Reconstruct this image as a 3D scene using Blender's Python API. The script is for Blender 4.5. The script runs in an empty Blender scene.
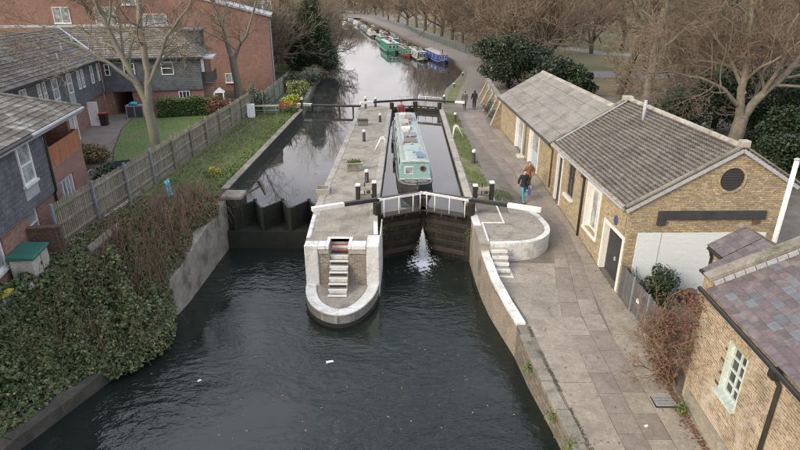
import bpy, math, random
import numpy as np
from mathutils import Vector, Matrix

# ------------------------------------------------------------------ camera, world, sun, exposure
SC = bpy.context.scene
COL = SC.collection
R = math.radians
CAM_H, PITCH, FPX = 9.6, R(22.3), 550.0
YAW = math.atan2(7.0, FPX / math.cos(PITCH))
cam_data = bpy.data.cameras.new("camera")
cam = bpy.data.objects.new("camera", cam_data)
COL.objects.link(cam)
cam.location = (0, 0, CAM_H)
cam.rotation_euler = (math.pi / 2 - PITCH, 0, YAW)
cam_data.sensor_width = 36.0
cam_data.lens = FPX / 800.0 * 36.0
cam_data.clip_start = 0.1
cam_data.clip_end = 4000
SC.camera = cam

SUN_EL, SUN_AZ = R(14), R(-128)      # azimuth clockwise from +Y
world = bpy.data.worlds.new("World")
SC.world = world
world.use_nodes = True
wn, wl = world.node_tree.nodes, world.node_tree.links
wn.clear()
w_out = wn.new("ShaderNodeOutputWorld")
w_bg = wn.new("ShaderNodeBackground")
w_sky = wn.new("ShaderNodeTexSky")
w_sky.sky_type = 'NISHITA'
w_sky.sun_disc = False
w_sky.sun_elevation = SUN_EL
w_sky.sun_rotation = SUN_AZ
w_sky.air_density = 1.0
w_sky.dust_density = 2.0
w_sky.ozone_density = 1.5
# thin broken cloud over the whole sky, the same everywhere
w_tc = wn.new("ShaderNodeTexCoord")
w_map = wn.new("ShaderNodeMapping")
w_map.inputs['Scale'].default_value = (1.0, 1.0, 2.6)
w_noise = wn.new("ShaderNodeTexNoise")
w_noise.inputs['Scale'].default_value = 1.25
w_noise.inputs['Detail'].default_value = 7
w_noise.inputs['Roughness'].default_value = 0.58
w_ramp = wn.new("ShaderNodeValToRGB")
w_ramp.color_ramp.elements[0].position = 0.40
w_ramp.color_ramp.elements[1].position = 0.57
w_mix = wn.new("ShaderNodeMix")
w_mix.data_type = 'RGBA'
# overcast cloud: a little darker and warmer low down, all round the horizon
w_sep = wn.new("ShaderNodeSeparateXYZ")
w_hz = wn.new("ShaderNodeValToRGB")
w_hz.color_ramp.elements[0].position = 0.0
w_hz.color_ramp.elements[0].color = (.54, .495, .485, 1)
w_hz.color_ramp.elements[1].position = 0.75
w_hz.color_ramp.elements[1].color = (.82, .86, .93, 1)
w_mul = wn.new("ShaderNodeMix")
w_mul.data_type = 'RGBA'
w_mul.blend_type = 'MULTIPLY'
w_mul.inputs[0].default_value = 1.0
w_mul.inputs[7].default_value = (14.0, 13.8, 14.0, 1)
wl.new(w_tc.outputs['Generated'], w_sep.inputs[0])
wl.new(w_sep.outputs['Z'], w_hz.inputs['Fac'])
wl.new(w_hz.outputs['Color'], w_mul.inputs[6])
wl.new(w_mul.outputs[2], w_mix.inputs[7])
wl.new(w_tc.outputs['Generated'], w_map.inputs['Vector'])
wl.new(w_map.outputs['Vector'], w_noise.inputs['Vector'])
wl.new(w_noise.outputs['Fac'], w_ramp.inputs['Fac'])
wl.new(w_ramp.outputs['Color'], w_mix.inputs[0])
wl.new(w_sky.outputs['Color'], w_mix.inputs[6])
wl.new(w_mix.outputs[2], w_bg.inputs['Color'])
w_bg.inputs['Strength'].default_value = 0.12
wl.new(w_bg.outputs['Background'], w_out.inputs['Surface'])

sun_data = bpy.data.lights.new("sun", 'SUN')
sun_data.energy = 2.3
sun_data.angle = R(24)
sun_data.color = (1.0, 0.83, 0.62)
sun = bpy.data.objects.new("sun", sun_data)
COL.objects.link(sun)
sd = Vector((math.sin(SUN_AZ) * math.cos(R(30)), math.cos(SUN_AZ) * math.cos(R(30)), math.sin(R(30))))
sun.rotation_euler = sd.to_track_quat('Z', 'Y').to_euler()

SC.view_settings.view_transform = 'Standard'
SC.view_settings.look = 'None'
SC.view_settings.exposure = 0.60
SC.view_settings.gamma = 1.0
SC.view_settings.use_curve_mapping = False
SC.render.engine = 'CYCLES'
SC.cycles.filter_width = 1.1

# ------------------------------------------------------------------ helpers
def interp(pts, t):
    if t <= pts[0][0]: return pts[0][1]
    for (a, b), (c, d) in zip(pts, pts[1:]):
        if t <= c: return b + (d - b) * (t - a) / (c - a)
    return pts[-1][1]

def tag(o, label=None, cat=None, group=None, kind=None):
    if label: o['label'] = label
    if cat: o['category'] = cat
    if group: o['group'] = group
    if kind: o['kind'] = kind
    return o

def thing(name, label, cat, loc=(0, 0, 0), rz=0.0, group=None):
    o = bpy.data.objects.new(name, None)
    o.empty_display_size = 0.2
    COL.objects.link(o)
    o.location = loc
    o.rotation_euler = (0, 0, rz)
    return tag(o, label, cat, group)

def add_uv(me):
    n = len(me.loops)
    if n == 0: return
    uvl = me.uv_layers.new(name="UVMap")
    co = np.empty(len(me.vertices) * 3, np.float32); me.vertices.foreach_get('co', co); co = co.reshape(-1, 3)
    vi = np.empty(n, np.int32); me.loops.foreach_get('vertex_index', vi)
    nor = np.empty(len(me.polygons) * 3, np.float32); me.polygons.foreach_get('normal', nor); nor = nor.reshape(-1, 3)
    lt = np.empty(len(me.polygons), np.int32); me.polygons.foreach_get('loop_total', lt)
    nl = np.repeat(nor, lt, axis=0); p = co[vi]
    t = np.stack([-nl[:, 1], nl[:, 0], np.zeros(n)], 1)
    ln = np.linalg.norm(t, axis=1)
    flat = ln < 0.2
    t[flat] = (1, 0, 0); ln[flat] = 1
    t /= ln[:, None]
    b = np.cross(nl, t); b[flat] = (0, 1, 0)
    uv = np.stack([(p * t).sum(1), (p * b).sum(1)], 1).astype(np.float32)
    uvl.data.foreach_set('uv', uv.ravel())

class MB:
    def __init__(self): self.v, self.f = [], []
    def face(self, pts):
        n = len(self.v); self.v += [tuple(p) for p in pts]; self.f.append(tuple(range(n, n + len(pts)))); return self
    def hexa(self, b, t):
        n = len(self.v); k = len(b); self.v += [tuple(p) for p in b] + [tuple(p) for p in t]
        self.f.append(tuple(n + i for i in reversed(range(k)))); self.f.append(tuple(n + k + i for i in range(k)))
        for i in range(k):
            j = (i + 1) % k; self.f.append((n + i, n + j, n + k + j, n + k + i))
        return self
    def box(self, x0, x1, y0, y1, z0, z1):
        q = [(x0, y0), (x1, y0), (x1, y1), (x0, y1)]
        return self.hexa([(x, y, z0) for x, y in q], [(x, y, z1) for x, y in q])
    def obox(self, c, s, rz=0., rx=0., ry=0.):
        m = Matrix.Translation(c) @ Matrix.Rotation(rz, 4, 'Z') @ Matrix.Rotation(ry, 4, 'Y') @ Matrix.Rotation(rx, 4, 'X')
        hx, hy, hz = s[0] / 2, s[1] / 2, s[2] / 2
        q = [(-hx, -hy), (hx, -hy), (hx, hy), (-hx, hy)]
        return self.hexa([tuple(m @ Vector((x, y, -hz))) for x, y in q], [tuple(m @ Vector((x, y, hz))) for x, y in q])
    def prism(self, pts, z0, z1):
        a = sum(p[0] * q[1] - q[0] * p[1] for p, q in zip(pts, pts[1:] + pts[:1]))
        if a < 0: pts = pts[::-1]
        g = lambda z, p: z(p) if callable(z) else z
        return self.hexa([(x, y, g(z0, (x, y))) for x, y in pts], [(x, y, g(z1, (x, y))) for x, y in pts])
    def extr(self, pts, vec):
        vx = Vector(vec); return self.hexa([tuple(p) for p in pts], [tuple(Vector(p) + vx) for p in pts])
    def beam(self, p0, p1, w, h):
        p0, p1 = Vector(p0), Vector(p1); d = (p1 - p0); L = d.length
        m = Matrix.Translation((p0 + p1) / 2) @ d.to_track_quat('X', 'Z').to_matrix().to_4x4()
        q = [(-w / 2, -h / 2), (w / 2, -h / 2), (w / 2, h / 2), (-w / 2, h / 2)]
        return self.hexa([tuple(m @ Vector((-L / 2, y, z))) for y, z in q], [tuple(m @ Vector((L / 2, y, z))) for y, z in q])
    def tube(self, pts, rad, n=8, cap=True):
        P = [Vector(p) for p in pts]; k = len(P)
        if not hasattr(rad, '__len__'): rad = [rad] * k
        base = len(self.v); prev = None
        for i in range(k):
            d = (P[min(i + 1, k - 1)] - P[max(i - 1, 0)])
            if d.length < 1e-6: d = Vector((0, 0, 1))
            d.normalize()
            if prev is None:
                a = Vector((0, 0, 1)) if abs(d.z) < .9 else Vector((1, 0, 0)); x = d.cross(a).normalized()
            else:
                x = (prev - d * prev.dot(d))
                x = x.normalized() if x.length > 1e-5 else d.orthogonal().normalized()
            prev = x; y = d.cross(x)
            for j in range(n):
                a = 2 * math.pi * j / n
                self.v.append(tuple(P[i] + (x * math.cos(a) + y * math.sin(a)) * rad[i]))
        for i in range(k - 1):
            for j in range(n):
                a, b = base + i * n + j, base + i * n + (j + 1) % n
                self.f.append((a, b, b + n, a + n))
        if cap:
            self.f.append(tuple(base + j for j in reversed(range(n))))
            self.f.append(tuple(base + (k - 1) * n + j for j in range(n)))
        return self
    def lathe(self, prof, c=(0, 0, 0), n=16):
        base = len(self.v)
        for r, z in prof:
            for j in range(n):
                a = 2 * math.pi * j / n
                self.v.append((c[0] + r * math.cos(a), c[1] + r * math.sin(a), c[2] + z))
        for i in range(len(prof) - 1):
            for j in range(n):
                a, b = base + i * n + j, base + i * n + (j + 1) % n
                self.f.append((a, b, b + n, a + n))
        self.f.append(tuple(base + j for j in reversed(range(n))))
        self.f.append(tuple(base + (len(prof) - 1) * n + j for j in range(n)))
        return self
    def loft(self, rings, closed=True, cap=True):
        base = len(self.v); n = len(rings[0])
        for r in rings: self.v += [tuple(p) for p in r]
        for i in range(len(rings) - 1):
            for j in range(n if closed else n - 1):
                a, b = base + i * n + j, base + i * n + (j + 1) % n
                self.f.append((a, b, b + n, a + n))
        if cap and closed:
            self.f.append(tuple(base + j for j in reversed(range(n))))
            self.f.append(tuple(base + (len(rings) - 1) * n + j for j in range(n)))
        return self
    def mesh(self, name, mat, smooth=False):
        me = bpy.data.meshes.new(name); me.from_pydata(self.v, [], self.f)
        if mat is not None: me.materials.append(mat)
        me.update()
        add_uv(me)
        if smooth: me.polygons.foreach_set('use_smooth', [True] * len(me.polygons))
        return me
    def build(self, name, mat, parent=None, smooth=False, bevel=0.0, loc=None, rz=None):
        o = bpy.data.objects.new(name, self.mesh(name, mat, smooth)); COL.objects.link(o)
        if parent is not None: o.parent = parent
        if loc is not None: o.location = loc
        if rz is not None: o.rotation_euler = (0, 0, rz)
        if bevel:
            b = o.modifiers.new("bevel", 'BEVEL'); b.width = bevel; b.segments = 1; b.limit_method = 'ANGLE'
        return o

def fast_mesh(name, co, faces, mat, parent=None, smooth=False):
    """co (N,3), faces (M,k) int"""
    co = np.asarray(co, np.float32); faces = np.asarray(faces, np.int32)
    k = faces.shape[1]; m = len(faces)
    me = bpy.data.meshes.new(name)
    me.vertices.add(len(co)); me.vertices.foreach_set('co', co.ravel())
    me.loops.add(m * k); me.loops.foreach_set('vertex_index', faces.ravel())
    me.polygons.add(m)
    me.polygons.foreach_set('loop_start', np.arange(0, m * k, k, dtype=np.int32))
    try: me.polygons.foreach_set('loop_total', np.full(m, k, np.int32))
    except Exception: pass
    me.materials.append(mat)
    me.update(calc_edges=True)
    if smooth: me.polygons.foreach_set('use_smooth', np.ones(m, bool))
    o = bpy.data.objects.new(name, me); COL.objects.link(o)
    if parent is not None: o.parent = parent
    return o

def dup(o, parent=None):
    c = o.copy(); COL.objects.link(c); c.parent = parent
    for ch in list(o.children): dup(ch, c)
    return c

def piece(src, name, parent, loc, rot=(0, 0, 0), scale=(1, 1, 1), mat=None):
    o = bpy.data.objects.new(name, src); COL.objects.link(o); o.parent = parent
    o.location = loc; o.rotation_euler = rot; o.scale = scale
    return o

# ------------------------------------------------------------------ materials
def new_mat(name):
    m = bpy.data.materials.new(name); m.use_nodes = True
    nt = m.node_tree; b = nt.nodes['Principled BSDF']
    return m, nt, b

def noise_node(nt, scale, detail=5, rough=.6, coord='pos', dist=0.0):
    n = nt.nodes.new('ShaderNodeTexNoise')
    n.inputs['Scale'].default_value = scale; n.inputs['Detail'].default_value = detail
    n.inputs['Roughness'].default_value = rough; n.inputs['Distortion'].default_value = dist
    if coord == 'pos':
        g = nt.nodes.new('ShaderNodeNewGeometry'); nt.links.new(g.outputs['Position'], n.inputs['Vector'])
    elif coord == 'obj':
        g = nt.nodes.new('ShaderNodeTexCoord'); nt.links.new(g.outputs['Object'], n.inputs['Vector'])
    else:
        nt.links.new(coord, n.inputs['Vector'])
    return n

def ramp(nt, fac, stops):
    r = nt.nodes.new('ShaderNodeValToRGB')
    el = r.color_ramp.elements
    while len(el) < len(stops): el.new(0.5)
    for e, (p, c) in zip(el, stops):
        e.position = p; e.color = (*c, 1) if len(c) == 3 else c
    nt.links.new(fac, r.inputs['Fac'])
    return r

def mixc(nt, fac, a, b, mode='MIX'):
    m = nt.nodes.new('ShaderNodeMix'); m.data_type = 'RGBA'; m.blend_type = mode
    for s, val in ((0, fac), (6, a), (7, b)):
        if hasattr(val, 'links'): nt.links.new(val, m.inputs[s])
        elif s == 0: m.inputs[0].default_value = val
        else: m.inputs[s].default_value = (*val, 1)
    return m.outputs[2]

def bump(nt, b, h, strength=.3, dist=.02):
    n = nt.nodes.new('ShaderNodeBump'); n.inputs['Strength'].default_value = strength; n.inputs['Distance'].default_value = dist
    nt.links.new(h, n.inputs['Height'])
    nt.links.new(n.outputs['Normal'], b.inputs['Normal'])
    return n

def dark(c, k): return tuple(min(1, x * k) for x in c)

def mat(name, col, rough=.8, col2=None, scale=1.5, fine=25, bumpk=.25, metal=0., rnd=0., grime=None, gscale=.7, spec=None, mid=.16):
    """weathered surface: broad and fine noise between two colours, optional grime, per-object variation"""
    m, nt, b = new_mat(name)
    col2 = col2 or dark(col, .7)
    n1 = noise_node(nt, scale, 6, .65); n2 = noise_node(nt, fine, 6, .8)
    r1 = ramp(nt, n1.outputs['Fac'], [(.35, col), (.68, col2)])
    r2 = ramp(nt, n2.outputs['Fac'], [(.28, (.56, .56, .56)), (.5, (1, 1, 1)), (.72, (1.25, 1.25, 1.25))])
    c = mixc(nt, 1.0, r1.outputs['Color'], r2.outputs['Color'], 'MULTIPLY')
    nm = noise_node(nt, fine * .22, 8, .85)
    rm = ramp(nt, nm.outputs['Fac'], [(.36, (1 - mid,) * 3), (.64, (1 + mid * .7,) * 3)])
    c = mixc(nt, 1.0, c, rm.outputs['Color'], 'MULTIPLY')
    if grime:
        n3 = noise_node(nt, gscale, 8, .7, dist=.6)
        r3 = ramp(nt, n3.outputs['Fac'], [(.5, (0, 0, 0)), (.66, (1, 1, 1))])
        c = mixc(nt, r3.outputs['Color'], c, grime)
    if rnd:
        oi = nt.nodes.new('ShaderNodeObjectInfo')
        rr = ramp(nt, oi.outputs['Random'], [(0, (1 - rnd,) * 3), (1, (1 + rnd,) * 3)])
        c = mixc(nt, 1.0, c, rr.outputs['Color'], 'MULTIPLY')
    nt.links.new(c, b.inputs['Base Color'])
    b.inputs['Roughness'].default_value = rough; b.inputs['Metallic'].default_value = metal
    if spec is not None: b.inputs['Specular IOR Level'].default_value = spec
    if bumpk: bump(nt, b, n2.outputs['Fac'], bumpk, .02)
    return m

def brick_mat(name, c1, c2, mortar, w=.225, h=.075, ms=.011, stain=(.05, .045, .04), stain_k=.5, pale=None, nk=1.0):
    m, nt, b = new_mat(name)
    tc = nt.nodes.new('ShaderNodeTexCoord')
    br = nt.nodes.new('ShaderNodeTexBrick')
    nt.links.new(tc.outputs['UV'], br.inputs['Vector'])
    br.inputs['Color1'].default_value = (*c1, 1); br.inputs['Color2'].default_value = (*c2, 1); br.inputs['Mortar'].default_value = (*mortar, 1)
    br.inputs['Scale'].default_value = 1; br.inputs['Mortar Size'].default_value = ms; br.inputs['Mortar Smooth'].default_value = .2
    br.inputs['Brick Width'].default_value = w; br.inputs['Row Height'].default_value = h; br.inputs['Bias'].default_value = 0
    n1 = noise_node(nt, 1.1, 7, .7, dist=.5); n2 = noise_node(nt, 14, 3, .7)
    r2 = ramp(nt, n2.outputs['Fac'], [(.25, (1 - .5 * nk,) * 3), (.75, (1 + .35 * nk,) * 3)])
    c = mixc(nt, 1, br.outputs['Color'], r2.outputs['Color'], 'MULTIPLY')
    r1 = ramp(nt, n1.outputs['Fac'], [(.46, (0, 0, 0)), (.75, (stain_k,) * 3)])
    c = mixc(nt, r1.outputs['Color'], c, stain)
    if pale:
        n3 = noise_node(nt, .8, 6, .7, dist=.8)
        r3 = ramp(nt, n3.outputs['Fac'], [(.5, (0, 0, 0)), (.64, (.7, .7, .7))])
        c = mixc(nt, r3.outputs['Color'], c, pale)
    nt.links.new(c, b.inputs['Base Color'])
    b.inputs['Roughness'].default_value = .9
    inv = nt.nodes.new('ShaderNodeMath'); inv.operation = 'SUBTRACT'; inv.inputs[0].default_value = 1
    nt.links.new(br.outputs['Fac'], inv.inputs[1])
    add = nt.nodes.new('ShaderNodeMath'); add.operation = 'MULTIPLY_ADD'; add.inputs[1].default_value = .35
    nt.links.new(n2.outputs['Fac'], add.inputs[0]); nt.links.new(inv.outputs[0], add.inputs[2])
    bump(nt, b, add.outputs[0], .6, .012)
    return m

def leaf_mat(name, cols, scale=5.0, rough=.55):
    m, nt, b = new_mat(name)
    n = noise_node(nt, scale, 2, .8); n2 = noise_node(nt, scale * 9, 1, .5)
    mm = nt.nodes.new('ShaderNodeMath'); mm.operation = 'MULTIPLY_ADD'; mm.inputs[1].default_value = .9
    nt.links.new(n2.outputs['Fac'], mm.inputs[0])
    m2 = nt.nodes.new('ShaderNodeMath'); m2.operation = 'SUBTRACT'; m2.inputs[1].default_value = .45
    nt.links.new(n.outputs['Fac'], m2.inputs[0]); nt.links.new(m2.outputs[0], mm.inputs[2])
    k = len(cols)
    r = ramp(nt, mm.outputs[0], [(.25 + .5 * i / max(1, k - 1), c) for i, c in enumerate(cols)])
    nt.links.new(r.outputs['Color'], b.inputs['Base Color'])
    b.inputs['Roughness'].default_value = rough
    b.inputs['Specular IOR Level'].default_value = .3
    return m

def water_mat(name, col, s1, s2, k, rough=.03, dist=.05, stretch=(1, 1, 1), scum=None):
    m, nt, b = new_mat(name)
    g = nt.nodes.new('ShaderNodeNewGeometry')
    mp = nt.nodes.new('ShaderNodeMapping'); mp.inputs['Scale'].default_value = stretch
    nt.links.new(g.outputs['Position'], mp.inputs['Vector'])
    a = noise_node(nt, s1, 3, .55, mp.outputs['Vector'], .6); c = noise_node(nt, s2, 3, .6, mp.outputs['Vector'], .3)
    big = noise_node(nt, .16, 3, .5)
    rb = ramp(nt, big.outputs['Fac'], [(.40, (.12, .12, .12)), (.62, (1, 1, 1))])
    ad = nt.nodes.new('ShaderNodeMath'); ad.operation = 'MULTIPLY_ADD'; ad.inputs[1].default_value = .45
    nt.links.new(c.outputs['Fac'], ad.inputs[0]); nt.links.new(a.outputs['Fac'], ad.inputs[2])
    bm = bump(nt, b, ad.outputs[0], k, dist)
    st = nt.nodes.new('ShaderNodeMath'); st.operation = 'MULTIPLY'; st.inputs[1].default_value = k
    nt.links.new(rb.outputs['Color'], st.inputs[0]); nt.links.new(st.outputs[0], bm.inputs['Strength'])
    b.inputs['Base Color'].default_value = (*col, 1)
    if scum:
        n3 = noise_node(nt, 26, 4, .8); r3 = ramp(nt, n3.outputs['Fac'], [(.66, (0, 0, 0)), (.72, (1, 1, 1))])
        n4 = noise_node(nt, .35, 4, .6, dist=1.5); r4 = ramp(nt, n4.outputs['Fac'], [(.46, (0, 0, 0)), (.62, (1, 1, 1))])
        f = mixc(nt, 1, r3.outputs['Color'], r4.outputs['Color'], 'MULTIPLY')
        n5 = noise_node(nt, .22, 5, .6, dist=2.0); r5 = ramp(nt, n5.outputs['Fac'], [(.42, (0, 0, 0)), (.6, (1, 1, 1))])
        base = mixc(nt, r5.outputs['Color'], col, (.05, .052, .052))
        nt.links.new(mixc(nt, f, base, scum), b.inputs['Base Color'])
        rr = ramp(nt, f, [(0, (rough,) * 3), (1, (.6,) * 3)]); nt.links.new(rr.outputs['Color'], b.inputs['Roughness'])
    else:
        b.inputs['Roughness'].default_value = rough
    b.inputs['IOR'].default_value = 1.333
    b.inputs['Specular IOR Level'].default_value = .72
    return m

def glass_mat(name, col=(.03, .035, .04), rough=.06):
    m, nt, b = new_mat(name)
    n = noise_node(nt, 2.5, 3, .6)
    r = ramp(nt, n.outputs['Fac'], [(.35, col), (.7, dark(col, 2.6))])
    nt.links.new(r.outputs['Color'], b.inputs['Base Color'])
    b.inputs['Roughness'].default_value = rough; b.inputs['IOR'].default_value = 1.5
    return m

M = {}
M['concrete'] = mat('concrete', (.35, .322, .275), .92, (.245, .226, .192), .9, 30, .35, grime=(.15, .135, .115), gscale=1.0, mid=.32)
M['path_concrete'] = mat('path_concrete', (.335, .302, .252), .93, (.255, .23, .192), .8, 34, .4, rnd=.07, grime=(.20, .18, .148), gscale=1.1, mid=.30)
M['slab'] = mat('slab', (.262, .224, .196), .9, (.212, .18, .157), 1.6, 28, .35, rnd=.06, grime=(.18, .156, .134), gscale=1.4, mid=.24)
M['asphalt'] = mat('asphalt', (.21, .185, .168), .93, (.165, .145, .13), .7, 40, .35)
M['gravel_soil'] = mat('gravel_soil', (.20, .18, .155), .95, (.13, .115, .095), 1.6, 45, .8)
M['soil'] = mat('soil', (.085, .07, .05), .95, (.05, .042, .03), 1.3, 30, .8)
M['grass_ground'] = mat('grass_ground', (.095, .14, .04), .95, (.13, .125, .06), .9, 60, .9, grime=(.19, .165, .09), gscale=.6, mid=.3)
M['lawn'] = mat('lawn', (.085, .15, .035), .95, (.12, .155, .05), .5, 60, .8, grime=(.13, .125, .065), gscale=.35)
M['park_grass'] = mat('park_grass', (.115, .125, .05), .95, (.15, .125, .075), .15, 12, .6, grime=(.17, .13, .085), gscale=.05)
M['leaf_litter'] = mat('leaf_litter', (.21, .165, .12), .95, (.15, .12, .085), .3, 20, .6)
M['road'] = mat('road', (.24, .23, .23), .9, (.20, .195, .195), .3, 20, .2)
M['stone'] = mat('stone', (.26, .24, .21), .9, (.16, .15, .125), 1.2, 18, .6, rnd=.12, grime=(.075, .08, .05), gscale=1.0)
M['stone_pale'] = mat('stone_pale', (.40, .38, .345), .88, (.30, .28, .25), 1.3, 22, .4, rnd=.08, grime=(.20, .19, .155), gscale=1.2)
M['wall_stone'] = brick_mat('wall_stone', (.24, .21, .175), (.17, .15, .125), (.12, .11, .09), .42, .2, .018, (.05, .055, .035), .8)
M['wall_concrete'] = mat('wall_concrete', (.29, .275, .24), .92, (.20, .19, .165), 1.1, 14, .7, grime=(.09, .085, .065), gscale=1.1, mid=.3)
M['ledge'] = mat('ledge', (.085, .08, .07), .9, (.045, .042, .036), 1.3, 16, .7, mid=.3)
M['weir_dark'] = mat('weir_dark', (.022, .025, .018), .6, (.012, .014, .01), 1.2, 10, .6, mid=.3)
M['wall_algae'] = brick_mat('wall_algae', (.045, .046, .034), (.028, .032, .02), (.02, .02, .015), .23, .075, .01, (.014, .02, .009), .85)
M['white_paint'] = mat('white_paint', (.74, .745, .74), .7, (.66, .665, .66), 1.4, 25, .2, grime=(.66, .65, .62), gscale=2.4, mid=.06)
M['white_worn'] = mat('white_worn', (.68, .69, .685), .8, (.58, .59, .58), 2.0, 30, .4, grime=(.38, .37, .335), gscale=2.6, mid=.12)
M['white_clean'] = mat('white_clean', (.78, .78, .77), .5, (.72, .72, .71), 1.0, 12, .05)
M['black_paint'] = mat('black_paint', (.017, .017, .018), .5, (.03, .028, .027), 2, 20, .2)
M['wet_timber'] = mat('wet_timber', (.022, .018, .0145), .5, (.012, .0105, .009), 1.6, 14, .8, rnd=.35, grime=(.04, .045, .02), gscale=1.8)
M['worn_timber'] = mat('worn_timber', (.05, .038, .028), .7, (.022, .018, .015), 2.2, 16, .8, rnd=.3)
M['rust'] = mat('rust', (.16, .085, .045), .8, (.08, .05, .035), 4, 30, .4)
M['dark_metal'] = mat('dark_metal', (.03, .03, .033), .5, (.05, .045, .04), 3, 25, .2)
M['zinc'] = mat('zinc', (.36, .385, .415), .5, (.34, .36, .39), 1.5, 15, .1)
M['brick_yellow'] = brick_mat('brick_yellow', (.50, .405, .24), (.30, .235, .14), (.33, .30, .24), stain=(.17, .125, .075), stain_k=.4)
M['brick_gable'] = brick_mat('brick_gable', (.47, .38, .225), (.26, .205, .125), (.23, .21, .175), stain=(.12, .10, .07), stain_k=.4)
M['brick_cottage'] = brick_mat('brick_cottage', (.46, .355, .215), (.21, .155, .105), (.48, .44, .375), ms=.013, stain=(.12, .095, .07), stain_k=.75, pale=(.55, .50, .43))
M['brick_red'] = brick_mat('brick_red', (.33, .165, .13), (.215, .105, .082), (.27, .215, .185), stain=(.14, .085, .07), stain_k=.5)
M['brick_old'] = brick_mat('brick_old', (.17, .085, .06), (.10, .055, .042), (.12, .095, .075), stain=(.045, .04, .03), stain_k=.7)
M['brick_island'] = brick_mat('brick_island', (.30, .25, .20), (.19, .165, .135), (.38, .355, .31), stain=(.11, .105, .085), stain_k=.6)
M['white_brick'] = brick_mat('white_brick', (.62, .69, .73), (.58, .65, .69), (.54, .60, .64), ms=.008, stain=(.56, .60, .62), stain_k=.3, nk=.15)
M['fibre_roof'] = mat('fibre_roof', (.27, .255, .235), .9, (.20, .19, .175), .7, 18, .4, rnd=.05, grime=(.14, .13, .11), gscale=.9)
M['tile_roof'] = mat('tile_roof', (.35, .30, .245), .9, (.25, .215, .178), .8, 24, .5, grime=(.43, .40, .36), gscale=3.2, mid=.42)
M['slate'] = mat('slate', (.135, .105, .112), .6, (.095, .08, .086), 2.0, 14, .3, rnd=.2, grime=(.16, .155, .14), gscale=2.5)
M['slate_blue'] = mat('slate_blue', (.135, .148, .165), .55, (.10, .112, .125), 2.0, 14, .3, rnd=.2)
M['slate_hung'] = brick_mat('slate_hung', (.125, .138, .155), (.085, .095, .108), (.04, .043, .05), .3, .2, .009, (.20, .215, .225), .5)
M['estate_tile'] = brick_mat('estate_tile', (.185, .16, .13), (.105, .092, .078), (.04, .036, .032), .33, .24, .025, (.40, .41, .42), .7)
M['estate_tile_piece'] = mat('estate_tile_piece', (.19, .165, .13), .85, (.105, .092, .075), 1.4, 18, .5, rnd=.35, grime=(.30, .295, .28), gscale=1.3, mid=.3)
M['upvc'] = mat('upvc', (.78, .79, .80), .4, (.74, .75, .76), 1, 10, .0)
M['sage_paint'] = mat('sage_paint', (.52, .60, .57), .55, (.46, .54, .51), 1.5, 15, .1)
M['glass'] = glass_mat('glass')
M['glass_pale'] = glass_mat('glass_pale', (.16, .18, .185), .08)
M['door_dark'] = mat('door_dark', (.035, .037, .042), .6, (.05, .052, .056), 2, 15, .2)
M['door_pale'] = mat('door_pale', (.44, .52, .58), .6, (.38, .46, .52), 2, 12, .1)
M['fence_timber'] = mat('fence_timber', (.285, .265, .21), .9, (.20, .19, .15), 1.6, 20, .4, rnd=.25, grime=(.18, .185, .12), gscale=1.5)
M['fence_grey'] = mat('fence_grey', (.125, .13, .142), .85, (.09, .094, .10), 2, 20, .4, rnd=.18)
M['fence_post_grey'] = mat('fence_post_grey', (.23, .26, .30), .85, (.19, .21, .24), 2, 20, .3)
M['cedar'] = mat('cedar', (.36, .15, .075), .75, (.29, .115, .06), 2.5, 20, .3, rnd=.12)
M['plastic_beige'] = mat('plastic_beige', (.50, .485, .43), .6, (.44, .425, .375), 1.4, 12, .05)
M['plastic_green'] = mat('plastic_green', (.02, .13, .105), .5, (.018, .11, .09), 1.5, 12, .05)
M['bark'] = mat('bark', (.215, .19, .16), .95, (.12, .105, .085), 3, 14, .9, grime=(.10, .11, .055), gscale=1.6)
M['bark_pale'] = mat('bark_pale', (.225, .212, .185), .95, (.14, .132, .112), 2.2, 10, .9, grime=(.21, .21, .10), gscale=1.3, mid=.35)
M['bark_dark'] = mat('bark_dark', (.10, .08, .062), .95, (.06, .05, .04), 3, 14, .9)
M['twig'] = mat('twig', (.21, .172, .122), .95, (.13, .105, .076), .25, 3, 0, rnd=.22)
M['twig_red'] = mat('twig_red', (.18, .138, .102), .95, (.11, .085, .064), .6, 3, 0, rnd=.2)
M['twig_dark'] = mat('twig_dark', (.125, .098, .075), .95, (.08, .065, .05), .6, 3, 0)
M['twig_painted_sun'] = mat('twig_painted_sun', (.56, .34, .15), .95, (.42, .28, .15), .25, 3, 0, rnd=.25)  # low sun on far treetops, painted in as orange twig colour
M['bramble_stem'] = mat('bramble_stem', (.23, .155, .105), .9, (.15, .105, .075), 2, 6, 0)
M['leaf_ivy'] = leaf_mat('leaf_ivy', [(.014, .028, .015), (.026, .048, .022), (.05, .075, .032)], 1.2, .45)
M['leaf_ivytree'] = leaf_mat('leaf_ivytree', [(.03, .055, .028), (.055, .09, .04), (.09, .13, .06)], 1.0, .5)
M['leaf_holly'] = leaf_mat('leaf_holly', [(.022, .036, .024), (.04, .06, .036), (.075, .095, .055)], .9, .4)
M['leaf_bramble'] = leaf_mat('leaf_bramble', [(.05, .08, .038), (.09, .13, .06), (.17, .19, .10)], 1.4, .6)
M['leaf_dry'] = leaf_mat('leaf_dry', [(.13, .08, .045), (.18, .125, .06), (.13, .14, .06)], 2.2, .8)
M['leaf_rust'] = leaf_mat('leaf_rust', [(.095, .046, .032), (.15, .075, .05), (.20, .115, .08)], 3.0, .8)
M['leaf_lime'] = leaf_mat('leaf_lime', [(.24, .28, .04), (.38, .40, .06), (.50, .48, .10)], 3, .5)
M['leaf_variegated'] = leaf_mat('leaf_variegated', [(.10, .15, .06), (.24, .28, .10), (.40, .41, .20)], 3, .5)
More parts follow.
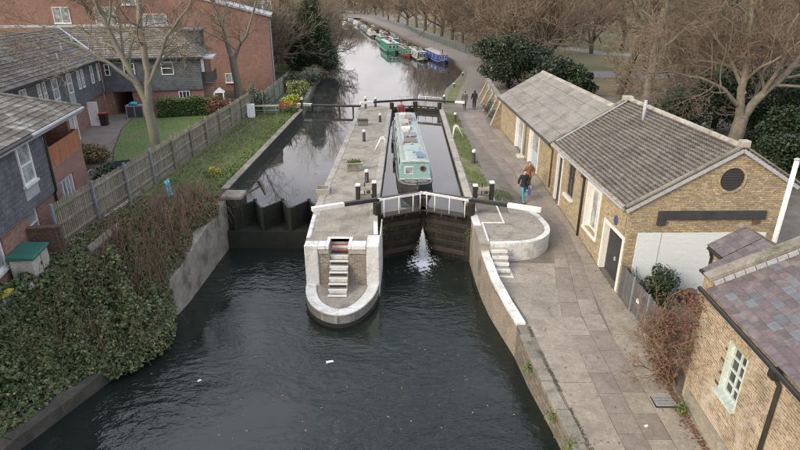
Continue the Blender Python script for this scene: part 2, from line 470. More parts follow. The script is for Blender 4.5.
M['leaf_sage'] = leaf_mat('leaf_sage', [(.10, .13, .10), (.15, .18, .14), (.20, .22, .17)], 3, .7)
M['leaf_hedge'] = leaf_mat('leaf_hedge', [(.05, .085, .03), (.09, .14, .045), (.16, .19, .06)], 2.2, .6)
M['leaf_weed'] = leaf_mat('leaf_weed', [(.07, .12, .03), (.11, .17, .045), (.17, .21, .07)], 2, .6)
M['grass_blade'] = leaf_mat('grass_blade', [(.06, .10, .025), (.10, .15, .04), (.18, .18, .08)], 2, .6)
M['lower_water'] = water_mat('lower_water', (.011, .0165, .014), .6, 2.8, 1.0, .03, .13, (1, 1.7, 1))
M['upper_water'] = water_mat('upper_water', (.035, .036, .032), .5, 2.2, .11, .03, .04, (1, 1.3, 1), scum=(.30, .29, .26))
M['foam'] = mat('foam', (.92, .95, .97), .4, (.86, .90, .93), 6, 30, .2)
def solid(name, col, rough=.6, k=.75): 
    if name not in M: M[name] = mat(name, col, rough, dark(col, k), 2.2, 18, .08)
    return M[name]
# ------------------------------------------------------------------ the setting: ground, water, banks
Z_UP, Z_LOW = -0.35, -2.4
PATH_Z = [(0, -1.75), (5, -1.7), (10, -1.6), (12, -1.5), (15, -1.22), (17, -1.02), (19.4, -.95), (21, -.85), (25, -.55), (28.5, -.32), (34, -.06), (40, 0), (2000, 0)]
RE = [(0, 4.75), (11.3, 4.6), (13, 4.4), (15, 4.1), (17.2, 3.9), (18.7, 3.5), (21.65, 3.2), (24.7, 3.13), (53.5, 3.13), (56, 3.4), (60, 3.9), (65, 4.6), (73, 6.4), (80.5, 7.9), (86, 8.6), (95, 8.3), (108, 7.0), (135, 3.2), (162, -1), (216, -7.5), (321, -25), (400, -40), (430, -75), (520, -130), (900, -260)]
LE = [(0, -12.3), (12, -11.1), (15.9, -9.75), (20.4, -9.25), (26.4, -9.2), (26.6, -9.45), (50, -9.5), (54.7, -10), (80, -12.3), (110, -14.5), (150, -17.5), (205, -23), (300, -36), (480, -62), (900, -130)]
LTOP = [(0, -2.0), (15, -2.0), (17, -1.6), (19, -.9), (22, -.35), (26, .05), (26.6, .1), (60, .1), (900, .1)]
def pz(Y): return interp(PATH_Z, Y)
def sstep(t): t = max(0, min(1, t)); return t * t * (3 - 2 * t)
def gR(x, Y):
    p = pz(Y)
    if Y < 25: return p
    return p * sstep((x - 5.0) / 1.2)
def gL(x, Y):
    d = interp(LE, Y) - x; zt = interp(LTOP, Y)
    d0 = interp([(14, 1.1), (18, .3)], Y)
    base = interp([(0, .3), (20, .3), (34, .1)], Y)
    if Y > 26.5: return base
    return zt + (base - zt) * sstep((d - d0) / 3.2)

def grid_mesh(rows_y, cols_fn, zfn):
    mb = MB(); n = None
    for Y in rows_y:
        xs = cols_fn(Y); n = len(xs)
        mb.v += [(x, Y, zfn(x, Y)) for x in xs]
    for i in range(len(rows_y) - 1):
        for j in range(n - 1):
            a = i * n + j; f = (a, a + 1, a + n + 1, a + n)
            mb.f.append(f)
    return mb
rowsR = [0, 4, 7, 9, 10, 11, 12, 13, 14, 15, 16, 17, 18, 19, 20, 21, 22, 23, 24, 24.98, 25.02, 26, 27, 28, 29, 30, 31, 32, 33, 34, 36, 38, 40, 44, 48, 52, 53.5, 56, 60, 65, 73, 80.5, 86, 95, 108, 120, 135, 162, 190, 216, 260, 321, 420, 520, 900, 1500]
OFF = [0, .4, .9, 1.4, 1.9, 2.4, 2.9, 3.4, 4, 5, 7, 10, 20, 50, 150, 500, 1400]
o = grid_mesh(rowsR, lambda Y: [interp(RE, Y) + d for d in OFF], gR).build('ground', M['gravel_soil'], smooth=True); tag(o, kind='structure')
rowsL = [0, 3, 6, 8, 10, 11, 12, 13, 14, 15, 16, 17, 18, 19, 20, 21, 22, 23, 24, 25, 26, 26.4, 26.6, 30, 36, 42, 50, 54.7, 60, 70, 80, 95, 110, 130, 150, 175, 205, 250, 300, 380, 480, 900, 1500]
OFFL = [1400, 500, 150, 60, 30, 18, 12, 9, 7.5, 6, 5, 4.2, 3.6, 3, 2.5, 2, 1.6, 1.2, .9, .6, .3, 0]
o = grid_mesh(rowsL, lambda Y: [interp(LE, Y) - d for d in OFFL], gL).build('bank_ground', M['soil'], smooth=True); tag(o, kind='structure')

# retaining walls
def wall_strip(name, pts, zb, mat_, flip=False, thick=.5):
    """pts: list of (x, y, ztop); a solid wall of given thickness on the land side"""
    mb = MB()
    for (x0, y0, z0), (x1, y1, z1) in zip(pts, pts[1:]):
        dx, dy = x1 - x0, y1 - y0; L = math.hypot(dx, dy); nx, ny = dy / L * thick, -dx / L * thick
        if flip: nx, ny = -nx, -ny
        q = [(x0, y0), (x1, y1), (x1 + nx, y1 + ny), (x0 + nx, y0 + ny)]; zz = [z0, z1, z1, z0]
        if flip: q, zz = q[::-1], zz[::-1]
        q, zz = q[::-1], zz[::-1]
        mb.hexa([(x, y, zb) for x, y in q], [(x, y, z) for (x, y), z in zip(q, zz)])
    return mb.build(name, mat_)
tail_pts = [(interp(RE, y), y, pz(y) - .12) for y in (0, 5, 9, 11.3, 13, 15, 17.2)] 
quay = tag(wall_strip('quay_wall', tail_pts, -3.6, M['wall_stone'], thick=.6), kind='structure')
# stone coping blocks along the lower quay edge
random.seed(4)
y = 7.0
while y < 16.2:
    L = random.uniform(.75, 1.25); y1 = min(y + L, 16.6)
    x0, x1 = interp(RE, y), interp(RE, y1); w = random.uniform(.30, .38)
    zt0, zt1 = pz(y) + .012, pz(y1) + .012
    j = random.uniform(-.03, .03)
    q = [(x0 - .05 + j, y + .012), (x0 + w, y + .012), (x1 + w, y1 - .012), (x1 - .05 + j, y1 - .012)]
    MB().hexa([(a, b, zz - .2) for (a, b), zz in zip(q, (zt0, zt0, zt1, zt1))], [(a, b, zz) for (a, b), zz in zip(q, (zt0, zt0, zt1, zt1))]).build('coping_stone', M['stone'], quay, bevel=.025)
    y = y1
# tail wall with sloping white coping
TW = [(16.7, -.96), (18, -.84), (19.5, -.64), (21.0, -.38), (22.5, -.13), (23.6, 0.0), (24.75, .0)]
tw = [(interp(RE, yy), yy, zz - .07) for yy, zz in TW]
tailw = tag(wall_strip('lock_tail_wall', tw, -3.6, M['brick_island'], thick=.30), kind='structure')
for (ya, za), (yb, zb) in zip(TW, TW[1:]):
    xa, xb = interp(RE, ya), interp(RE, yb)
    q = [(xa - .03, ya + .006), (xa + .31, ya + .006), (xb + .31, yb - .006), (xb - .03, yb - .006)]; zz = [za, za, zb, zb]
    MB().hexa([(a, b, z - .14) for (a, b), z in zip(q, zz)], [(a, b, z + .02) for (a, b), z in zip(q, zz)]).build('coping_stone', M['white_worn'], tailw, bevel=.02)
# chamber right wall and head
chR = tag(wall_strip('lock_chamber_wall', [(3.13, 24.75, -.03), (3.13, 53.5, -.03)], -3.6, M['wall_algae'], thick=.5), kind='structure')
y = 25.1
while y < 53.4:
    y1 = min(y + random.uniform(1.1, 1.5), 53.5)
    MB().box(3.10, 3.50, y + .008, y1 - .008, -.2, .035).build('coping_stone', M['stone_pale'], chR, bevel=.03)
    y = y1
up = [(interp(RE, yy) , yy, .02) for yy in (53.5, 56, 60, 65, 73, 80.5, 86, 95, 108, 135, 162, 216, 321, 400)]
tag(wall_strip('canal_bank_wall', up, -2.5, M['wall_stone'], thick=.5), kind='structure')
# left walls
lp = [(interp(LE, yy), yy, interp(LTOP, yy) + .03) for yy in (0, 6, 12, 14, 15.9, 17, 18, 19, 20.4, 22, 24, 26.3)]
lw = tag(wall_strip('bank_wall', lp[4:], -3.6, M['wall_concrete'], flip=True, thick=.45), kind='structure')
tag(wall_strip('ledge_wall', lp[:5], -3.6, M['ledge'], flip=True, thick=1.0), kind='structure')
lpu = [(-9.45, 26.5, .28), (-9.5, 50.2, .28)]
lwu = tag(wall_strip('channel_wall', lpu, -3.6, M['wall_algae'], flip=True, thick=.3), kind='structure')
y = 27.6
while y < 50:
    y1 = min(y + random.uniform(1.3, 1.9), 50.2)
    MB().box(-9.84, -9.43, y + .01, y1 - .01, .26, .345).build('coping_stone', M['stone'], lwu, bevel=.02)
    y = y1
MB().box(-9.44, -8.45, 26.45, 27.4, -3, .08).build('buttress', M['wall_algae'], lwu)
MB().box(-9.52, -8.4, 26.4, 27.5, .082, .30).build('buttress_stone', M['stone'], lwu, bevel=.05)
tag(wall_strip('canal_bank_wall', [(interp(LE, yy), yy, .12) for yy in (50.2, 54.7, 80, 110, 150, 205, 300, 420)], -2.5, M['wall_stone'], flip=True, thick=.4), kind='structure')

# water
o = MB().face([(-13.5, 0, Z_LOW), (5.2, 0, Z_LOW), (5.2, 26.0, Z_LOW), (-13.5, 26.0, Z_LOW)]).build('lower_water', M['lower_water']); tag(o, kind='structure')
mb = MB()
WZ = [(-2.4, .75), (-1.75, -.35), (-1.0, .85), (-.35, -.4), (.45, .9), (1.05, -.4), (1.85, .9), (2.42, -.1)]
mb.face([(-7 + a, 26.5 + b, Z_UP) for a, b in WZ] + [(-4.4, 53.5, Z_UP), (-9.6, 53.5, Z_UP)])
mb.face([(-1.5, 24.72, Z_UP), (.84, 25.84, Z_UP), (3.2, 24.72, Z_UP), (3.2, 53.5, Z_UP), (-1.5, 53.5, Z_UP)])
yy = [53.5, 54.7, 60, 65, 73, 80.5, 86, 95, 108, 135, 162, 205, 250, 321, 400, 416]
for a, b in zip(yy, yy[1:]):
    mb.face([(interp(LE, a) - .1, a, Z_UP), (interp(RE, a) + .1, a, Z_UP), (interp(RE, b) + .1, b, Z_UP), (interp(LE, b) - .1, b, Z_UP)])
o = mb.build('upper_water', M['upper_water']); tag(o, kind='structure')

# ------------------------------------------------------------------ lock island
isl = MB()
isl_top = [(-4.27, 21.16), (-3.245, 21.16), (-3.245, 21.8), (-2.445, 21.8), (-2.445, 21.16), (-1.18, 21.16), (-1.40, 24.6), (-1.40, 53.2), (-2.4, 54.1), (-3.6, 54.1), (-4.55, 53.2), (-4.55, 26)]
isl.prism(isl_top, -3.6, 0.0)
island = tag(isl.build('lock_island', M['concrete']), kind='structure')
for sgn, xe in ((-1, -4.55), (1, -1.40)):
    y = 22.3 if sgn > 0 else 21.9
    while y < 53:
        y1 = min(y + random.uniform(1.1, 1.6), 53.1); ym = (y + y1) / 2
        if sgn < 0: xa = interp([(21.16, -4.27), (26, -4.55), (60, -4.55)], ym)
        else: xa = interp([(21.16, -1.18), (24.6, -1.40), (60, -1.4)], ym)
        w = .38 if y1 > 25 else .2
        ef = (lambda Y: interp([(21.16, -4.27), (26, -4.55), (60, -4.55)], Y) - .03) if sgn < 0 else (lambda Y: interp([(21.16, -1.18), (24.6, -1.40), (60, -1.4)], Y) + .03)
        b = MB(); q = [(ef(y), y + .006), (ef(y) - sgn * w, y + .006), (ef(y1) - sgn * w, y1 - .006), (ef(y1), y1 - .006)]
        b.prism(q, -.2, .03)
        b.build('coping_stone', M['white_worn'] if y1 < 24.8 else M['stone_pale'], island, bevel=.03)
        y = y1
# patched paving bays let into the island top
for (x0, x1, y0, y1) in ((-2.95, -1.85, 24.1, 25.6), (-4.1, -3.0, 22.6, 24.2), (-2.9, -1.85, 30.6, 32.9), (-3.7, -2.2, 34.0, 36.2), (-4.1, -2.9, 41, 43.4)):
    MB().box(x0, x1, y0, y1, -.05, .008).build('paving_bay', M['path_concrete'], island)
# front of the island: white piers, brick infill, white coping with a notch for the stair
for xa, xb in ((-3.74, -3.25), (-2.44, -1.66)): MB().box(xa, xb, 21.10, 21.155, -1.9, -.16).build('brick_panel', M['brick_island'], island)
MB().box(-4.30, -3.72, 21.02, 21.55, -1.9, .02).build('pier', M['white_worn'], island, bevel=.03)
MB().box(-1.68, -1.13, 21.02, 22.2, -3.5, .02).build('pier', M['white_worn'], island, bevel=.03)
MB().box(-1.165, -1.12, 22.21, 24.2, -3.5, -.03).build('pier', M['white_worn'], island)
MB().box(-4.32, -4.22, 21.56, 23.4, -3.5, -.03).build('pier', M['white_worn'], island)
for (x0, x1, y0, y1) in ((-3.715, -3.40, 20.98, 21.5), (-2.29, -1.685, 20.98, 21.5), (-3.395, -3.25, 21.0, 21.95), (-2.44, -2.295, 21.0, 21.95), (-3.245, -2.445, 21.8, 21.96)):
    MB().box(x0, x1, y0, y1, -.15, .045).build('coping_stone', M['white_paint'], island, bevel=.02)
for x0, x1 in ((-3.70, -3.27), (-2.42, -1.70)):
    MB().box(x0, x1, 21.03, 21.12, -.36, -.16).build('stone_band', M['stone_pale'], island)
# low round-ended platform
LOWP = [(-4.32, 21.2), (-4.22, 20.35), (-3.9, 19.45), (-3.35, 18.8), (-2.68, 18.52), (-2.05, 18.75), (-1.55, 19.45), (-1.25, 20.35), (-1.15, 21.2)]
def smooth_poly(pts, k=4):
    out = []
    for i in range(len(pts) - 1):
        p0 = pts[max(i - 1, 0)]; p1 = pts[i]; p2 = pts[i + 1]; p3 = pts[min(i + 2, len(pts) - 1)]
        for j in range(k):
            t = j / k
            out.append(tuple(.5 * ((2 * b) + (-a + c) * t + (2 * a - 5 * b + 4 * c - d) * t * t + (-a + 3 * b - 3 * c + d) * t ** 3) for a, b, c, d in zip(p0, p1, p2, p3)))
    out.append(pts[-1]); return out
LP = smooth_poly(LOWP)
inner = []
cx, cy = -2.7, 21.2
for i, (x, y) in enumerate(LP):
    a = LP[max(i - 1, 0)]; b = LP[min(i + 1, len(LP) - 1)]; tx, ty = b[0] - a[0], b[1] - a[1]; L = math.hypot(tx, ty)
    inner.append((x - ty / L * .46, min(y + tx / L * .46, 21.2)))
mb = MB(); mb.prism(LP[::1], -3.6, -1.86); mb.build('low_platform', M['concrete'], island)
for k in range(0, len(LP) - 1, 4):
    ring_o = LP[k:k + 5]; ring_i = inner[k:k + 5]
    poly = ring_o + ring_i[::-1]
    MB().prism(poly, -2.32, -1.79).build('coping_stone', M['white_worn'], island, bevel=.025)
ring_d = [(x * 1.0 + (x - cx) * .012, y + (y - cy) * .012) for x, y in LP]
MB().prism(ring_d, -3.6, -2.22).build('footing', M['wall_algae'], island)
# stair
for i in range(10):
    y0 = 21.80 - .18 * i; zt = -.18 * (i + 1) + .005
    if zt < -1.84: continue
    st = MB().box(-3.24, -2.45, y0 - .18, y0 + (.0 if i else .0), -1.86, zt).build('step', M['concrete'], island)
    c = M['white_paint'] if i not in (0, 1) else solid('red_paint', (.36, .10, .075), .7)
    MB().box(-3.243, -2.447, y0 - .186, y0 - .12, zt - .05, zt + .004).build('nosing', c, st)
    MB().box(-3.20, -2.49, y0 - .183, y0 - .1795, zt - .17, zt - .055).build('riser_plate', M['dark_metal'] if i % 2 else M['white_worn'], st)

# ------------------------------------------------------------------ platform beside the lower gates
arc = [(3.13, 21.33), (3.6, 21.33), (4.64, 21.38), (5.44, 21.58), (5.98, 21.98), (6.38, 22.6), (6.53, 23.4), (6.47, 24.2), (6.3, 25.0), (5.9, 25.6)]
arcs = smooth_poly(arc, 3)
plat = MB().prism(arcs + [(5.0, 26.2), (3.13, 26.2)], -2.0, -.004).build('lock_platform', M['concrete']); tag(plat, kind='structure')
for k in range(3, len(arcs) - 1, 3):
    seg = arcs[k:k + 4]; inn = []
    for i in range(len(seg)):
        gi = min(k + i, len(arcs) - 1); a = arcs[max(gi - 1, 0)]; b = arcs[min(gi + 1, len(arcs) - 1)]
        tx, ty = b[0] - a[0], b[1] - a[1]; L = math.hypot(tx, ty); inn.append((arcs[gi][0] - ty / L * .22, arcs[gi][1] + tx / L * .22))
    out = [(x + .02 * (x - 4.5) / 2, y + .02 * (y - 23.5) / 2) for x, y in seg]
    MB().prism(out + inn[::-1], -.14, .03).build('coping_stone', M['white_worn'], plat)
    out2 = [(x + .012 * (x - 4.5) / 2, y + .012 * (y - 23.5) / 2) for x, y in seg]
    inn2 = [(x * .5 + xi * .5, y * .5 + yi * .5) for (x, y), (xi, yi) in zip(seg, inn)]
    MB().prism(out2 + inn2[::-1], -1.6, -.142).build('white_facing', M['white_worn'], plat)
for (x0, x1, y0, y1) in ((4.50, 4.58, 23.78, 29.0), (3.50, 4.58, 23.68, 23.76), (3.50, 3.58, 21.6, 23.67)):
    MB().box(x0, x1, y0, y1, -.12, .035).build('white_kerb', M['white_worn'], plat)
for i in range(5):
    yt = 21.32 - .27 * i
    s = MB().box(3.62, 4.28, yt - .27, yt + .0, -1.3, -.17 * (i + 1)).build('step', M['stone_pale'], plat, bevel=.015)
    MB().box(3.615, 4.285, yt - .277, yt - .19, -.17 * (i + 1) - .12, -.17 * (i + 1) + .004).build('nosing', M['white_worn'], s)
MB().box(4.29, 4.40, 19.95, 21.36, -1.3, -.86).build('stair_side', M['white_worn'], plat)

# ------------------------------------------------------------------ towpath: slabs and concrete bays
path = MB(); rows = [0, 5, 7, 9, 10, 11, 12, 13, 14, 15, 16, 17, 18, 19, 20, 21]
pathg = grid_mesh([0, 5, 8, 10, 12, 14, 15, 16, 17, 18, 19.4, 20, 21], lambda Y: [interp(RE, Y) + .25, 6.0, 8.4], lambda x, Y: pz(Y) - .05).build('towpath', M['gravel_soil'])
tag(pathg, kind='structure')
SL = [(5, 6.1), (11.45, 5.9), (17, 5.64), (19, 5.94), (21.7, 6.45), (23, 6.65), (24, 6.72), (25.5, 6.65), (28, 6.3), (32, 5.9), (37, 5.55), (45, 5.05), (52, 5.2), (60, 5.9), (70, 8.0)]
SR = [(5, 7.5), (11.45, 7.27), (15, 7.19), (17, 7.03), (19.5, 7.35), (22.4, 7.64), (24.9, 7.72), (27, 7.45), (30, 7.25), (36, 7.1), (45, 6.75), (60, 7.6), (70, 9.6)]
pgr = [21, 22, 23, 24, 25, 26, 27, 28, 29, 30, 31, 32, 33, 34, 36, 40, 45, 52, 60, 66, 73, 80, 86, 95, 108, 135, 162, 216, 321, 520]
def pl(Y): return interp(SL, Y) - .12 if Y < 60 else interp(RE, Y) + .5
def pr(Y): return (7.55 + (44.1 - Y) * .0262) if Y < 44 else interp([(44, 7.6), (60, 8.3), (66, 9.2), (73, 10.6), (80, 12.0), (86, 13.0), (95, 13.2), (108, 11.5), (135, 7.7), (162, 3.7), (216, -2.6), (321, -20), (520, -49)], Y)
o = grid_mesh(pgr, lambda Y: [pl(Y), (pl(Y) + pr(Y)) / 2, pr(Y)], lambda x, Y: gR(x, Y) + .006).build('towpath', M['asphalt']); tag(o, kind='structure')
def slab_piece(x0, x1, xa0, xa1, y0, y1, th, m, name, dz=.0):
    g = .008
    q = [(x0 + g, y0 + g), (x1 - g, y0 + g), (xa1 - g, y1 - g), (xa0 + g, y1 - g)]
    n_ = max(1, int(math.ceil((y1 - y0) / .5))); rings = []
    for i in range(n_ + 1):
        t = i / n_; xa, xb = q[0][0] + (q[3][0] - q[0][0]) * t, q[1][0] + (q[2][0] - q[1][0]) * t; y_ = q[0][1] + (q[3][1] - q[0][1]) * t
        rings.append([(xa, y_, gR(xa, y_) - .05), (xb, y_, gR(xb, y_) - .05), (xb, y_, gR(xb, y_) + th + dz), (xa, y_, gR(xa, y_) + th + dz)])
    return MB().loft(rings[::-1]).build(name, m, pathg)
random.seed(11)
for col in (0, 1):
    y = 6.0 + .45 * col
    while y < 50:
        L = random.uniform(.72, 1.05) * (1 if y < 25 else 1.15); y1 = y + L
        f = lambda Y, c: interp(SL, Y) + (interp(SR, Y) - interp(SL, Y)) * c
        mid = .5 + (.06 if int(y) % 2 else -.05)
        a, b = ((0, .5) if col == 0 else (.5, 1))
        m_ = M['slab'] if random.random() < .86 else M['path_concrete']
        slab_piece(f(y, a), f(y, b), f(y1, a), f(y1, b), y, y1, .016, m_, 'paving_slab', random.uniform(-.004, .004))
        y = y1
y = 5.0
while y < 20.2:      # concrete bays on the canal side
    L = random.uniform(2.2, 3.4); y1 = min(y + L, 20.3)
    slab_piece(interp(RE, y) + .42, interp(SL, y), interp(RE, y1) + .42, interp(SL, y1), y, y1, .010, M['path_concrete'], 'concrete_bay', random.uniform(-.002, .002))
    y = y1
for ya, yb in ((20.3, 22.0), (22.0, 23.6)):
    if ya < 21: slab_piece(4.4, interp(SL, ya), 4.4, interp(SL, 21.2), ya, 21.2, .010, M['path_concrete'], 'concrete_bay')
wallx = lambda Y: 7.55 + (44.1 - Y) * .0262
y = 5.0
while y < 43:      # concrete bays along the building
    L = random.uniform(1.8, 3.2); y1 = min(y + L, 43.5)
    xw0 = 8.2 if y < 15 else wallx(y) - .02; xw1 = 8.2 if y1 < 15 else wallx(y1) - .02
    slab_piece(interp(SR, y), xw0, interp(SR, y1), xw1, y, y1, .010, M['path_concrete'], 'concrete_bay', random.uniform(-.002, .002))
    y = y1
# grating set in the towpath
gr = thing('drain_grate', 'square dark metal drain grating let into the towpath by the cottage', 'grating', (7.64, 13.2, pz(13.2)))
MB().box(-.34, .34, -.31, .31, -.02, .024).build('frame', M['dark_metal'], gr)
for i in range(9):
    MB().box(-.31, .31, -.285 + i * .065, -.25 + i * .065, .02, .036).build('bar', M['zinc'], gr)

# grass verge between lock chamber and path
vr = [25.3, 26, 27, 28, 30, 32, 34, 37, 40, 44, 48, 50.6]
o = grid_mesh(vr, lambda Y: [3.55 if Y > 29 else 4.62, interp([(25, 5.3), (27, 5.6), (30, 4.5), (34, 4.45), (45, 4.55), (52, 4.5)], Y)], lambda x, Y: gR(x, Y) + .012).build('grass_verge', M['grass_ground']); tag(o, kind='structure')
vr = [55, 58, 62, 66, 72, 78, 82]
o = grid_mesh(vr, lambda Y: [interp(RE, Y) + .45, interp([(52, 4.4), (58, 5.2), (66, 6.3), (72, 7.4), (82, 8.8)], Y)], lambda x, Y: .016).build('grass_verge', M['grass_ground']); tag(o, kind='structure')
# left bank grass, estate lawn, park
o = grid_mesh([26.6, 30, 36, 42, 50], lambda Y: [-13.9, -12, -9.85], lambda x, Y: gL(x, Y) + .012).build('grass_bank', M['grass_ground']); tag(o, kind='structure')
o = MB().prism([(14, 62), (60, 50), (140, 70), (130, 330), (-5, 330), (4, 230), (13, 165), (17.5, 110)], -.05, .03).build('park_lawn', M['park_grass']); tag(o, kind='structure')
o = MB().prism([(19, 76), (90, 69), (90, 75), (20, 83)], .02, .045).build('park_road', M['road']); tag(o, kind='structure')
o = MB().prism([(17, 165), (36, 108), (60, 92), (62, 96), (40, 112), (21, 168), (8, 280), (4, 280)], .02, .045).build('park_road', M['road']); tag(o, kind='structure')

# ------------------------------------------------------------------ stepped weir in the side channel
weir = thing('zigzag_weir', 'dark zigzag timber weir crossing the side channel left of the lock island', 'weir', (-7, 26.5, -2.4))
MB().box(-2.45, 2.5, -.55, .9, -1.2, .95).build('sill', M['weir_dark'], weir)
zz = WZ
for i, ((x0, y0), (x1, y1)) in enumerate(zip(zz, zz[1:])):
    for k in range(4):
        zb = .95 + k * .31
        MB().beam((x0, y0, zb + .15), (x1, y1, zb + .15), .09 + .006 * (k % 2), .30).build('board', M['weir_dark'], weir)
for x0, y0 in zz[1:-1]:
    MB().box(x0 - .08, x0 + .08, y0 - .08, y0 + .08, .5, 2.24).build('post', M['weir_dark'], weir)
# ------------------------------------------------------------------ lock gates
def gate_leaf(name, label, heel, mitre, far_end, zb, group, side, rail_side, white_from):
    """one leaf: posts, rails, planks, walkway, handrail, balance beam. Local x runs from heel to mitre."""
    dx, dy = mitre[0] - heel[0], mitre[1] - heel[1]; L = math.hypot(dx, dy)
    t = thing(name, label, 'lock gate', (heel[0], heel[1], 0), math.atan2(dy, dx), group)
    s = rail_side
    MB().box(-.14, .16, -.17, .17, zb, .62).build('heel_post', M['wet_timber'], t, bevel=.02)
    MB().box(L - .17, L - .005, -.15, .15, zb, .55).build('mitre_post', M['wet_timber'], t, bevel=.02)
    H0 = -.08
    zs = [zb + .1, -2.05, -1.62, -1.12, -.62, -.13]
    if zb > -2: zs = [-1.2, -.7, -.13]
    for i, z in enumerate(zs):
        MB().box(.17, L - .18, -.13, .13, z - .12, z + .12).build('rail', M['wet_timber'] if i % 3 != 1 else M['worn_timber'], t, bevel=.015)
    n = 9; w = (L - .36) / n
    for k in range(n):
        x0 = .18 + k * w
        MB().box(x0 + .006, x0 + w - .006, -.045, .06, zb, -.02 + (k * 37 % 5) * .012).build('plank', M['wet_timber'], t)
    MB().box(.2, L - .05, min(s * .14, s * .62), max(s * .14, s * .62), .04, .10).build('walkway', M['worn_timber'], t)
    for k in range(3):
        MB().box(.5 + k * .75, .58 + k * .75, min(s * .1, s * .6), max(s * .1, s * .6), -.1, .038).build('bracket', M['dark_metal'], t)
    e = far_end
    b = MB().hexa([(-e + white_from, -.10, .70), (L - .02, -.09, .67), (L - .02, .09, .67), (-e + white_from, .10, .70)], [(-e + white_from, -.10, .89), (L - .02, -.09, .83), (L - .02, .09, .83), (-e + white_from, .10, .89)])
    bb = b.build('balance_beam', M['black_paint'], t, bevel=.02)
    MB().box(-e, -e + white_from - .003, -.115, .115, .69, .90).build('beam_end', M['white_paint'], bb, bevel=.02)
    y_ = s * .58
    hr = MB(); hr.tube([(-.02, s * .2, .90), (.1, y_, .98), (L - .1, y_, 1.0)], .024, 8)
    h = hr.build('handrail', M['white_clean'], t, smooth=True)
    for x in (.12, .9, 1.65, L - .1):
        MB().tube([(x, y_, .05), (x, y_, .98)], .026, 8).build('stanchion', M['white_clean'], h, smooth=True)
    MB().box(.1, L - .06, s * .115 if s > 0 else s * .145, s * .145 if s > 0 else s * .115, .72, .80).build('white_strip', M['white_paint'], bb)
    return t
gate_leaf('lock_gate', 'near lock gate leaf on the island side with black and white balance beam', (-1.40, 24.7), (.835, 25.8), 3.2, -3.2, 'lower lock gates', -1, -1, 1.55)
# mirrored leaf: heel on the towpath side
gate_leaf('lock_gate', 'near lock gate leaf on the towpath side, beam end over round white platform', (3.12, 24.72), (.845, 25.8), 3.3, -3.2, 'lower lock gates', 1, 1, 1.55)
gate_leaf('lock_gate', 'far lock gate leaf on the island side behind the turquoise boat', (-1.40, 52.2), (.835, 53.2), 3.15, -1.6, 'upper lock gates', -1, 1, 1.3)
gate_leaf('lock_gate', 'far lock gate leaf on the towpath side beside two walkers', (3.12, 52.25), (.845, 53.2), 2.45, -1.6, 'upper lock gates', 1, -1, .95)

# leaking water at the mitre
rng = np.random.default_rng(3)
def blobs(centers, sizes, rng):
    base = np.array([(1, 0, 0), (-1, 0, 0), (0, 1, 0), (0, -1, 0), (0, 0, 1), (0, 0, -1)], float)
    tri = np.array([(0, 2, 4), (2, 1, 4), (1, 3, 4), (3, 0, 4), (2, 0, 5), (1, 2, 5), (3, 1, 5), (0, 3, 5)])
    co = (centers[:, None, :] + base[None] * sizes[:, None, :] * rng.uniform(.7, 1.3, (len(centers), 6, 1))).reshape(-1, 3)
    f = (tri[None] + np.arange(len(centers))[:, None, None] * 6).reshape(-1, 3)
    return co, f
n = 3000
tt = rng.random(n) ** .8
cy = 25.55 - tt * .85; cz = -1.15 - 1.22 * tt ** 1.5
spr = .015 + .19 * tt ** 1.6
cen = np.stack([.84 + rng.normal(0, 1, n) * spr, cy + rng.normal(0, 1, n) * spr, np.maximum(cz + rng.normal(0, .03, n), -2.39)], 1)
sz = np.stack([rng.uniform(.004, .013, n)] * 2 + [rng.uniform(.015, .055, n)], 1)
leak = thing('water_leak', 'white jet of water spraying through the near gates into the pool', 'water jet', (0, 0, 0))
fast_mesh('spray', *blobs(cen, sz, rng), M['foam'], leak)
n = 11000
an = rng.normal(-math.pi / 2, 1.15, n); rr = np.abs(rng.normal(0, .68, n)) * (1 + .5 * np.sin(an * 5 + 2)) + .02
fx = .82 + np.cos(an) * rr * .85; fy = 24.72 + np.sin(an) * rr * 1.7 + rng.normal(0, .05, n)
fld = sum(np.sin(fx * math.cos(q * 1.7) * (9 + 3.7 * q) + fy * math.sin(q * 1.7) * (8 + 3.1 * q) + q * q) for q in range(7)) / 2.2
keep = (fld > -.5 + 1.8 * np.clip(rr - .3, 0, 1) + rng.normal(0, .5, n)) & (fy < 25.2)
fx, fy, rr = fx[keep], fy[keep], rr[keep]; n = len(fx)
cen = np.stack([fx, fy, np.full(n, Z_LOW + .003)], 1)
f_ = np.clip(1.1 - rr * .8, .25, 1)
sz = np.stack([rng.uniform(.01, .04, n) * f_, rng.uniform(.014, .065, n) * f_, rng.uniform(.005, .028, n) * f_], 1)
fast_mesh('foam', *blobs(cen, sz, rng), M['foam'], leak)
MB().tube([(.84, 25.62, -1.0), (.84, 25.5, -1.3), (.84, 25.2, -1.9), (.84, 24.75, -2.42)], [.008, .014, .03, .06], 7).build('jet', M['foam'], leak, smooth=True)

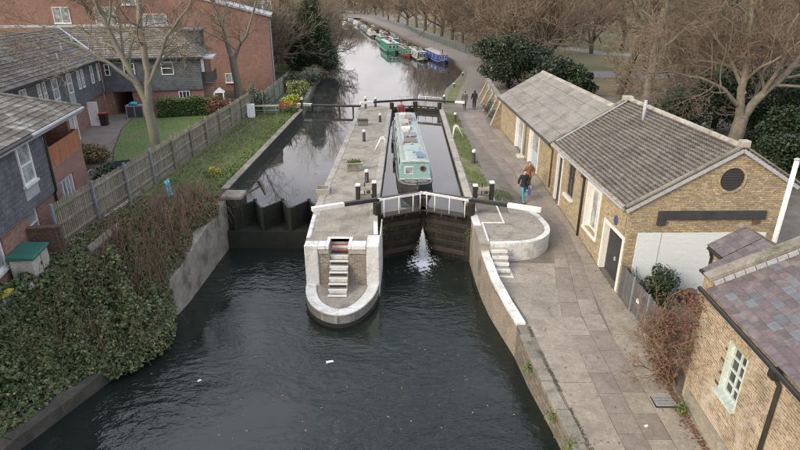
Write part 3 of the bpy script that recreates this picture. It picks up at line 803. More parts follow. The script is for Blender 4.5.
# ------------------------------------------------------------------ lockside furniture
def bollard(label, x, y, z=0., h=.85, group='black and white bollards beside the lock', r=.11):
    t = thing('bollard', label, 'bollard', (x, y, z), 0, group)
    MB().lathe([(r * 1.15, -.02), (r * 1.15, .05), (r, .07), (r * .95, h * .78)], n=14).build('post', M['black_paint'], t, smooth=True)
    MB().lathe([(r * .96, h * .78), (r * 1.12, h * .82), (r * 1.12, h * .95), (r * .7, h)], n=14).build('cap', M['white_paint'], t, smooth=True)
bollard('tall black bollard with white top midway along the lock island', -3.10, 39.6)
bollard('black bollard with white top at the far end of the lock island', -2.24, 46.4, 0, .7)
bollard('short black bollard near the island paddle frame', -2.23, 29.8, 0, .75)
bollard('black bollard on the grass near the far gate beam', 4.1, 46.4, 0, .8)
bollard('black bollard on the grass strip closest to the round platform', 4.25, 33.8, -.02, .9)
bollard('small bollard standing upstream of the island end', -3.0, 53.6, 0, .9)
bollard('small bollard on the towpath bank upstream of far gates', 3.75, 55.4, 0, .85)
bollard('short mooring bollard at the tip of the grass wedge', 7.6, 77, 0, .45)
bollard('low mooring bollard halfway along the grass wedge', 5.6, 66.5, 0, .45)

def paddle_stand(label, x, y, rz=0.):
    t = thing('paddle_stand', label, 'paddle gear', (x, y, 0), rz, 'paddle stands at the near gates')
    for sx in (-.42, .42):
        MB().box(sx - .11, sx + .11, -.13, .13, -.02, .78 + (.16 if sx > 0 else 0)).build('post', M['black_paint'], t, bevel=.02)
        MB().box(sx - .125, sx + .125, -.145, .145, (.785 + (.16 if sx > 0 else 0)), (.89 + (.16 if sx > 0 else 0))).build('post_cap', M['white_paint'], t, bevel=.02)
    MB().box(-.305, .305, -.08, .08, .55, .73).build('crosspiece', M['stone_pale'], t, bevel=.015)
    MB().box(-.30, .30, -.2, .2, -.02, .30).build('base_block', M['stone'], t, bevel=.03)
    MB().tube([(-.08, 0, .3), (-.08, 0, .95)], .03, 8).build('rack_bar', M['dark_metal'], t)
    MB().lathe([(.09, 0), (.11, .03), (.11, .1), (.07, .13)], (.12, -.16, .45), 10).build('gear', M['dark_metal'], t)
paddle_stand('black paddle stand with white caps on the island by near gates', -2.05, 26.75)
paddle_stand('black paddle stand with white caps on the towpath side by near gates', 3.95, 26.75)

def hoop(label, x, y, rz):
    t = thing('ladder_hoop', label, 'handrail', (x, y, 0), rz, 'white ladder handrails')
    for s in (-.25, .25):
        MB().tube([(-.35, s, -.02), (-.28, s, .75), (-.15, s, .88), (.0, s, .82), (.42, s, -.02)], .038, 8).build('hoop', M['white_clean'], t, smooth=True)
    MB().tube([(-.22, -.25, .82), (-.22, .25, .82)], .03, 8).build('cross_rail', M['white_clean'], t, smooth=True)
hoop('white tubular ladder handrail on the island edge beside the boat', -1.75, 37.0, math.pi)
hoop('white tubular ladder handrail on the towpath lock edge', 3.85, 40.9, 0)

def planter(label, x, y, w, d, h, plant):
    t = thing('planter', label, 'planter', (x, y, 0), R(8))
    b = MB()
    b.hexa([(-w / 2 * .9, -d / 2 * .9, 0), (w / 2 * .9, -d / 2 * .9, 0), (w / 2 * .9, d / 2 * .9, 0), (-w / 2 * .9, d / 2 * .9, 0)], [(-w / 2, -d / 2, h), (w / 2, -d / 2, h), (w / 2, d / 2, h), (-w / 2, d / 2, h)])
    b.build('tub', M['stone'], t, bevel=.03)
    for (x0, x1, y0, y1) in ((-w / 2 - .02, w / 2 + .02, -d / 2 - .02, -d / 2 + .06), (-w / 2 - .02, w / 2 + .02, d / 2 - .06, d / 2 + .02), (-w / 2 - .02, -w / 2 + .06, -d / 2 + .062, d / 2 - .062), (w / 2 - .06, w / 2 + .02, -d / 2 + .062, d / 2 - .062)):
        MB().box(x0, x1, y0, y1, h + .002, h + .06).build('rim', M['stone_pale'] if plant else M['dark_metal'], t)
    MB().box(-w / 2 + .065, w / 2 - .065, -d / 2 + .065, d / 2 - .065, h - .05, h + .03).build('soil', M['soil'], t)
    return t
planter('grey stone trough with dark soil at the far end of the island', -3.6, 45.1, .85, .62, .42, False)
ptub = planter('round-cornered planter with green leaves on the island', -3.15, 32.2, .95, .66, .45, True)
# sluice box on island edge
t = thing('sluice_box', 'small open stone sluice box at the left edge of the island', 'sluice box', (-4.42, 27.9, 0))
MB().box(-.36, .36, -.38, -.26, -.4, .30).build('side_wall', M['stone_pale'], t); MB().box(-.36, .36, .26, .38, -.4, .30).build('side_wall', M['stone_pale'], t)
MB().box(.24, .36, -.255, .255, -.4, .30).build('back_wall', M['stone_pale'], t); MB().box(-.32, .238, -.255, .255, -.4, .05).build('grille', M['dark_metal'], t)
# boom across the side channel
t = thing('channel_boom', 'dark footboard beam crossing the mouth of the side channel', 'beam', (-9.9, 52.6, .1))
MB().beam((0, 0, .22), (5.6, -.55, .22), .42, .16).build('beam', M['black_paint'], t, bevel=.02)
MB().beam((-.5, .05, .25), (.9, -.1, .25), .46, .24).build('beam_end', M['white_worn'], t, bevel=.02)
for k in range(4): MB().box(.9 + k * 1.3, 1.02 + k * 1.3, -.2 - k * .12, .0 - k * .12, -2, .14).build('pile', M['wet_timber'], t)
for (x, y, lb) in ((-9.75, 51.6, 'black post with white top on the garden corner by the boom'), (-3.9, 52.8, 'black paddle post at the upstream tip of the island')):
    bollard(lb, x, y, .1 if x < -9 else 0, 1.1)

# ------------------------------------------------------------------ narrowboats
def hull_ring(y, w, zt, zb, wb):
    return [(-w / 2, y, zt), (-w / 2 * wb, y, zb), (w / 2 * wb, y, zb), (w / 2, y, zt)]
def narrowboat(label, loc, rz, L=18., W=2.08, cabin=(1.9, 2.6), hull=(.03, .03, .035), side=(.3, .5, .5), roof=(.5, .5, .5), front=None, trim=(.5, .5, .48), hc=1.05, detail=True, group='moored narrowboats', stripe=None, bulwark=.62):
    """bow at y=0 pointing to -y (towards the camera); z=0 is the waterline"""
    front = front or side
    t = thing('narrowboat', label, 'narrowboat', loc, rz, group)
    mh = solid('hull_%02d%02d%02d' % tuple(int(c * 99) for c in hull), hull, .55); ms = solid('side_%02d%02d%02d' % tuple(int(c * 99) for c in side), side, .5)
    mr = solid('roof_%02d%02d%02d' % tuple(int(c * 99) for c in roof), roof, .7); mf = solid('side_%02d%02d%02d' % tuple(int(c * 99) for c in front), front, .5)
    mt = solid('trim_%02d%02d%02d' % tuple(int(c * 99) for c in trim), trim, .6)
    g = .34
    st = [(0.0, .10, g + .36), (.18, .55, g + .30), (.5, 1.05, g + .22), (1.0, 1.55, g + .12), (1.8, 1.95, g + .03), (3.0, W, g), (L - 2.2, W, g), (L - 1.0, W * .93, g + .05), (L - .4, W * .75, g + .1), (L, W * .4, g + .12)]
    rings = [hull_ring(y + (.0), w, z, -.35, .72 if i < 4 else .94) for i, (y, w, z) in enumerate(st)]
    MB().loft(rings, closed=True).build('hull', mh, t)
    # rubbing strake and gunwale
    gl = MB()
    for i in range(len(st) - 1):
        (y0, w0, z0), (y1, w1, z1) = st[i], st[i + 1]
        for s in (-1, 1):
            a = (s * w0 / 2, y0, z0); b = (s * w1 / 2, y1, z1)
            gl.beam(a, b, .07, .06)
    gl.build('gunwale', mt, t)
    if stripe:
        sb = MB()
        for i in range(0, 4):
            (y0, w0, z0), (y1, w1, z1) = st[i], st[i + 1]
            for s in (-1, 1): sb.beam((s * (w0 / 2 + .02), y0, z0 - .2), (s * (w1 / 2 + .02), y1, z1 - .2), .03, .16)
        sb.build('bow_band', solid('band_%02d%02d%02d' % tuple(int(c * 99) for c in stripe), stripe), t)
    y0, y1 = cabin[0], L - cabin[1]
    wb, wt = W - .22, W - .52
    zf, zr = g, g + hc
    sec = lambda y, tilt=0: [(-wb / 2, y - tilt, zf), (wb / 2, y - tilt, zf), (wt / 2, y, zr), (wt / 4, y, zr + .06), (-wt / 4, y, zr + .06), (-wt / 2, y, zr)]
    cab = MB().loft([sec(y0, .14), sec(y1)], closed=True).build('cabin', ms, t)
    bulk = [(-wb / 2, y0 - .155, zf), (wb / 2, y0 - .155, zf), (wt / 2, y0 - .02, zr), (wt / 4, y0 - .02, zr + .06), (-wt / 4, y0 - .02, zr + .06), (-wt / 2, y0 - .02, zr)]
    MB().extr(bulk, (0, -.012, 0)).build('front_bulkhead', mf, t)
    rf = [(-wt / 2 - .05, y0 - .1, zr - .015), (-wt / 2 - .05, y0 - .1, zr + .012), (-wt / 4, y0 - .1, zr + .075), (wt / 4, y0 - .1, zr + .075), (wt / 2 + .05, y0 - .1, zr + .012), (wt / 2 + .05, y0 - .1, zr - .015)]
    rfo = MB().extr(rf, (0, y1 - y0 + .2, 0)).build('roof', mr, t)
    zs = zr + .075
    # windows on both sides
    nwin = 5 if detail else 4
    for s in (-1, 1):
        for k in range(nwin):
            yc = y0 + (k + .6) * (y1 - y0) / nwin
            xb = wb / 2 - (wb - wt) / 2 * .30 / hc; xt = wb / 2 - (wb - wt) / 2 * .78 / hc
            q = [(s * xb, yc - .45, zf + .30), (s * xb, yc + .45, zf + .30), (s * xt, yc + .45, zf + .78), (s * xt, yc - .45, zf + .78)]
            if s < 0: q = q[::-1]
            w_ = MB().extr(q, (s * .015, 0, 0)).build('window', M['upvc'] if detail else M['white_paint'], t)
            c = np.mean(np.array(q), axis=0)
            qq = [tuple(c + (np.array(p) - c) * .86) for p in q]
            MB().extr([(p[0] + s * .012, p[1], p[2]) for p in qq], (s * .014, 0, 0)).build('pane', M['glass'], w_)
    return t, dict(g=g, y0=y0, y1=y1, zr=zr, zs=zs, wb=wb, wt=wt, zf=zf, L=L, W=W)
def box_part(t, name, m, x0, x1, y0, y1, z0, z1, bevel=0): return MB().box(x0, x1, y0, y1, z0, z1).build(name, m, t, bevel=bevel)
def front_window(t, d, x0, x1, z0, z1, m='glass_pale', frame='upvc'):
    tl = .135 / (d['zr'] - d['zf'])
    yy = lambda z: d['y0'] - .155 - .012 + tl * (z - d['zf'])
    q = [(x0, yy(z0), z0), (x1, yy(z0), z0), (x1, yy(z1), z1), (x0, yy(z1), z1)]
    w = MB().extr(q[::-1], (0, -.02, 0)).build('window', M[frame], t)
    c = np.mean(np.array(q), axis=0); qq = [tuple(c + (np.array(p) - c) * .84) for p in q]
    MB().extr([(p[0], p[1] - .016, p[2]) for p in qq][::-1], (0, -.012, 0)).build('pane', M[m], w)

# the boat in the lock
ang = math.atan2(-(-.25 - .62), (47.5 - 28.4))
t, d = narrowboat('turquoise and white narrowboat with black hull inside the lock chamber', (.62, 28.35, Z_UP), ang, L=19.0, W=2.05, cabin=(2.1, 2.4), hull=(.055, .055, .06), side=(.34, .46, .45), roof=(.40, .46, .44), front=(.26, .46, .44), trim=(.22, .22, .22), hc=1.02, group='narrowboats')
front_window(t, d, -.62, -.12, d['zf'] + .34, d['zf'] + .78, 'glass_pale', 'white_clean')
red = solid('life_red', (.22, .05, .05))
tl = .135 / (d['zr'] - d['zf'])
zc = d['zf'] + .66; yc = d['y0'] - .17 + tl * (zc - d['zf'])
MB().tube([(.42 + .13 * math.cos(a), yc - .035 + tl * .13 * math.sin(a), zc + .13 * math.sin(a)) for a in np.linspace(0, 2 * math.pi, 17)], .035, 8).build('porthole_rim', red, t, smooth=True)
MB().lathe([(.11, 0), (.11, .02)], (0, 0, 0), 16).build('porthole_glass', M['glass'], t).matrix_local = Matrix.Translation((.42, yc, zc)) @ Matrix.Rotation(math.pi / 2, 4, 'X')
# well deck, cratch board line, bow details
box_part(t, 'deck', solid('deck_grey', (.20, .20, .20), .8), -.62, .62, 1.35, 1.93, d['g'] + .02, d['g'] + .08)
box_part(t, 'sill_band', M['white_worn'], -d['wb'] / 2 - .01, d['wb'] / 2 + .01, d['y0'] - .2, d['y0'] - .172, d['zf'] + .02, d['zf'] + .10)
MB().tube([(-.3, .8, d['g'] + .2), (0, .55, d['g'] + .33), (.3, .8, d['g'] + .2)], .03, 7).build('bow_rope', solid('rope', (.30, .28, .23), .9), t)
MB().tube([(0, -.06, .62), (0, -.1, .45), (0, -.05, .25)], .09, 8).build('bow_fender', M['dark_metal'], t, smooth=True)
MB().lathe([(.06, 0), (.06, .12), (.09, .14), (.09, .17)], (0, .95, d['g'] + .1), 10).build('bow_cleat', M['dark_metal'], t)
# roof fittings
for (n_, m_, x0, x1, ya, yb, h) in (('roof_hatch', solid('hatch_brown', (.20, .17, .14)), -.45, .35, 6.3, 7.5, .09), ('solar_panel', solid('solar', (.06, .07, .09), .25), -.40, .40, 7.9, 9.2, .07), ('roof_box', M['white_worn'], -.5, .1, 9.8, 10.6, .20), ('roof_hatch', solid('hatch_teal', (.30, .45, .46)), -.38, .38, 4.4, 5.1, .06), ('roof_box', solid('tarp_blue', (.16, .24, .34)), .15, .5, 2.6, 3.7, .14), ('roof_box', solid('tarp_grey', (.42, .41, .38)), -.45, .1, 11.6, 13.0, .22), ('roof_box', solid('wood_pile', (.30, .22, .15)), -.1, .45, 13.2, 14.4, .25), ('roof_box', solid('tarp_white', (.62, .62, .60)), -.5, .0, 14.6, 15.6, .2)):
    box_part(t, n_, m_, x0, x1, ya, yb, d['zs'] - .02, d['zs'] + h, .015)
for k in range(3): MB().lathe([(.07, 0), (.07, .06), (.11, .09), (.08, .12), (.02, .13)], (0, 3.9 + k * 2.0, d['zs'] - .01), 10).build('mushroom_vent', M['zinc'], t, smooth=True)
for k in range(7):   # clutter and plants along the roof
    xx = -.38 + (k * .29) % .8; yy2 = 10.9 + k * .75
    MB().lathe([(.09, 0), (.12, .2), (.10, .2)], (xx, yy2, d['zs'] - .01), 9).build('plant_pot', solid('pot_%d' % (k % 3), ((.3, .12, .07), (.2, .25, .2), (.42, .4, .36))[k % 3]), t)
for s in (-1, 1): MB().tube([(s * d['wt'] / 2 * .92, d['y0'] + .2, d['zs'] + .03), (s * d['wt'] / 2 * .92, d['y1'] - .2, d['zs'] + .03)], .02, 6).build('grab_rail', M['zinc'], t)
MB().lathe([(.07, 0), (.07, .55), (.09, .56), (.09, .62)], (-.42, 15.8, d['zs'] - .02), 10).build('chimney', M['dark_metal'], t)
MB().beam((-.6, 5.8, d['zs'] + .06), (.2, 10.9, d['zs'] + .06), .06, .05).build('boat_pole', solid('pole_wood', (.36, .27, .17)), t)
for k, yy2 in enumerate((6.2, 11.2)):
    MB().tube([(-d['W'] / 2 - .09, yy2, -.02), (-d['W'] / 2 - .09, yy2, .5)], .10, 8).build('side_fender', M['black_paint'], t, smooth=True)
    MB().tube([(-d['W'] / 2 - .09, yy2, .5), (-d['wt'] / 2, yy2, d['zs'])], .012, 5).build('fender_rope', M['rust'], t)
MB().tube([(0, 18.3, .4), (0, 18.3, 1.05), (0, 17.2, 1.2)], .03, 8).build('tiller', M['dark_metal'], t)

# moored boats upstream; bow facing the camera
def moored(label, x, y, rzd, **k):
    t, d = narrowboat(label, (x, y, Z_UP), R(rzd), detail=False, **k)
    return t, d
def fittings(t, d, seed, rail=(.3, .3, .3)):
    rr = random.Random(seed)
    pal = [(.35, .33, .3), (.1, .16, .2), (.25, .12, .08), (.5, .5, .48), (.12, .2, .12), (.3, .22, .14)]
    y = d['y0'] + .8
    while y < d['y1'] - 1:
        w = rr.uniform(.3, .7); L = rr.uniform(.5, 1.3); x = rr.uniform(-.35, .35 - w / 2); c = rr.choice(pal)
        box_part(t, 'roof_box', solid('clutter_%d' % pal.index(c), c, .8), x - w / 2 + .1, x + w / 2 + .1, y, y + L, d['zs'] - .02, d['zs'] + rr.uniform(.08, .35))
        y += L + rr.uniform(.3, 1.6)
    MB().lathe([(.07, 0), (.07, .5), (.09, .52), (.09, .6)], (rr.choice((-.4, .4)), d['y0'] + 2.2, d['zs'] - .02), 9).build('chimney', M['dark_metal'], t)
t, d = moored('bright blue narrowboat moored nearest the towpath edge', 6.3, 94.0, 8.5, L=17, hull=(.03, .03, .06), side=(.04, .075, .36), roof=(.42, .40, .37), front=(.05, .09, .42), trim=(.30, .36, .60))
for x in (-.55, -.12, .31): front_window(t, d, x, x + .34, d['zf'] + .35, d['zf'] + .88, 'glass', 'white_clean')
fittings(t, d, 1)
t, d = moored('black and white narrowboat with dark green cabin front', 3.0, 98.5, 8.5, L=17, hull=(.025, .028, .028), side=(.45, .46, .44), roof=(.50, .50, .49), front=(.05, .085, .075), trim=(.62, .60, .52), stripe=(.60, .58, .48))
for x in (-.5, .12): front_window(t, d, x, x + .38, d['zf'] + .15, d['zf'] + .9, 'glass', 'white_clean')
fittings(t, d, 2)
t, d = moored('green narrowboat with red bow between dark and wide boats', .55, 105.5, 8.5, L=16, hull=(.16, .05, .045), side=(.06, .20, .14), roof=(.26, .24, .2), front=(.08, .24, .16), trim=(.42, .12, .08), stripe=(.42, .10, .07))
for x in (-.5, .12): front_window(t, d, x, x + .38, d['zf'] + .3, d['zf'] + .85, 'glass', 'white_clean')
fittings(t, d, 3)
t, d = moored('wide green and white canal boat with panoramic front windows', -2.3, 113.5, 8.5, L=18, W=3.0, hull=(.03, .16, .12), side=(.03, .27, .18), roof=(.52, .52, .49), front=(.03, .27, .18), trim=(.6, .6, .58), hc=1.45)
for x in (-1.05, -.33, .39): front_window(t, d, x, x + .64, d['zf'] + .5, d['zf'] + 1.15, 'glass', 'white_clean')
fittings(t, d, 4)
t, d = moored('teal narrowboat moored behind the wide green boat', -5.4, 142, 8, L=17, hull=(.03, .05, .05), side=(.08, .26, .24), roof=(.40, .44, .42), trim=(.5, .5, .48)); fittings(t, d, 5)
t, d = moored('pale grey canvas topped narrowboat far along the moorings', -9.3, 164, 8, L=18, hull=(.05, .05, .055), side=(.42, .43, .44), roof=(.46, .46, .47), trim=(.5, .5, .5)); fittings(t, d, 6)
t, d = moored('dark grey narrowboat far up the moorings with cluttered roof', -13.8, 198, 9, L=18, hull=(.03, .03, .035), side=(.16, .17, .18), roof=(.34, .34, .34), trim=(.4, .4, .4)); fittings(t, d, 7)
t, d = moored('white cruiser-like boat at the far bend of the canal', -19.8, 240, 10, L=18, hull=(.45, .45, .46), side=(.58, .59, .60), roof=(.55, .55, .55), trim=(.5, .5, .5)); fittings(t, d, 8)
t, d = moored('navy boat lying inside the teal narrowboat', -2.2, 133, 8, L=16, hull=(.03, .03, .04), side=(.06, .09, .16), roof=(.36, .36, .38), trim=(.4, .4, .4)); fittings(t, d, 9)
t, d = moored('maroon boat lying inside the grey canvas topped boat', -5.6, 158, 8, L=16, hull=(.03, .03, .03), side=(.20, .06, .06), roof=(.38, .36, .34), trim=(.4, .35, .3)); fittings(t, d, 10)
t, d = moored('blue grey boat at the distant bend beside white boat', -25.5, 275, 11, L=18, hull=(.05, .06, .09), side=(.22, .28, .36), roof=(.45, .46, .48), trim=(.5, .5, .5)); fittings(t, d, 11)
t, d = moored('small white boat alone near the garden bank bend', -25.0, 236, 10, L=12, hull=(.55, .55, .55), side=(.66, .66, .66), roof=(.62, .62, .62), trim=(.6, .6, .6))
t, d = moored('pale boat moored furthest up the canal', -40, 372, 12, L=20, hull=(.3, .32, .36), side=(.45, .48, .53), roof=(.5, .5, .52), trim=(.5, .5, .5))
t, d = moored('dark green narrowboat with tarpaulined roof in the far line', -11.6, 182, 9, L=17, hull=(.03, .03, .03), side=(.05, .12, .09), roof=(.22, .24, .22), trim=(.3, .3, .28)); fittings(t, d, 12)
t, d = moored('black narrowboat in the far line before the white cruiser', -16.6, 219, 9, L=17, hull=(.02, .02, .022), side=(.05, .055, .07), roof=(.2, .21, .24), trim=(.3, .3, .3)); fittings(t, d, 13)
t, d = moored('slate blue narrowboat in the far line beyond the white cruiser', -22.5, 258, 10, L=16, hull=(.03, .03, .04), side=(.10, .14, .20), roof=(.3, .32, .35), trim=(.35, .35, .35)); fittings(t, d, 14)
t, d = moored('brown narrowboat lying inside the dark grey cluttered one', -10.0, 196, 9, L=16, hull=(.03, .025, .02), side=(.16, .10, .06), roof=(.28, .25, .22), trim=(.3, .26, .2)); fittings(t, d, 15)
t, d = moored('weathered grey boat beyond the blue grey boat at the bend', -30.5, 300, 11, L=18, hull=(.04, .04, .045), side=(.22, .23, .25), roof=(.3, .31, .33), trim=(.3, .3, .3)); fittings(t, d, 16)
# ------------------------------------------------------------------ buildings on the towpath side
def wall_open(mb, a0, a1, z0, z1, ops, t0, t1, axis='y', ztop=None):
    """wall slab along an axis with rectangular openings [(a,b,zl,zh)]; t0,t1 = extent across"""
    A = sorted({a0, a1, *[v for o in ops for v in o[:2]]}); Z = sorted({z0, z1, *[v for o in ops for v in o[2:4]]})
    for p, q in zip(A, A[1:]):
        run = None
        for r, s in zip(Z, Z[1:]):
            c, e = (p + q) / 2, (r + s) / 2
            hole = any(o[0] < c < o[1] and o[2] < e < o[3] for o in ops)
            if not hole: run = (run[0], s) if run else (r, s)
            if hole or s == Z[-1]:
                if run:
                    if axis == 'y': mb.box(t0, t1, p, q, run[0], run[1])
                    else: mb.box(p, q, t0, t1, run[0], run[1])
                run = None
    return mb

def casement(parent, place, w, h, name='window', frame='upvc', glass='glass', fw=.06, depth=.07, bars=(1, 1), sill=None, sash=False, z_split=None):
    """window in local plane: place(u, v, d) -> 3D; u across 0..w, v up 0..h, d outwards"""
    def slab(u0, u1, v0, v1, d0, d1, nm, m, par):
        c = [(u0, v0), (u1, v0), (u1, v1), (u0, v1)]
        mb = MB(); mb.hexa([place(u, v, d0) for u, v in c], [place(u, v, d1) for u, v in c])
        return mb.build(nm, m, par)
    mb = MB()
    def add(u0, u1, v0, v1, d0=0., d1=depth):
        c = [(u0, v0), (u1, v0), (u1, v1), (u0, v1)]
        mb.hexa([place(u, v, d0) for u, v in c], [place(u, v, d1) for u, v in c])
    add(0, w, 0, fw); add(0, w, h - fw, h); add(0, fw, fw, h - fw); add(w - fw, w, fw, h - fw)
    nx, nz = bars
    for i in range(1, nx): add(w * i / nx - fw * .4, w * i / nx + fw * .4, fw, h - fw, 0, depth * .8)
    zs_ = [h * j / nz for j in range(1, nz)] if z_split is None else z_split
    for zz_ in zs_:
        xs = [fw] + [w * i / nx for i in range(1, nx)] + [w - fw]
        for xa, xb in zip(xs, xs[1:]):
            add(xa + (fw * .41 if xa > fw else 0), xb - (fw * .41 if xb < w - fw else 0), zz_ - fw * .4, zz_ + fw * .4, 0, depth * .8)
    fr = mb.build(name, M[frame], parent)
    us = [fw] + [w * i / nx for i in range(1, nx)] + [w - fw]; vs = [fw] + sorted(zs_) + [h - fw]
    for ua, ub in zip(us, us[1:]):
        for va, vb in zip(vs, vs[1:]):
            slab(ua, ub, va, vb, .004, .018, 'pane', M[glass], fr)
    if sill: slab(-.08, w + .08, -.09, -.002, -.02, depth + sill, 'sill', M['white_worn'] if frame != 'sage_paint' else M['sage_paint'], fr)
    return fr

WB = math.atan(.0262)
lc = thing('lock_workshop', 'long low yellow brick lockside building with tiled and sheeted roofs', 'building', (8.21, 18.84, 0), WB)
opsA = [(.25, 2.1, -1.3, 1.22), (2.95, 4.45, .08, 2.1), (6.4, 7.45, .62, 2.3), (8.4, 9.25, -.5, 2.12)]
opsB = [(13.3, 15.5, -.4, 2.40), (17.5, 19.5, -.2, 2.40)]
wa = MB(); wall_open(wa, .30, 9.9, -1.4, 2.62, opsA, 0, .35)
wa.build('front_wall', M['brick_yellow'], lc)
wb_ = MB(); wall_open(wb_, 9.9, 25.25, -.6, 2.66, opsB, .005, .35)
wb_.build('front_wall', M['brick_yellow'], lc)
# gables
gz = lambda x: 2.62 + .6 * x if x < 3.55 else 2.62 + .6 * 3.55 - .6 * (x - 3.55)
gab = [(0, -1.4), (5.55, -1.4), (5.55, gz(5.55)), (3.55, gz(3.55)), (0, gz(0))]
MB().extr([(x, .30, z) for x, z in gab][::-1], (0, -.30, 0)).build('gable_wall', M['brick_gable'], lc)
MB().extr([(x, 9.92, z + .12) for x, z in gab][::-1], (0, -.2, 0)).build('party_wall', M['brick_gable'], lc)
MB().box(5.3, 5.56, .31, 25.2, -1.4, 3.3).build('back_wall', M['brick_gable'], lc)
MB().extr([(0, 25.25, -.5), (6, 25.25, -.5), (6, 25.25, 2.7), (3.0, 25.25, 4.38), (0, 25.25, 2.66)][::-1], (0, -.25, 0)).build('gable_wall', M['brick_gable'], lc)
# white painted lower gable with a shallow step
MB().box(.38, 1.25, -.045, -.002, -1.4, 1.60).build('painted_panel', M['white_brick'], lc)
MB().box(1.252, 5.2, -.014, -.002, -1.4, 1.60).build('painted_panel', M['white_brick'], lc)
bm_ = MB().box(1.0, 4.95, -.09, -.002, 2.14, 2.46).build('black_beam', M['door_dark'], lc)
MB().box(1.0, 1.30, -.088, -.003, 1.92, 2.138).build('bracket', M['door_dark'], bm_)
MB().box(4.55, 4.8, -.07, -.003, 1.95, 2.138).build('bracket', M['rust'], bm_)
# round louvred vent
vt = MB(); n = 28
ring = [(math.cos(2 * math.pi * k / n), math.sin(2 * math.pi * k / n)) for k in range(n)]
vt.loft([[(3.42 + .52 * c, -.004, 3.66 + .52 * s) for c, s in ring], [(3.42 + .52 * c, -.05, 3.66 + .52 * s) for c, s in ring], [(3.42 + .43 * c, -.05, 3.66 + .43 * s) for c, s in ring], [(3.42 + .43 * c, -.004, 3.66 + .43 * s) for c, s in ring]], closed=True, cap=False)
vent = vt.build('round_vent', M['brick_gable'], lc)
for k in range(9):
    z = 3.66 - .38 + k * .095; hw = math.sqrt(max(.01, .43 ** 2 - (z - 3.66) ** 2)) - .01
    MB().obox((3.42, -.02, z), (2 * hw, .05, .018), rx=R(35)).build('louvre', M['dark_metal'], vent)
MB().loft([[(3.42 + .43 * c, -.003, 3.66 + .43 * s) for c, s in ring], [(3.42 + .43 * c, -.0045, 3.66 + .43 * s) for c, s in ring]]).build('backing', M['door_dark'], vent)
# barge boards
for x0, x1 in ((-.22, 3.55), (5.85, 3.55)):
    z0 = gz(0) + .6 * x0 if x0 < 1 else gz(5.55) - .6 * .3
    MB().beam((x0, -.10, z0 - .02), (x1, -.10, gz(3.55) - .02), .05, .13).build('barge_board', M['zinc'], lc)
MB().beam((-.24, -.04, gz(0) - .6 * .24 + .17), (3.55, -.04, gz(3.55) + .15), .18, .06).build('verge', M['stone'], lc)
MB().beam((5.85, -.04, gz(5.55) - .6 * .3 + .17), (3.55, -.04, gz(3.55) + .15), .18, .06).build('verge', M['stone'], lc)
MB().box(3.40, 3.72, -.16, .14, gz(3.55) + .08, gz(3.55) + .33).build('ridge_end', M['stone_pale'], lc, bevel=.03)
# tiled roof A, waved tiles in courses (too small to tell apart)
def wavy_roof(name, x0, z0, x1, z1, y0, y1, parent, m, wave=.165, amp=.024, courses=25):
    mb = MB(); ny = int((y1 - y0) / wave * 5); n = ny + 1
    for c in range(courses):
        for e in (0, 1):
            t = (c + e * 1.02) / courses; lift = .05 * (1 - e)
            for k in range(n):
                y = y0 + (y1 - y0) * k / ny; ph = 2 * math.pi * (y - y0) / wave
                h = amp * (math.sin(ph) + .35 * math.sin(2 * ph))
                j = .008 * math.sin(c * 7.3 + k // 5 * 12.9)
                mb.v.append((x0 + (x1 - x0) * t, y, z0 + (z1 - z0) * t + h + lift + j))
        b = c * 2 * n
        for k in range(ny):
            f = (b + k, b + n + k, b + n + k + 1, b + k + 1)
            mb.f.append(f if x1 < x0 else f[::-1])
        if c:
            for k in range(ny): mb.f.append((b + k, b + k + 1, b - n + k + 1, b - n + k))
    o = mb.build(name, m, parent, smooth=True); o['kind'] = 'stuff'; return o
wavy_roof('tile_courses', -.30, gz(0) - .18 + .1, 3.55, gz(3.55) + .08, .10, 9.72, lc, M['tile_roof'])
wavy_roof('tile_courses', 5.85, gz(5.55) - .18 + .1, 3.55, gz(3.55) + .08, .10, 9.72, lc, M['tile_roof'], courses=15)
for k in range(20): MB().lathe([(.12, 0), (.13, .24), (.12, .47)], n=8).build('ridge_tile', M['stone_pale'], lc).matrix_local = Matrix.Translation((3.55, .14 + k * .48, gz(3.55) + .08)) @ Matrix.Rotation(-math.pi / 2, 4, 'X')
# parapet over the junction of the two roofs
MB().beam((-.25, 9.86, 2.62), (3.55, 9.86, 4.95), .30, .14).build('parapet_coping', M['stone'], lc)
MB().beam((-.1, 9.62, 2.72), (3.3, 9.62, 4.80), .10, .05).build('flashing', M['zinc'], lc)
MB().box(3.2, 3.65, 9.6, 10.05, 4.80, 5.02).build('parapet_end', M['stone_pale'], lc, bevel=.03)
# sheeted roof B
bz = lambda x: 2.62 + .585 * x
for c in range(5):
    for k in range(15):
        x0 = -.3 + c * .67; x1 = x0 + .72; y0 = 10.02 + k * 1.025; y1 = y0 + 1.015
        h0 = .07 - .0; 
        b = [(x0, y0, bz(x0) + .07), (x1, y0, bz(x1) + .035), (x1, y1, bz(x1) + .035), (x0, y1, bz(x0) + .07)]
        tp = [(x, y, z + .018) for x, y, z in b]
        MB().hexa(b, tp).build('roof_sheet', M['fibre_roof'], lc)
MB().hexa([(3.02, 10.0, 4.36), (6.2, 10.0, 2.5), (6.2, 25.4, 2.5), (3.02, 25.4, 4.36)], [(3.02, 10.0, 4.42), (6.2, 10.0, 2.56), (6.2, 25.4, 2.56), (3.02, 25.4, 4.42)]).build('roof_slope', M['fibre_roof'], lc)
MB().box(-.1, .35, 10.0, 25.2, 2.45, 2.60).build('eaves_board', M['dark_metal'], lc)
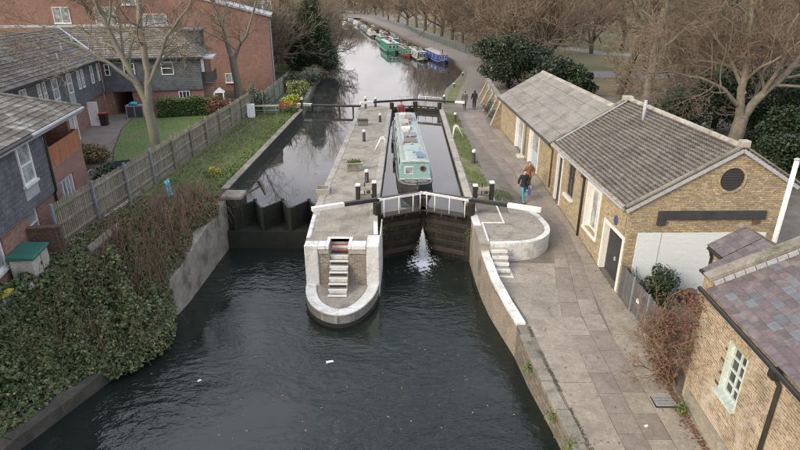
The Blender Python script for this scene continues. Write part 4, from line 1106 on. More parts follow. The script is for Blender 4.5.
for k in range(9): MB().hexa([(2.86, 10.0 + k * 1.71, 4.36), (3.22, 10.0 + k * 1.71, 4.36), (3.22, 11.68 + k * 1.71, 4.36), (2.86, 11.68 + k * 1.71, 4.36)], [(3.0, 10.0 + k * 1.71, 4.50), (3.08, 10.0 + k * 1.71, 4.50), (3.08, 11.68 + k * 1.71, 4.50), (3.0, 11.68 + k * 1.71, 4.50)]).build('ridge_cap', M['stone_pale'], lc)
# gutters and drainpipe
MB().tube([(-.27, .1, 2.50), (-.27, 9.8, 2.50)], .065, 8).build('gutter', M['zinc'], lc)
MB().tube([(-.33, 10.0, 2.44), (-.33, 25.3, 2.44)], .06, 8).build('gutter', M['dark_metal'], lc)
dp = MB().tube([(-.27, 4.94, 2.48), (-.10, 4.94, 2.22), (-.07, 4.94, 2.1), (-.07, 4.94, -1.0)], .05, 8).build('drainpipe', M['dark_metal'], lc, smooth=True)
MB().box(-.2, -.005, 4.84, 5.04, 2.2, 2.42).build('hopper', M['dark_metal'], dp)
MB().tube([(-.33, 10.2, 2.4), (-.07, 10.2, 2.1), (-.07, 10.2, .0)], .04, 8).build('drainpipe', M['rust'], lc, smooth=True)
dp2 = MB().tube([(-.33, 16.55, 2.4), (-.08, 16.55, 2.15), (-.08, 16.55, .12)], .05, 8).build('drainpipe', M['zinc'], lc, smooth=True)
MB().box(-.45, -.02, 16.35, 16.95, -.06, .10).build('pipe_base', M['white_worn'], dp2)
# vent flue on the tiled slope
MB().tube([(2.9, 6.6, 4.2), (2.9, 6.6, 5.35)], .075, 10).build('flue_pipe', M['zinc'], lc, smooth=True)
MB().beam((2.75, 6.6, 4.34), (-.1, 6.6, 2.66), .10, .04).build('lead_strip', M['stone'], lc)
# openings
def plF(y0, z0, d0=0.): return lambda u, v, d: (d0 - d, y0 + u, z0 + v)      # wall faces -x
def surround(y0, y1, z0, z1, m, w=.13, parent=lc, d=.025, bottom=False, name='surround'):
    mb = MB(); mb.box(-d, .30, y0 - w, y0 + .03, z0, z1 + w); mb.box(-d, .30, y1 - .03, y1 + w, z0, z1 + w); mb.box(-d - .003, .30, y0 + .031, y1 - .031, z1 - .02, z1 + w)
    if bottom: mb.box(-d - .04, .30, y0 - w, y1 + w, z0 - .12, z0 - .001)
    return mb.build(name, m, parent)
surround(.25, 2.1, -1.0, 1.22, M['white_paint'])
dr = MB().box(.24, .30, .285, 2.065, -1.0, 1.195).build('door', M['door_dark'], lc)
for k in range(8): MB().box(.215, .239, .30 + k * .221, .30 + k * .221 + .205, -.98, 1.18).build('board', M['door_dark'], dr)
MB().box(.18, .214, 1.10, 1.22, -.1, .06).build('handle', M['zinc'], dr)
surround(2.95, 4.45, .08, 2.1, M['white_paint'], bottom=True)
casement(lc, plF(2.99, .09, .26), 1.42, 1.98, 'window', 'white_clean', 'glass_pale', .08, .06, (2, 1))
surround(8.4, 9.25, -.4, 2.12, M['white_paint'], .10)
dr = MB().box(.10, .16, 8.44, 9.21, -.4, 2.09).build('door', M['door_dark'], lc)
for k in range(2): MB().box(.085, .099, 8.50, 9.14, -.2 + k * 1.05, .70 + k * 1.15).build('panel', solid('door_inset', (.05, .055, .065)), dr)
mb = MB()   # arched window
for k in range(8):
    a0, a1 = math.pi * k / 8, math.pi * (k + 1) / 8
    mb.face([(.02, 6.925 + .5 * math.cos(a0), 2.05 + .27 * math.sin(a0)), (.02, 6.925 + .5 * math.cos(a1), 2.05 + .27 * math.sin(a1)), (.02, 6.925, 2.05)])
casement(lc, plF(6.42, .63, .14), 1.01, 1.66, 'window', 'door_dark', 'glass', .06, .06, (2, 2))
MB().box(-.14, .10, 6.3, 7.55, .50, .618).build('sill', M['white_paint'], lc)
for k in range(9):
    a = R(50 + 10 * k); MB().obox((-.012, 6.925 + .95 * math.cos(a) * .75, 1.75 + .95 * math.sin(a) * .72), (.04, .09, .22), rx=a - math.pi / 2).build('arch_brick', M['brick_old'], lc)
for (a, b) in ((13.3, 15.5), (17.5, 19.5)):
    surround(a, b, -.3, 2.40, M['white_paint'], .14)
    MB().box(.03, .31, b - .10, b - .032, -.3, 2.37).build('reveal', M['white_clean'], lc)
    dr = MB().box(.18, .25, a + .04, b - .105, -.3, 2.37).build('door', M['door_pale'], lc)
    MB().box(.155, .179, a + .12, a + .75, -.2, 2.28).build('leaf', solid('door_slate', (.10, .125, .15)), dr)
    MB().box(.155, .179, a + .85, b - .2, .9, 2.2).build('pane', M['glass_pale'], dr)
# round plaque
pq = MB(); pq.loft([[(-.004, 1.12 + .17 * c, 1.66 + .2 * s) for c, s in ring], [(-.035, 1.12 + .16 * c, 1.66 + .19 * s) for c, s in ring]]); pqo = pq.build('plaque', solid('plaque_blue', (.07, .08, .20)), lc)
# brick yard wall with buttresses beyond the building
yw = thing('yard_wall', 'brick yard wall with sloping buttresses and pale notice panels', 'wall', (7.75, 44.4, 0), R(-2.5))
MB().box(0, .3, 0, 16, -.1, 1.75).build('wall', M['brick_gable'], yw)
MB().box(-.06, .36, 0, 16, 1.752, 1.84).build('coping', M['stone'], yw)
for y in (.4, 3.7, 7.0, 10.4, 13.8):
    MB().extr([(-.85, y, -.05), (-.003, y, -.05), (-.003, y, 2.1 if y < 1 else 1.6), (-.12, y, 2.1 if y < 1 else 1.6)], (0, .45, 0)).build('buttress', M['brick_gable'], yw)
    MB().beam((-.88, y + .225, .0), (-.08, y + .225, 2.16 if y < 1 else 1.66), .5, .06).build('buttress_cap', M['stone_pale'], yw)
for y in (1.6, 5.0, 8.4, 11.8):
    pn = MB().box(-.035, -.003, y, y + 1.3, .55, 1.65).build('notice_panel', solid('panel_pale', (.52, .58, .64), .5), yw)
    MB().box(-.045, -.0355, y + .15, y + 1.15, 1.2, 1.5).build('notice_print', solid('print_blue', (.20, .30, .45), .5), pn)
    MB().box(-.045, -.0355, y + .15, y + .7, .7, 1.05).build('notice_print', solid('print_grey', (.35, .36, .38), .5), pn)

# ------------------------------------------------------------------ cottage in the near corner
CR = -math.atan(.05)
ct = thing('brick_cottage', 'yellow brick cottage with purple slate roof and sage sash window', 'cottage', (8.30, 13.45, 0), CR)
wz = MB(); wall_open(wz, -9.0, 0, -2.0, 2.42, [(-2.45, -1.62, .14, 1.62)], 0, .3)
wz.build('front_wall', M['brick_cottage'], ct)
rz_ = lambda x: 2.42 + .52 * x
MB().extr([(0.301, 0, -2), (7, 0, -2), (7, 0, 2.6), (3.6, 0, rz_(3.6)), (0.301, 0, rz_(.301))][::-1], (0, -.28, 0)).build('gable_wall', M['brick_cottage'], ct)
# plinth of pale render at the foot, buff relieving arch over the window
MB().box(-.03, -.002, -9, -.2, -2.0, -.92).build('plinth', M['concrete'], ct)
for k in range(7): MB().obox((-.008, -2.035 - .42 + k * .14, 1.78), (.02, .085, .24), rx=R((k - 3) * -7)).build('arch_brick', M['brick_yellow'], ct)
casement(ct, plF(-2.42, .17, .16), .77, 1.42, 'sash_window', 'sage_paint', 'glass', .075, .07, (2, 4), sill=.22)
for a_, b_ in ((-2.47, -2.425), (-1.645, -1.6)): MB().box(-.012, .18, a_, b_, .14, 1.62).build('reveal', M['sage_paint'], ct)
for k in range(12): MB().box(-.006, .03, -1.60, -1.60 + (.11 if k % 2 else .21), .2 + k * .12, .29 + k * .12).build('quoin_brick', M['brick_yellow'] if k % 3 else M['brick_old'], ct)
# slates, each its own piece
sl_len, sl_w, ex = .46, .34, .225
sm = MB(); sm.hexa([(0, 0, 0), (sl_len, 0, 0), (sl_len, sl_w - .006, 0), (0, sl_w - .006, 0)], [(0, 0, .012), (sl_len, 0, .012), (sl_len, sl_w - .006, .012), (0, sl_w - .006, .012)])
slate_mesh = [sm.mesh('slate', M['slate']), sm.mesh('slate', M['slate_blue'])]
pit = math.atan(.52); random.seed(21)
MB().hexa([(-.12, -9, rz_(-.12)), (3.6, -9, rz_(3.6)), (3.6, -.3, rz_(3.6)), (-.12, -.3, rz_(-.12))], [(-.12, -9, rz_(-.12) + .05), (3.6, -9, rz_(3.6) + .05), (3.6, -.3, rz_(3.6) + .05), (-.12, -.3, rz_(-.12) + .05)]).build('roof_deck', M['dark_metal'], ct)
cnt = 0
for r_ in range(18):
    s0 = -.22 + r_ * ex
    for c in range(20):
        y = -.32 - sl_w * (c + 1) + (sl_w / 2 if r_ % 2 else 0)
        if y + sl_w > -.30: y = -.30 - sl_w
        if y < -6.6: continue
        blue = (3 <= c <= 9 and 2 <= r_ <= 7 and random.random() < .4) or random.random() < .05
        zz_ = rz_(0) + math.sin(pit) * s0 + .06
        o = piece(slate_mesh[1 if blue else 0], 'slate', ct, (math.cos(pit) * s0, y, zz_ + .012), (0, -pit + R(1.8) + random.uniform(-.006, .006), random.uniform(-.008, .008)))
        cnt += 1
# gutter, downpipe
MB().tube([(-.26, -8.8, 2.30), (-.26, -.1, 2.30)], .06, 8).build('gutter', M['black_paint'], ct)
dp = MB().tube([(-.26, -3.75, 2.28), (-.2, -3.75, 2.1), (-.08, -3.75, 1.9), (-.07, -3.75, -1.6)], .05, 8).build('drainpipe', M['dark_metal'], ct, smooth=True)
MB().box(-.34, -.16, -3.85, -3.65, 2.12, 2.34).build('hopper', M['black_paint'], dp)
# gable coping and lead soakers
MB().beam((-.15, -.12, rz_(-.15) + .30), (4.0, -.12, rz_(4.0) + .30), .36, .10).build('gable_coping', M['stone'], ct)
MB().extr([(-.05, -.27, rz_(-.05)), (3.9, -.27, rz_(3.9)), (3.9, -.27, rz_(3.9) + .26), (-.05, -.27, rz_(-.05) + .26)], (0, .28, 0)).build('parapet', M['brick_cottage'], ct)
for k in range(14): MB().obox((.1 + k * .24, -.32, rz_(.1 + k * .24) + .14), (.25, .05, .14), ry=-pit).build('lead_soaker', M['zinc'], ct)
MB().box(-.06, .3, -.28, .02, 2.0, 2.72).build('kneeler', M['brick_yellow'], ct)
# small slated outhouse behind the cottage
oh = thing('slated_outhouse', 'small brick outhouse with stepped slate roof behind the cottage parapet', 'outhouse', (0, 0, 0))
dz = lambda x: 3.30 - .62 * (10.1 - x)
MB().box(9.3, 11.2, 14.45, 15.25, -1.5, 2.62).build('wall', M['brick_yellow'], oh)
MB().box(8.75, 11.2, 13.66, 14.44, -1.5, 2.25).build('wall', M['brick_yellow'], oh)
for (y0, y1, xe) in ((14.42, 15.3, 9.15), (13.62, 14.40, 8.6)):
    rows_ = int((10.1 - xe) / .18) + 1
    MB().hexa([(xe, y0, dz(xe) - .04), (10.1, y0, dz(10.1) - .04), (10.1, y1, dz(10.1) - .04), (xe, y1, dz(xe) - .04)], [(xe, y0, dz(xe)), (10.1, y0, dz(10.1)), (10.1, y1, dz(10.1)), (xe, y1, dz(xe))]).build('roof_deck', M['dark_metal'], oh)
    for r_ in range(rows_):
        x0 = xe - .03 + r_ * .18
        if x0 > 10.0: break
        k = 0; y = y0 + (.0 if r_ % 2 else -.15)
        while y < y1 - .05:
            ya, yb = max(y, y0), min(y + .30, y1)
            x1 = min(x0 + .34, 10.12)
            MB().hexa([(x0, ya + .004, dz(x0) + .03), (x1, ya + .004, dz(x1) + .012), (x1, yb - .004, dz(x1) + .012), (x0, yb - .004, dz(x0) + .03)], [(x0, ya + .004, dz(x0) + .042), (x1, ya + .004, dz(x1) + .024), (x1, yb - .004, dz(x1) + .024), (x0, yb - .004, dz(x0) + .042)]).build('slate', M['slate'], oh)
            y += .30
MB().hexa([(10.12, 13.62, 3.24), (11.5, 13.62, 2.4), (11.5, 15.3, 2.4), (10.12, 15.3, 3.24)], [(10.12, 13.62, 3.30), (11.5, 13.62, 2.46), (11.5, 15.3, 2.46), (10.12, 15.3, 3.30)]).build('roof_slope', M['slate'], oh)
MB().beam((10.0, 15.33, 3.36), (11.6, 15.33, 2.48), .2, .12).build('verge_coping', M['stone'], oh)
MB().tube([(9.12, 15.2, 2.66), (9.12, 14.45, 2.66)], .05, 7).build('gutter', M['black_paint'], oh)
MB().tube([(9.14, 15.1, 2.62), (9.22, 15.1, 2.4), (9.24, 15.1, .4)], .04, 7).build('drainpipe', M['black_paint'], oh)
MB().tube([(8.57, 14.4, 2.32), (8.57, 13.64, 2.32)], .05, 7).build('gutter', M['black_paint'], oh)
# tall white pole
t = thing('white_pole', 'tall plain white pole standing behind the slated outhouse', 'pole', (12.35, 17.0, -1))
MB().tube([(0, 0, 0), (0, 0, 3), (0, 0, 5.9)], [.085, .08, .075], 12).build('shaft', M['white_clean'], t, smooth=True)
MB().lathe([(.095, 0), (.1, .03), (.03, .08)], (0, 0, 5.9), 12).build('cap', M['zinc'], t)
MB().lathe([(.2, 0), (.2, .04), (.1, .08)], (0, 0, 0), 12).build('base_plate', M['zinc'], t)
# grey board fence of the yard
fn = thing('board_fence', 'weathered grey vertical board fence between workshop door and cottage', 'fence', (8.27, 15.0, 0), R(1.0))
random.seed(8)
for k in range(26):
    y = .02 + k * .145
    zb = gR(8.2, 15 + y) + .12; zt = .33 + random.uniform(-.02, .02)
    MB().box(-.012, .012, y, y + .135, zb, zt).build('board', M['fence_grey'], fn)
for z in (-.75, .05): MB().box(.0125, .06, 0, 3.78, z, z + .08).build('rail', M['fence_grey'], fn)
for y in (1.28, 2.55): MB().box(-.05, -.0125, y, y + .07, -1.2, .42).build('post', M['fence_post_grey'], fn)
MB().box(-.06, .1, -.1, 3.8, -1.6, -1.0).build('kerb_base', M['concrete'], fn)
MB().box(-.04, -.0125, 2.0, 2.16, -.35, -.2).build('notice', M['white_clean'], fn)
# chimney-pot planters and hose in the yard
for k, (x, y, h) in enumerate(((10.25, 18.0, .62), (10.62, 18.1, .6))):
    t = thing('chimney_pot', ['old brown chimney pot at the foot of the white wall', 'second brown chimney pot, on the outhouse side'][k], 'chimney pot', (x, y, gR(x, y)), 0, 'chimney pots in the yard')
    MB().lathe([(.20, 0), (.20, .08), (.16, .12), (.15, h - .1), (.19, h - .07), (.19, h), (.13, h), (.12, h - .2)], n=14).build('pot', mat('pot_clay%d' % k, (.20, .11, .085), .85), t, smooth=True)
    MB().lathe([(.195, .03), (.205, .04), (.205, .07), (.195, .08)], n=14).build('band', M['rust'], t)
t = thing('watering_hose', 'turquoise garden hose hoop lying beside the chimney pots', 'hose', (9.75, 17.6, gR(9.75, 17.6)))
MB().tube([(.28 * math.cos(a), .28 * math.sin(a), .12 + .02 * a) for a in np.linspace(0, 11, 40)], .03, 6).build('coil', solid('hose_teal', (.03, .35, .40)), t, smooth=True)
MB().tube([(.2, .1, .35), (.3, .25, .4)], .035, 6).build('nozzle', M['dark_metal'], t)
# ------------------------------------------------------------------ housing estate on the garden side (frame turned 12 degrees)
EO, EA = (-13.9, 17.0), R(12.2)
EU, EV = (-math.sin(EA), math.cos(EA)), (math.cos(EA), math.sin(EA))
def ew(v, u, z=0.): return (EO[0] + EU[0] * u + EV[0] * v, EO[1] + EU[1] * u + EV[1] * v, z)
def e_thing(name, label, cat, group=None): return thing(name, label, cat, (EO[0], EO[1], 0), EA, group)
def plV(u0, z0, v0): return lambda a, b, d: (v0 + d, u0 + a, z0 + b)       # faces +v
def plU(v0, z0, u0): return lambda a, b, d: (v0 + a, u0 - d, z0 + b)       # faces -u (towards camera)
WIN = dict(frame='upvc', fw=.07, depth=.06)

hs = e_thing('slate_hung_house', 'near house with grey slate-hung upper storey and cedar balcony', 'house')
wl_ = MB(); wall_open(wl_, -9, 5.0, -.6, 2.12, [(-1.0, .22, .95, 2.0), (2.35, 3.3, .9, 2.05)], -.3, 0)
wl_.build('brick_wall', M['brick_red'], hs)
wl_ = MB(); wall_open(wl_, 5.0, 9.35, -.6, 3.0, [(5.9, 7.6, .2, 2.18)], -.3, -.004); wl_.build('brick_wall', M['brick_red'], hs)
MB().box(-8, -.301, 9.05, 9.35, -.6, 4.8).build('end_wall', M['brick_red'], hs)
MB().box(-.30, .13, -9, 4.95, 2.125, 4.82).build('slate_hanging', M['slate_hung'], hs)
MB().box(-.28, .0, -9, 4.9, 2.06, 2.124).build('soffit', M['dark_metal'], hs)
casement(hs, plV(2.42, 3.12, .131), 1.08, 1.50, 'window', glass='glass_pale', bars=(1, 2), sill=.05, z_split=[.72], **WIN)
MB().box(.131, .15, 2.36, 3.56, 2.55, 3.02).build('lead_apron', M['zinc'], hs)
casement(hs, plV(2.36, .92, -.12), .93, 1.12, 'window', glass='glass_pale', bars=(1, 2), sill=.12, **WIN)
casement(hs, plV(-.98, .97, -.12), 1.18, 1.02, 'window', glass='glass_pale', bars=(2, 1), sill=.12, **WIN)
casement(hs, plV(5.93, .22, -.12), 1.64, 1.95, 'french_window', glass='glass_pale', bars=(4, 1), **WIN)
casement(hs, plV(-5.2, 3.12, .131), 1.08, 1.50, 'window', glass='glass_pale', bars=(1, 2), **WIN)
# balcony
MB().box(-1.7, .02, 4.96, 9.3, 2.92, 3.0).build('balcony_floor', M['concrete'], hs)
MB().box(-1.9, -1.7, 4.96, 9.3, 3.002, 4.85).build('balcony_wall', M['brick_red'], hs)
bal = MB().box(-.02, .005, 4.97, 9.3, 3.7, 3.80).build('balustrade', M['cedar'], hs)
for k in range(29): MB().box(.006, .03, 4.98 + k * .149, 4.98 + k * .149 + .14, 2.96, 3.84).build('board', M['cedar'], bal)
for k in range(9): MB().box(-1.55 + k * .17, -1.55 + k * .17 + .155, 9.30, 9.325, 2.96, 3.84).build('board', M['cedar'], bal)
for u in (5.1, 9.2): MB().box(-.08, -.021, u - .04, u + .04, 3.84, 4.8).build('balcony_post', M['upvc'], hs)
MB().box(-.35, .12, 4.952, 5.0, 2.13, 4.8).build('corner_board', M['slate_hung'], hs)
MB().tube([(.2, 4.98, 4.7), (.17, 4.98, 2.2), (.06, 5.06, 2.0), (.06, 5.06, .2)], .05, 7).build('drainpipe', M['black_paint'], hs)
# roof
rzh = lambda v: 4.90 + .42 * (.42 - v)
MB().face([(.42, -9, rzh(.42)), (.42, 9.1, rzh(.42)), (-4, 4.68, rzh(-4)), (-4, -9, rzh(-4))]).face([(.42, 9.1, rzh(.42)), (-8.4, 9.1, rzh(.42)), (-4, 4.68, rzh(-4))]).face([(-4, -9, rzh(-4)), (-4, 4.68, rzh(-4)), (-8.4, 9.1, rzh(.42)), (-8.4, -9, rzh(.42))]).build('roof_deck', M['estate_tile'], hs)
MB().box(.36, .46, -9, 9.12, rzh(.42) - .22, rzh(.42) - .02).build('fascia', M['zinc'], hs)
MB().tube([(.52, 3.2, 4.86), (.52, 9.1, 4.86)], .075, 8).build('gutter', M['zinc'], hs)
MB().tube([(.50, -9, 4.84), (.50, 3.15, 4.84)], .06, 8).build('gutter', M['dark_metal'], hs)
tp = MB(); tp.hexa([(0, 0, 0), (-.36, 0, 0), (-.36, .314, 0), (0, .314, 0)][::-1], [(0, 0, .032), (-.36, 0, .032), (-.36, .314, .032), (0, .314, .032)][::-1])
tpm = tp.mesh('roof_tile', M['estate_tile_piece']); ph = math.atan(.42); random.seed(5)
for r_ in range(11):
    s0 = r_ * .285; v = .45 - s0 * math.cos(ph)
    for c in range(27):
        u = .6 + c * .325 + (.16 if r_ % 2 else 0)
        if u + .3 > 9.1 - (.42 - v): continue
        piece(tpm, 'roof_tile', hs, (v, u, rzh(v) + .028), (0, ph - R(5.5) + random.uniform(-.01, .01), 0))
for k in range(12):
    t0 = k * .42; p = lambda t: (.42 - t, 9.1 - t, rzh(.42 - t) + .05)
    MB().tube([p(t0), p(t0 + .44)], .10, 7).build('hip_tile', M['estate_tile_piece'], hs)
# balcony things
t = thing('white_chair', 'white plastic chair on the cedar balcony', 'chair', ew(-.75, 7.2, 3.0), EA + 1.2)
MB().box(-.25, .25, -.25, .25, .40, .45).build('seat', M['upvc'], t); MB().box(-.25, .25, .22, .27, .451, .9).build('backrest', M['upvc'], t)
for a in (-.22, .22):
    for b in (-.22, .22): MB().box(a - .025, a + .025, b - .025, b + .025, 0, .398).build('leg', M['upvc'], t)
t = thing('drying_rack', 'drying rack with dark and white washing on the balcony', 'clothes rack', ew(-.9, 6.1, 3.0), EA)
MB().box(-.3, .3, -.4, .4, .02, .06).build('frame', M['zinc'], t)
for k in range(4): MB().box(-.3 + k * .18, -.28 + k * .18, -.4, .4, .061, .95 - .1 * (k % 2)).build('washing', [M['upvc'], M['door_dark'], M['white_worn'], M['slate_blue']][k], t)

# garden wall, storage shed, rubbish by the house
t = e_thing('garden_wall', 'low dark red brick garden wall between house and slatted fence', 'wall')
MB().box(.002, 1.15, 1.95, 2.2, -.4, 1.55).build('wall', M['brick_old'], t)
MB().box(-.0, 1.18, 1.92, 2.23, 1.552, 1.62).build('coping', M['brick_old'], t)
sh = e_thing('storage_shed', 'small beige plastic storage shed with green lid beside the house', 'shed')
MB().box(.14, .86, -.05, 1.28, .25, 1.22).build('body', M['plastic_beige'], sh, bevel=.02)
MB().hexa([(.06, -.12, 1.22), (.95, -.12, 1.18), (.95, 1.36, 1.18), (.06, 1.36, 1.22)], [(.08, -.1, 1.36), (.93, -.1, 1.27), (.93, 1.34, 1.27), (.08, 1.34, 1.36)]).build('lid', M['plastic_green'], sh, bevel=.015)
for k in range(4): MB().box(.14 + k * .2, .15 + k * .2, -.06, -.051, .3, 1.15).build('rib', M['plastic_beige'], sh)
for y in (.61, .63): MB().box(.861, .868, y, y + .006, .3, 1.15).build('door_edge', M['dark_metal'], sh)
MB().box(.862, .90, .5, .58, .75, .85).build('handle', M['dark_metal'], sh)
for k, (a, b, c, lb) in enumerate(((.45, -.45, (.10, .22, .42), 'tied blue rubbish bag leaning on the shed'), (.75, -.6, (.42, .40, .46), 'pale patterned rubbish bag beside the blue bag'), (.3, -1.3, (.50, .40, .03), 'yellow lidded grey box beside the house wall'))):
    p = ew(a, b, .28); t = thing('rubbish_bag' if k < 2 else 'recycling_box', lb, 'bag' if k < 2 else 'box', p)
    if k < 2:
        MB().lathe([(.12, 0), (.24, .05), (.27, .18), (.2, .3), (.07, .38), (.05, .40), (.09, .47)], n=10).build('sack', solid('bag_%d' % k, c), t, smooth=True)
        MB().lathe([(.055, .385), (.06, .4), (.055, .415)], n=8).build('tie', M['dark_metal'], t)
    else:
        MB().box(-.2, .2, -.28, .28, 0, .32).build('box', M['zinc'], t); MB().box(-.22, .22, -.3, .3, .322, .37).build('lid', solid('lid_yellow', c), t)

# slatted timber fence along the bank
sf = thing('slatted_fence', 'long weathered slatted timber fence along the garden side bank', 'fence', (-13.85, 19.8, 0), R(.4))
pk = MB().box(-.011, .011, 0, .088, 0, 1.78).mesh('picket', M['fence_timber']); random.seed(31)
for k in range(226):
    y = .03 + k * .131
    piece(pk, 'picket', sf, (.0, y, interp([(0, .42), (12, .22), (30, .16)], y) + random.uniform(-.015, .015)), (random.uniform(-.008, .008), 0, 0), (1, 1, random.uniform(.98, 1.03)))
for bay in range(10):
    y0, y1 = bay * 2.98, bay * 2.98 + 2.96
    for z in (.62, 1.25, 1.9):
        zz_ = z - .2 * min(1, bay / 6)
        MB().box(.012, .062, y0, y1, zz_, zz_ + .09).build('rail', M['fence_timber'], sf)
    MB().box(.063, .15, y0 - .06, y0 + .06, -.1, 2.28 - .02 * bay).build('post', M['fence_post_grey'] if bay < 4 else M['fence_timber'], sf)
    MB().box(-.03, .04, y0, y1, -.1, .40 - .02 * bay).build('gravel_board', M['white_worn'] if bay < 2 else M['stone'], sf)
# solid panels behind the pickets farther along
for bay in range(3, 10): MB().box(-.035, -.013, bay * 2.98, bay * 2.98 + 2.96, .2, 1.85).build('panel', M['fence_timber'], sf)

# L-shaped terrace
lb = e_thing('terrace_block', 'L-shaped slate-hung terrace with tiled roof around the lawn', 'terrace')
wl_ = MB(); wall_open(wl_, 8, 33.5, -.3, 2.1, [(24.0, 24.9, .1, 2.0), (29.0, 29.9, .1, 2.0)], -5.95, -5.65); wl_.build('brick_wall', M['brick_red'], lb)
MB().box(-5.95, -5.5, 8, 33.35, 2.102, 5.0).build('slate_hanging', M['slate_hung'], lb)
wl_ = MB(); wall_open(wl_, -5.65, 2.7, -.3, 2.1, [(-4.9, -3.35, -.3, 2.05)], 33.65, 33.95, axis='x'); wl_.build('brick_wall', M['brick_red'], lb)
MB().box(-5.499, 2.72, 33.5, 33.95, 2.102, 5.0).build('slate_hanging', M['slate_hung'], lb)
MB().box(-5.0, -4.9, 33.96, 39, -.3, 2.1).build('passage_wall', M['brick_red'], lb); MB().box(-3.35, -3.25, 33.96, 39, -.3, 2.1).build('passage_wall', M['brick_red'], lb)
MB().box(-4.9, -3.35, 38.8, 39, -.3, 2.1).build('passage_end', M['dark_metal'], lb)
MB().box(2.45, 2.72, 33.96, 41, -.3, 4.6).build('end_wall', M['brick_red'], lb)
for (u, w) in ((13.8, .9), (15.9, .5), (17.3, .9), (19.9, .48), (20.75, .48), (22.3, 1.0), (25.1, 1.0), (27.4, .5), (28.3, .5), (30.6, .6), (32.4, .4)):
    casement(lb, plV(u, 3.2, -5.499), w, 1.42, 'window', glass='glass_pale', bars=(1, 2), **WIN)
    if w > .85: MB().box(-5.498, -5.47, u - .1, u + w + .1, 2.35, 3.17).build('apron_panel', M['zinc'], lb)
for (v, w, z, h, b) in ((-5.2, .42, 3.5, .95, (1, 2)), (-3.65, .9, 3.5, 1.0, (1, 2)), (-.58, 1.02, 3.45, 1.12, (1, 2)), (.55, .95, 1.35, .66, (3, 1))):
    casement(lb, plU(v, z, 33.499 if z > 2.1 else 33.649), w, h, 'window', glass='glass', bars=b, **WIN)
for u in (24.0, 29.0):
    dr = MB().box(-5.8, -5.74, u + .02, u + .88, .1, 1.98).build('door', M['upvc'], lb); MB().box(-5.739, -5.72, u + .7, u + .76, 1.0, 1.1).build('handle', M['dark_metal'], dr)
    MB().box(-5.64, -4.9, u - .3, u - .2, .1, 2.05).build('porch_post', M['upvc'], lb)
rs = lambda d: 5.0 + .56 * d
MB().face([(-5.2, 8, rs(-.15)), (-5.2, 33.2, rs(-.15)), (-9.5, 37.5, rs(4.15)), (-9.5, 8, rs(4.15))]).build('roof_slope', M['estate_tile'], lb)
MB().face([(-5.2, 33.2, rs(-.15)), (3.0, 33.2, rs(-.15)), (.3, 37.5, rs(4.15)), (-9.5, 37.5, rs(4.15))]).face([(3.0, 33.2, rs(-.15)), (3.0, 41.8, rs(-.15)), (.3, 37.5, rs(4.15))]).build('roof_slope', M['estate_tile'], lb)
MB().face([(-9.5, 8, rs(4.15)), (-9.5, 37.5, rs(4.15)), (-13.8, 41.8, rs(-.15)), (-13.8, 8, rs(-.15))]).build('roof_slope', M['estate_tile'], lb)
MB().face([(-9.5, 37.5, rs(4.15)), (.3, 37.5, rs(4.15)), (3.0, 41.8, rs(-.15)), (-13.8, 41.8, rs(-.15))]).build('roof_slope', M['estate_tile'], lb)
# raised course lines on the two slopes in view
for r_ in range(14):
    d = .15 + r_ * .29
    MB().beam((-5.35 - d, 10, rs(d) + .02), (-5.35 - d, 33.35 + d, rs(d) + .02), .08, .05).build('tile_course', M['estate_tile_piece'], lb)
    MB().beam((-5.35 - d, 33.35 + d, rs(d) + .02), (2.9 - d * .63, 33.35 + d, rs(d) + .02), .08, .05).build('tile_course', M['estate_tile_piece'], lb)
MB().box(-14, .2, 37.38, 37.72, rs(4.15) - .02, rs(4.15) + .18).build('ridge_cap', M['zinc'], lb)
MB().beam((-5.25, 33.15, 5.0), (-9.5, 37.45, rs(4.15) + .05), .22, .06).build('valley_lead', M['zinc'], lb)
MB().box(-5.22, -5.1, 8, 33.1, 4.80, 4.94).build('gutter', M['dark_metal'], lb); MB().box(-5.1, 3.0, 33.08, 33.2, 4.80, 4.94).build('gutter', M['dark_metal'], lb)
MB().box(-.6, 2.4, 38.2, 41, 5.2, 6.9).build('dormer', M['slate_hung'], lb); MB().box(-.8, 2.6, 38.0, 41.2, 6.902, 7.05).build('dormer_roof', M['slate_blue'], lb)
for (v, u) in ((-7.0, 30.0), (-6.2, 26.5), (-7.6, 34.5)): MB().tube([(v, u, rs(-5.35 - v) - .1), (v, u, rs(-5.35 - v) + .5)], .07, 7).build('vent_pipe', M['zinc'], lb)
# end balcony
bl = MB().box(2.73, 3.7, 33.7, 36.5, 2.6, 2.75).build('balcony', M['slate_hung'], lb)
MB().box(2.73, 3.7, 33.66, 33.70, 2.751, 3.6).build('parapet', M['dark_metal'], bl); MB().box(3.66, 3.7, 33.701, 36.5, 2.751, 3.6).build('parapet', M['dark_metal'], bl)
MB().box(2.75, 3.0, 33.72, 33.8, 3.61, 4.7).build('white_post', M['upvc'], bl); MB().box(2.73, 3.9, 33.6, 36.7, 4.72, 4.9).build('balcony_roof', M['zinc'], bl)
MB().box(2.73, 3.5, 33.98, 36.4, -.3, 2.59).build('stair_wall', M['brick_red'], lb)
t = e_thing('porch_canopy', 'white pitched porch canopy at the end of the terrace', 'porch')
MB().extr([(3.55, 33.4, 1.75), (4.5, 33.4, 1.75), (4.03, 33.4, 2.15)][::-1], (0, .9, 0)).build('canopy', M['upvc'], t)
for v in (3.6, 4.4): MB().box(v - .05, v + .05, 33.42, 33.52, .05, 1.748).build('post', M['upvc'], t)

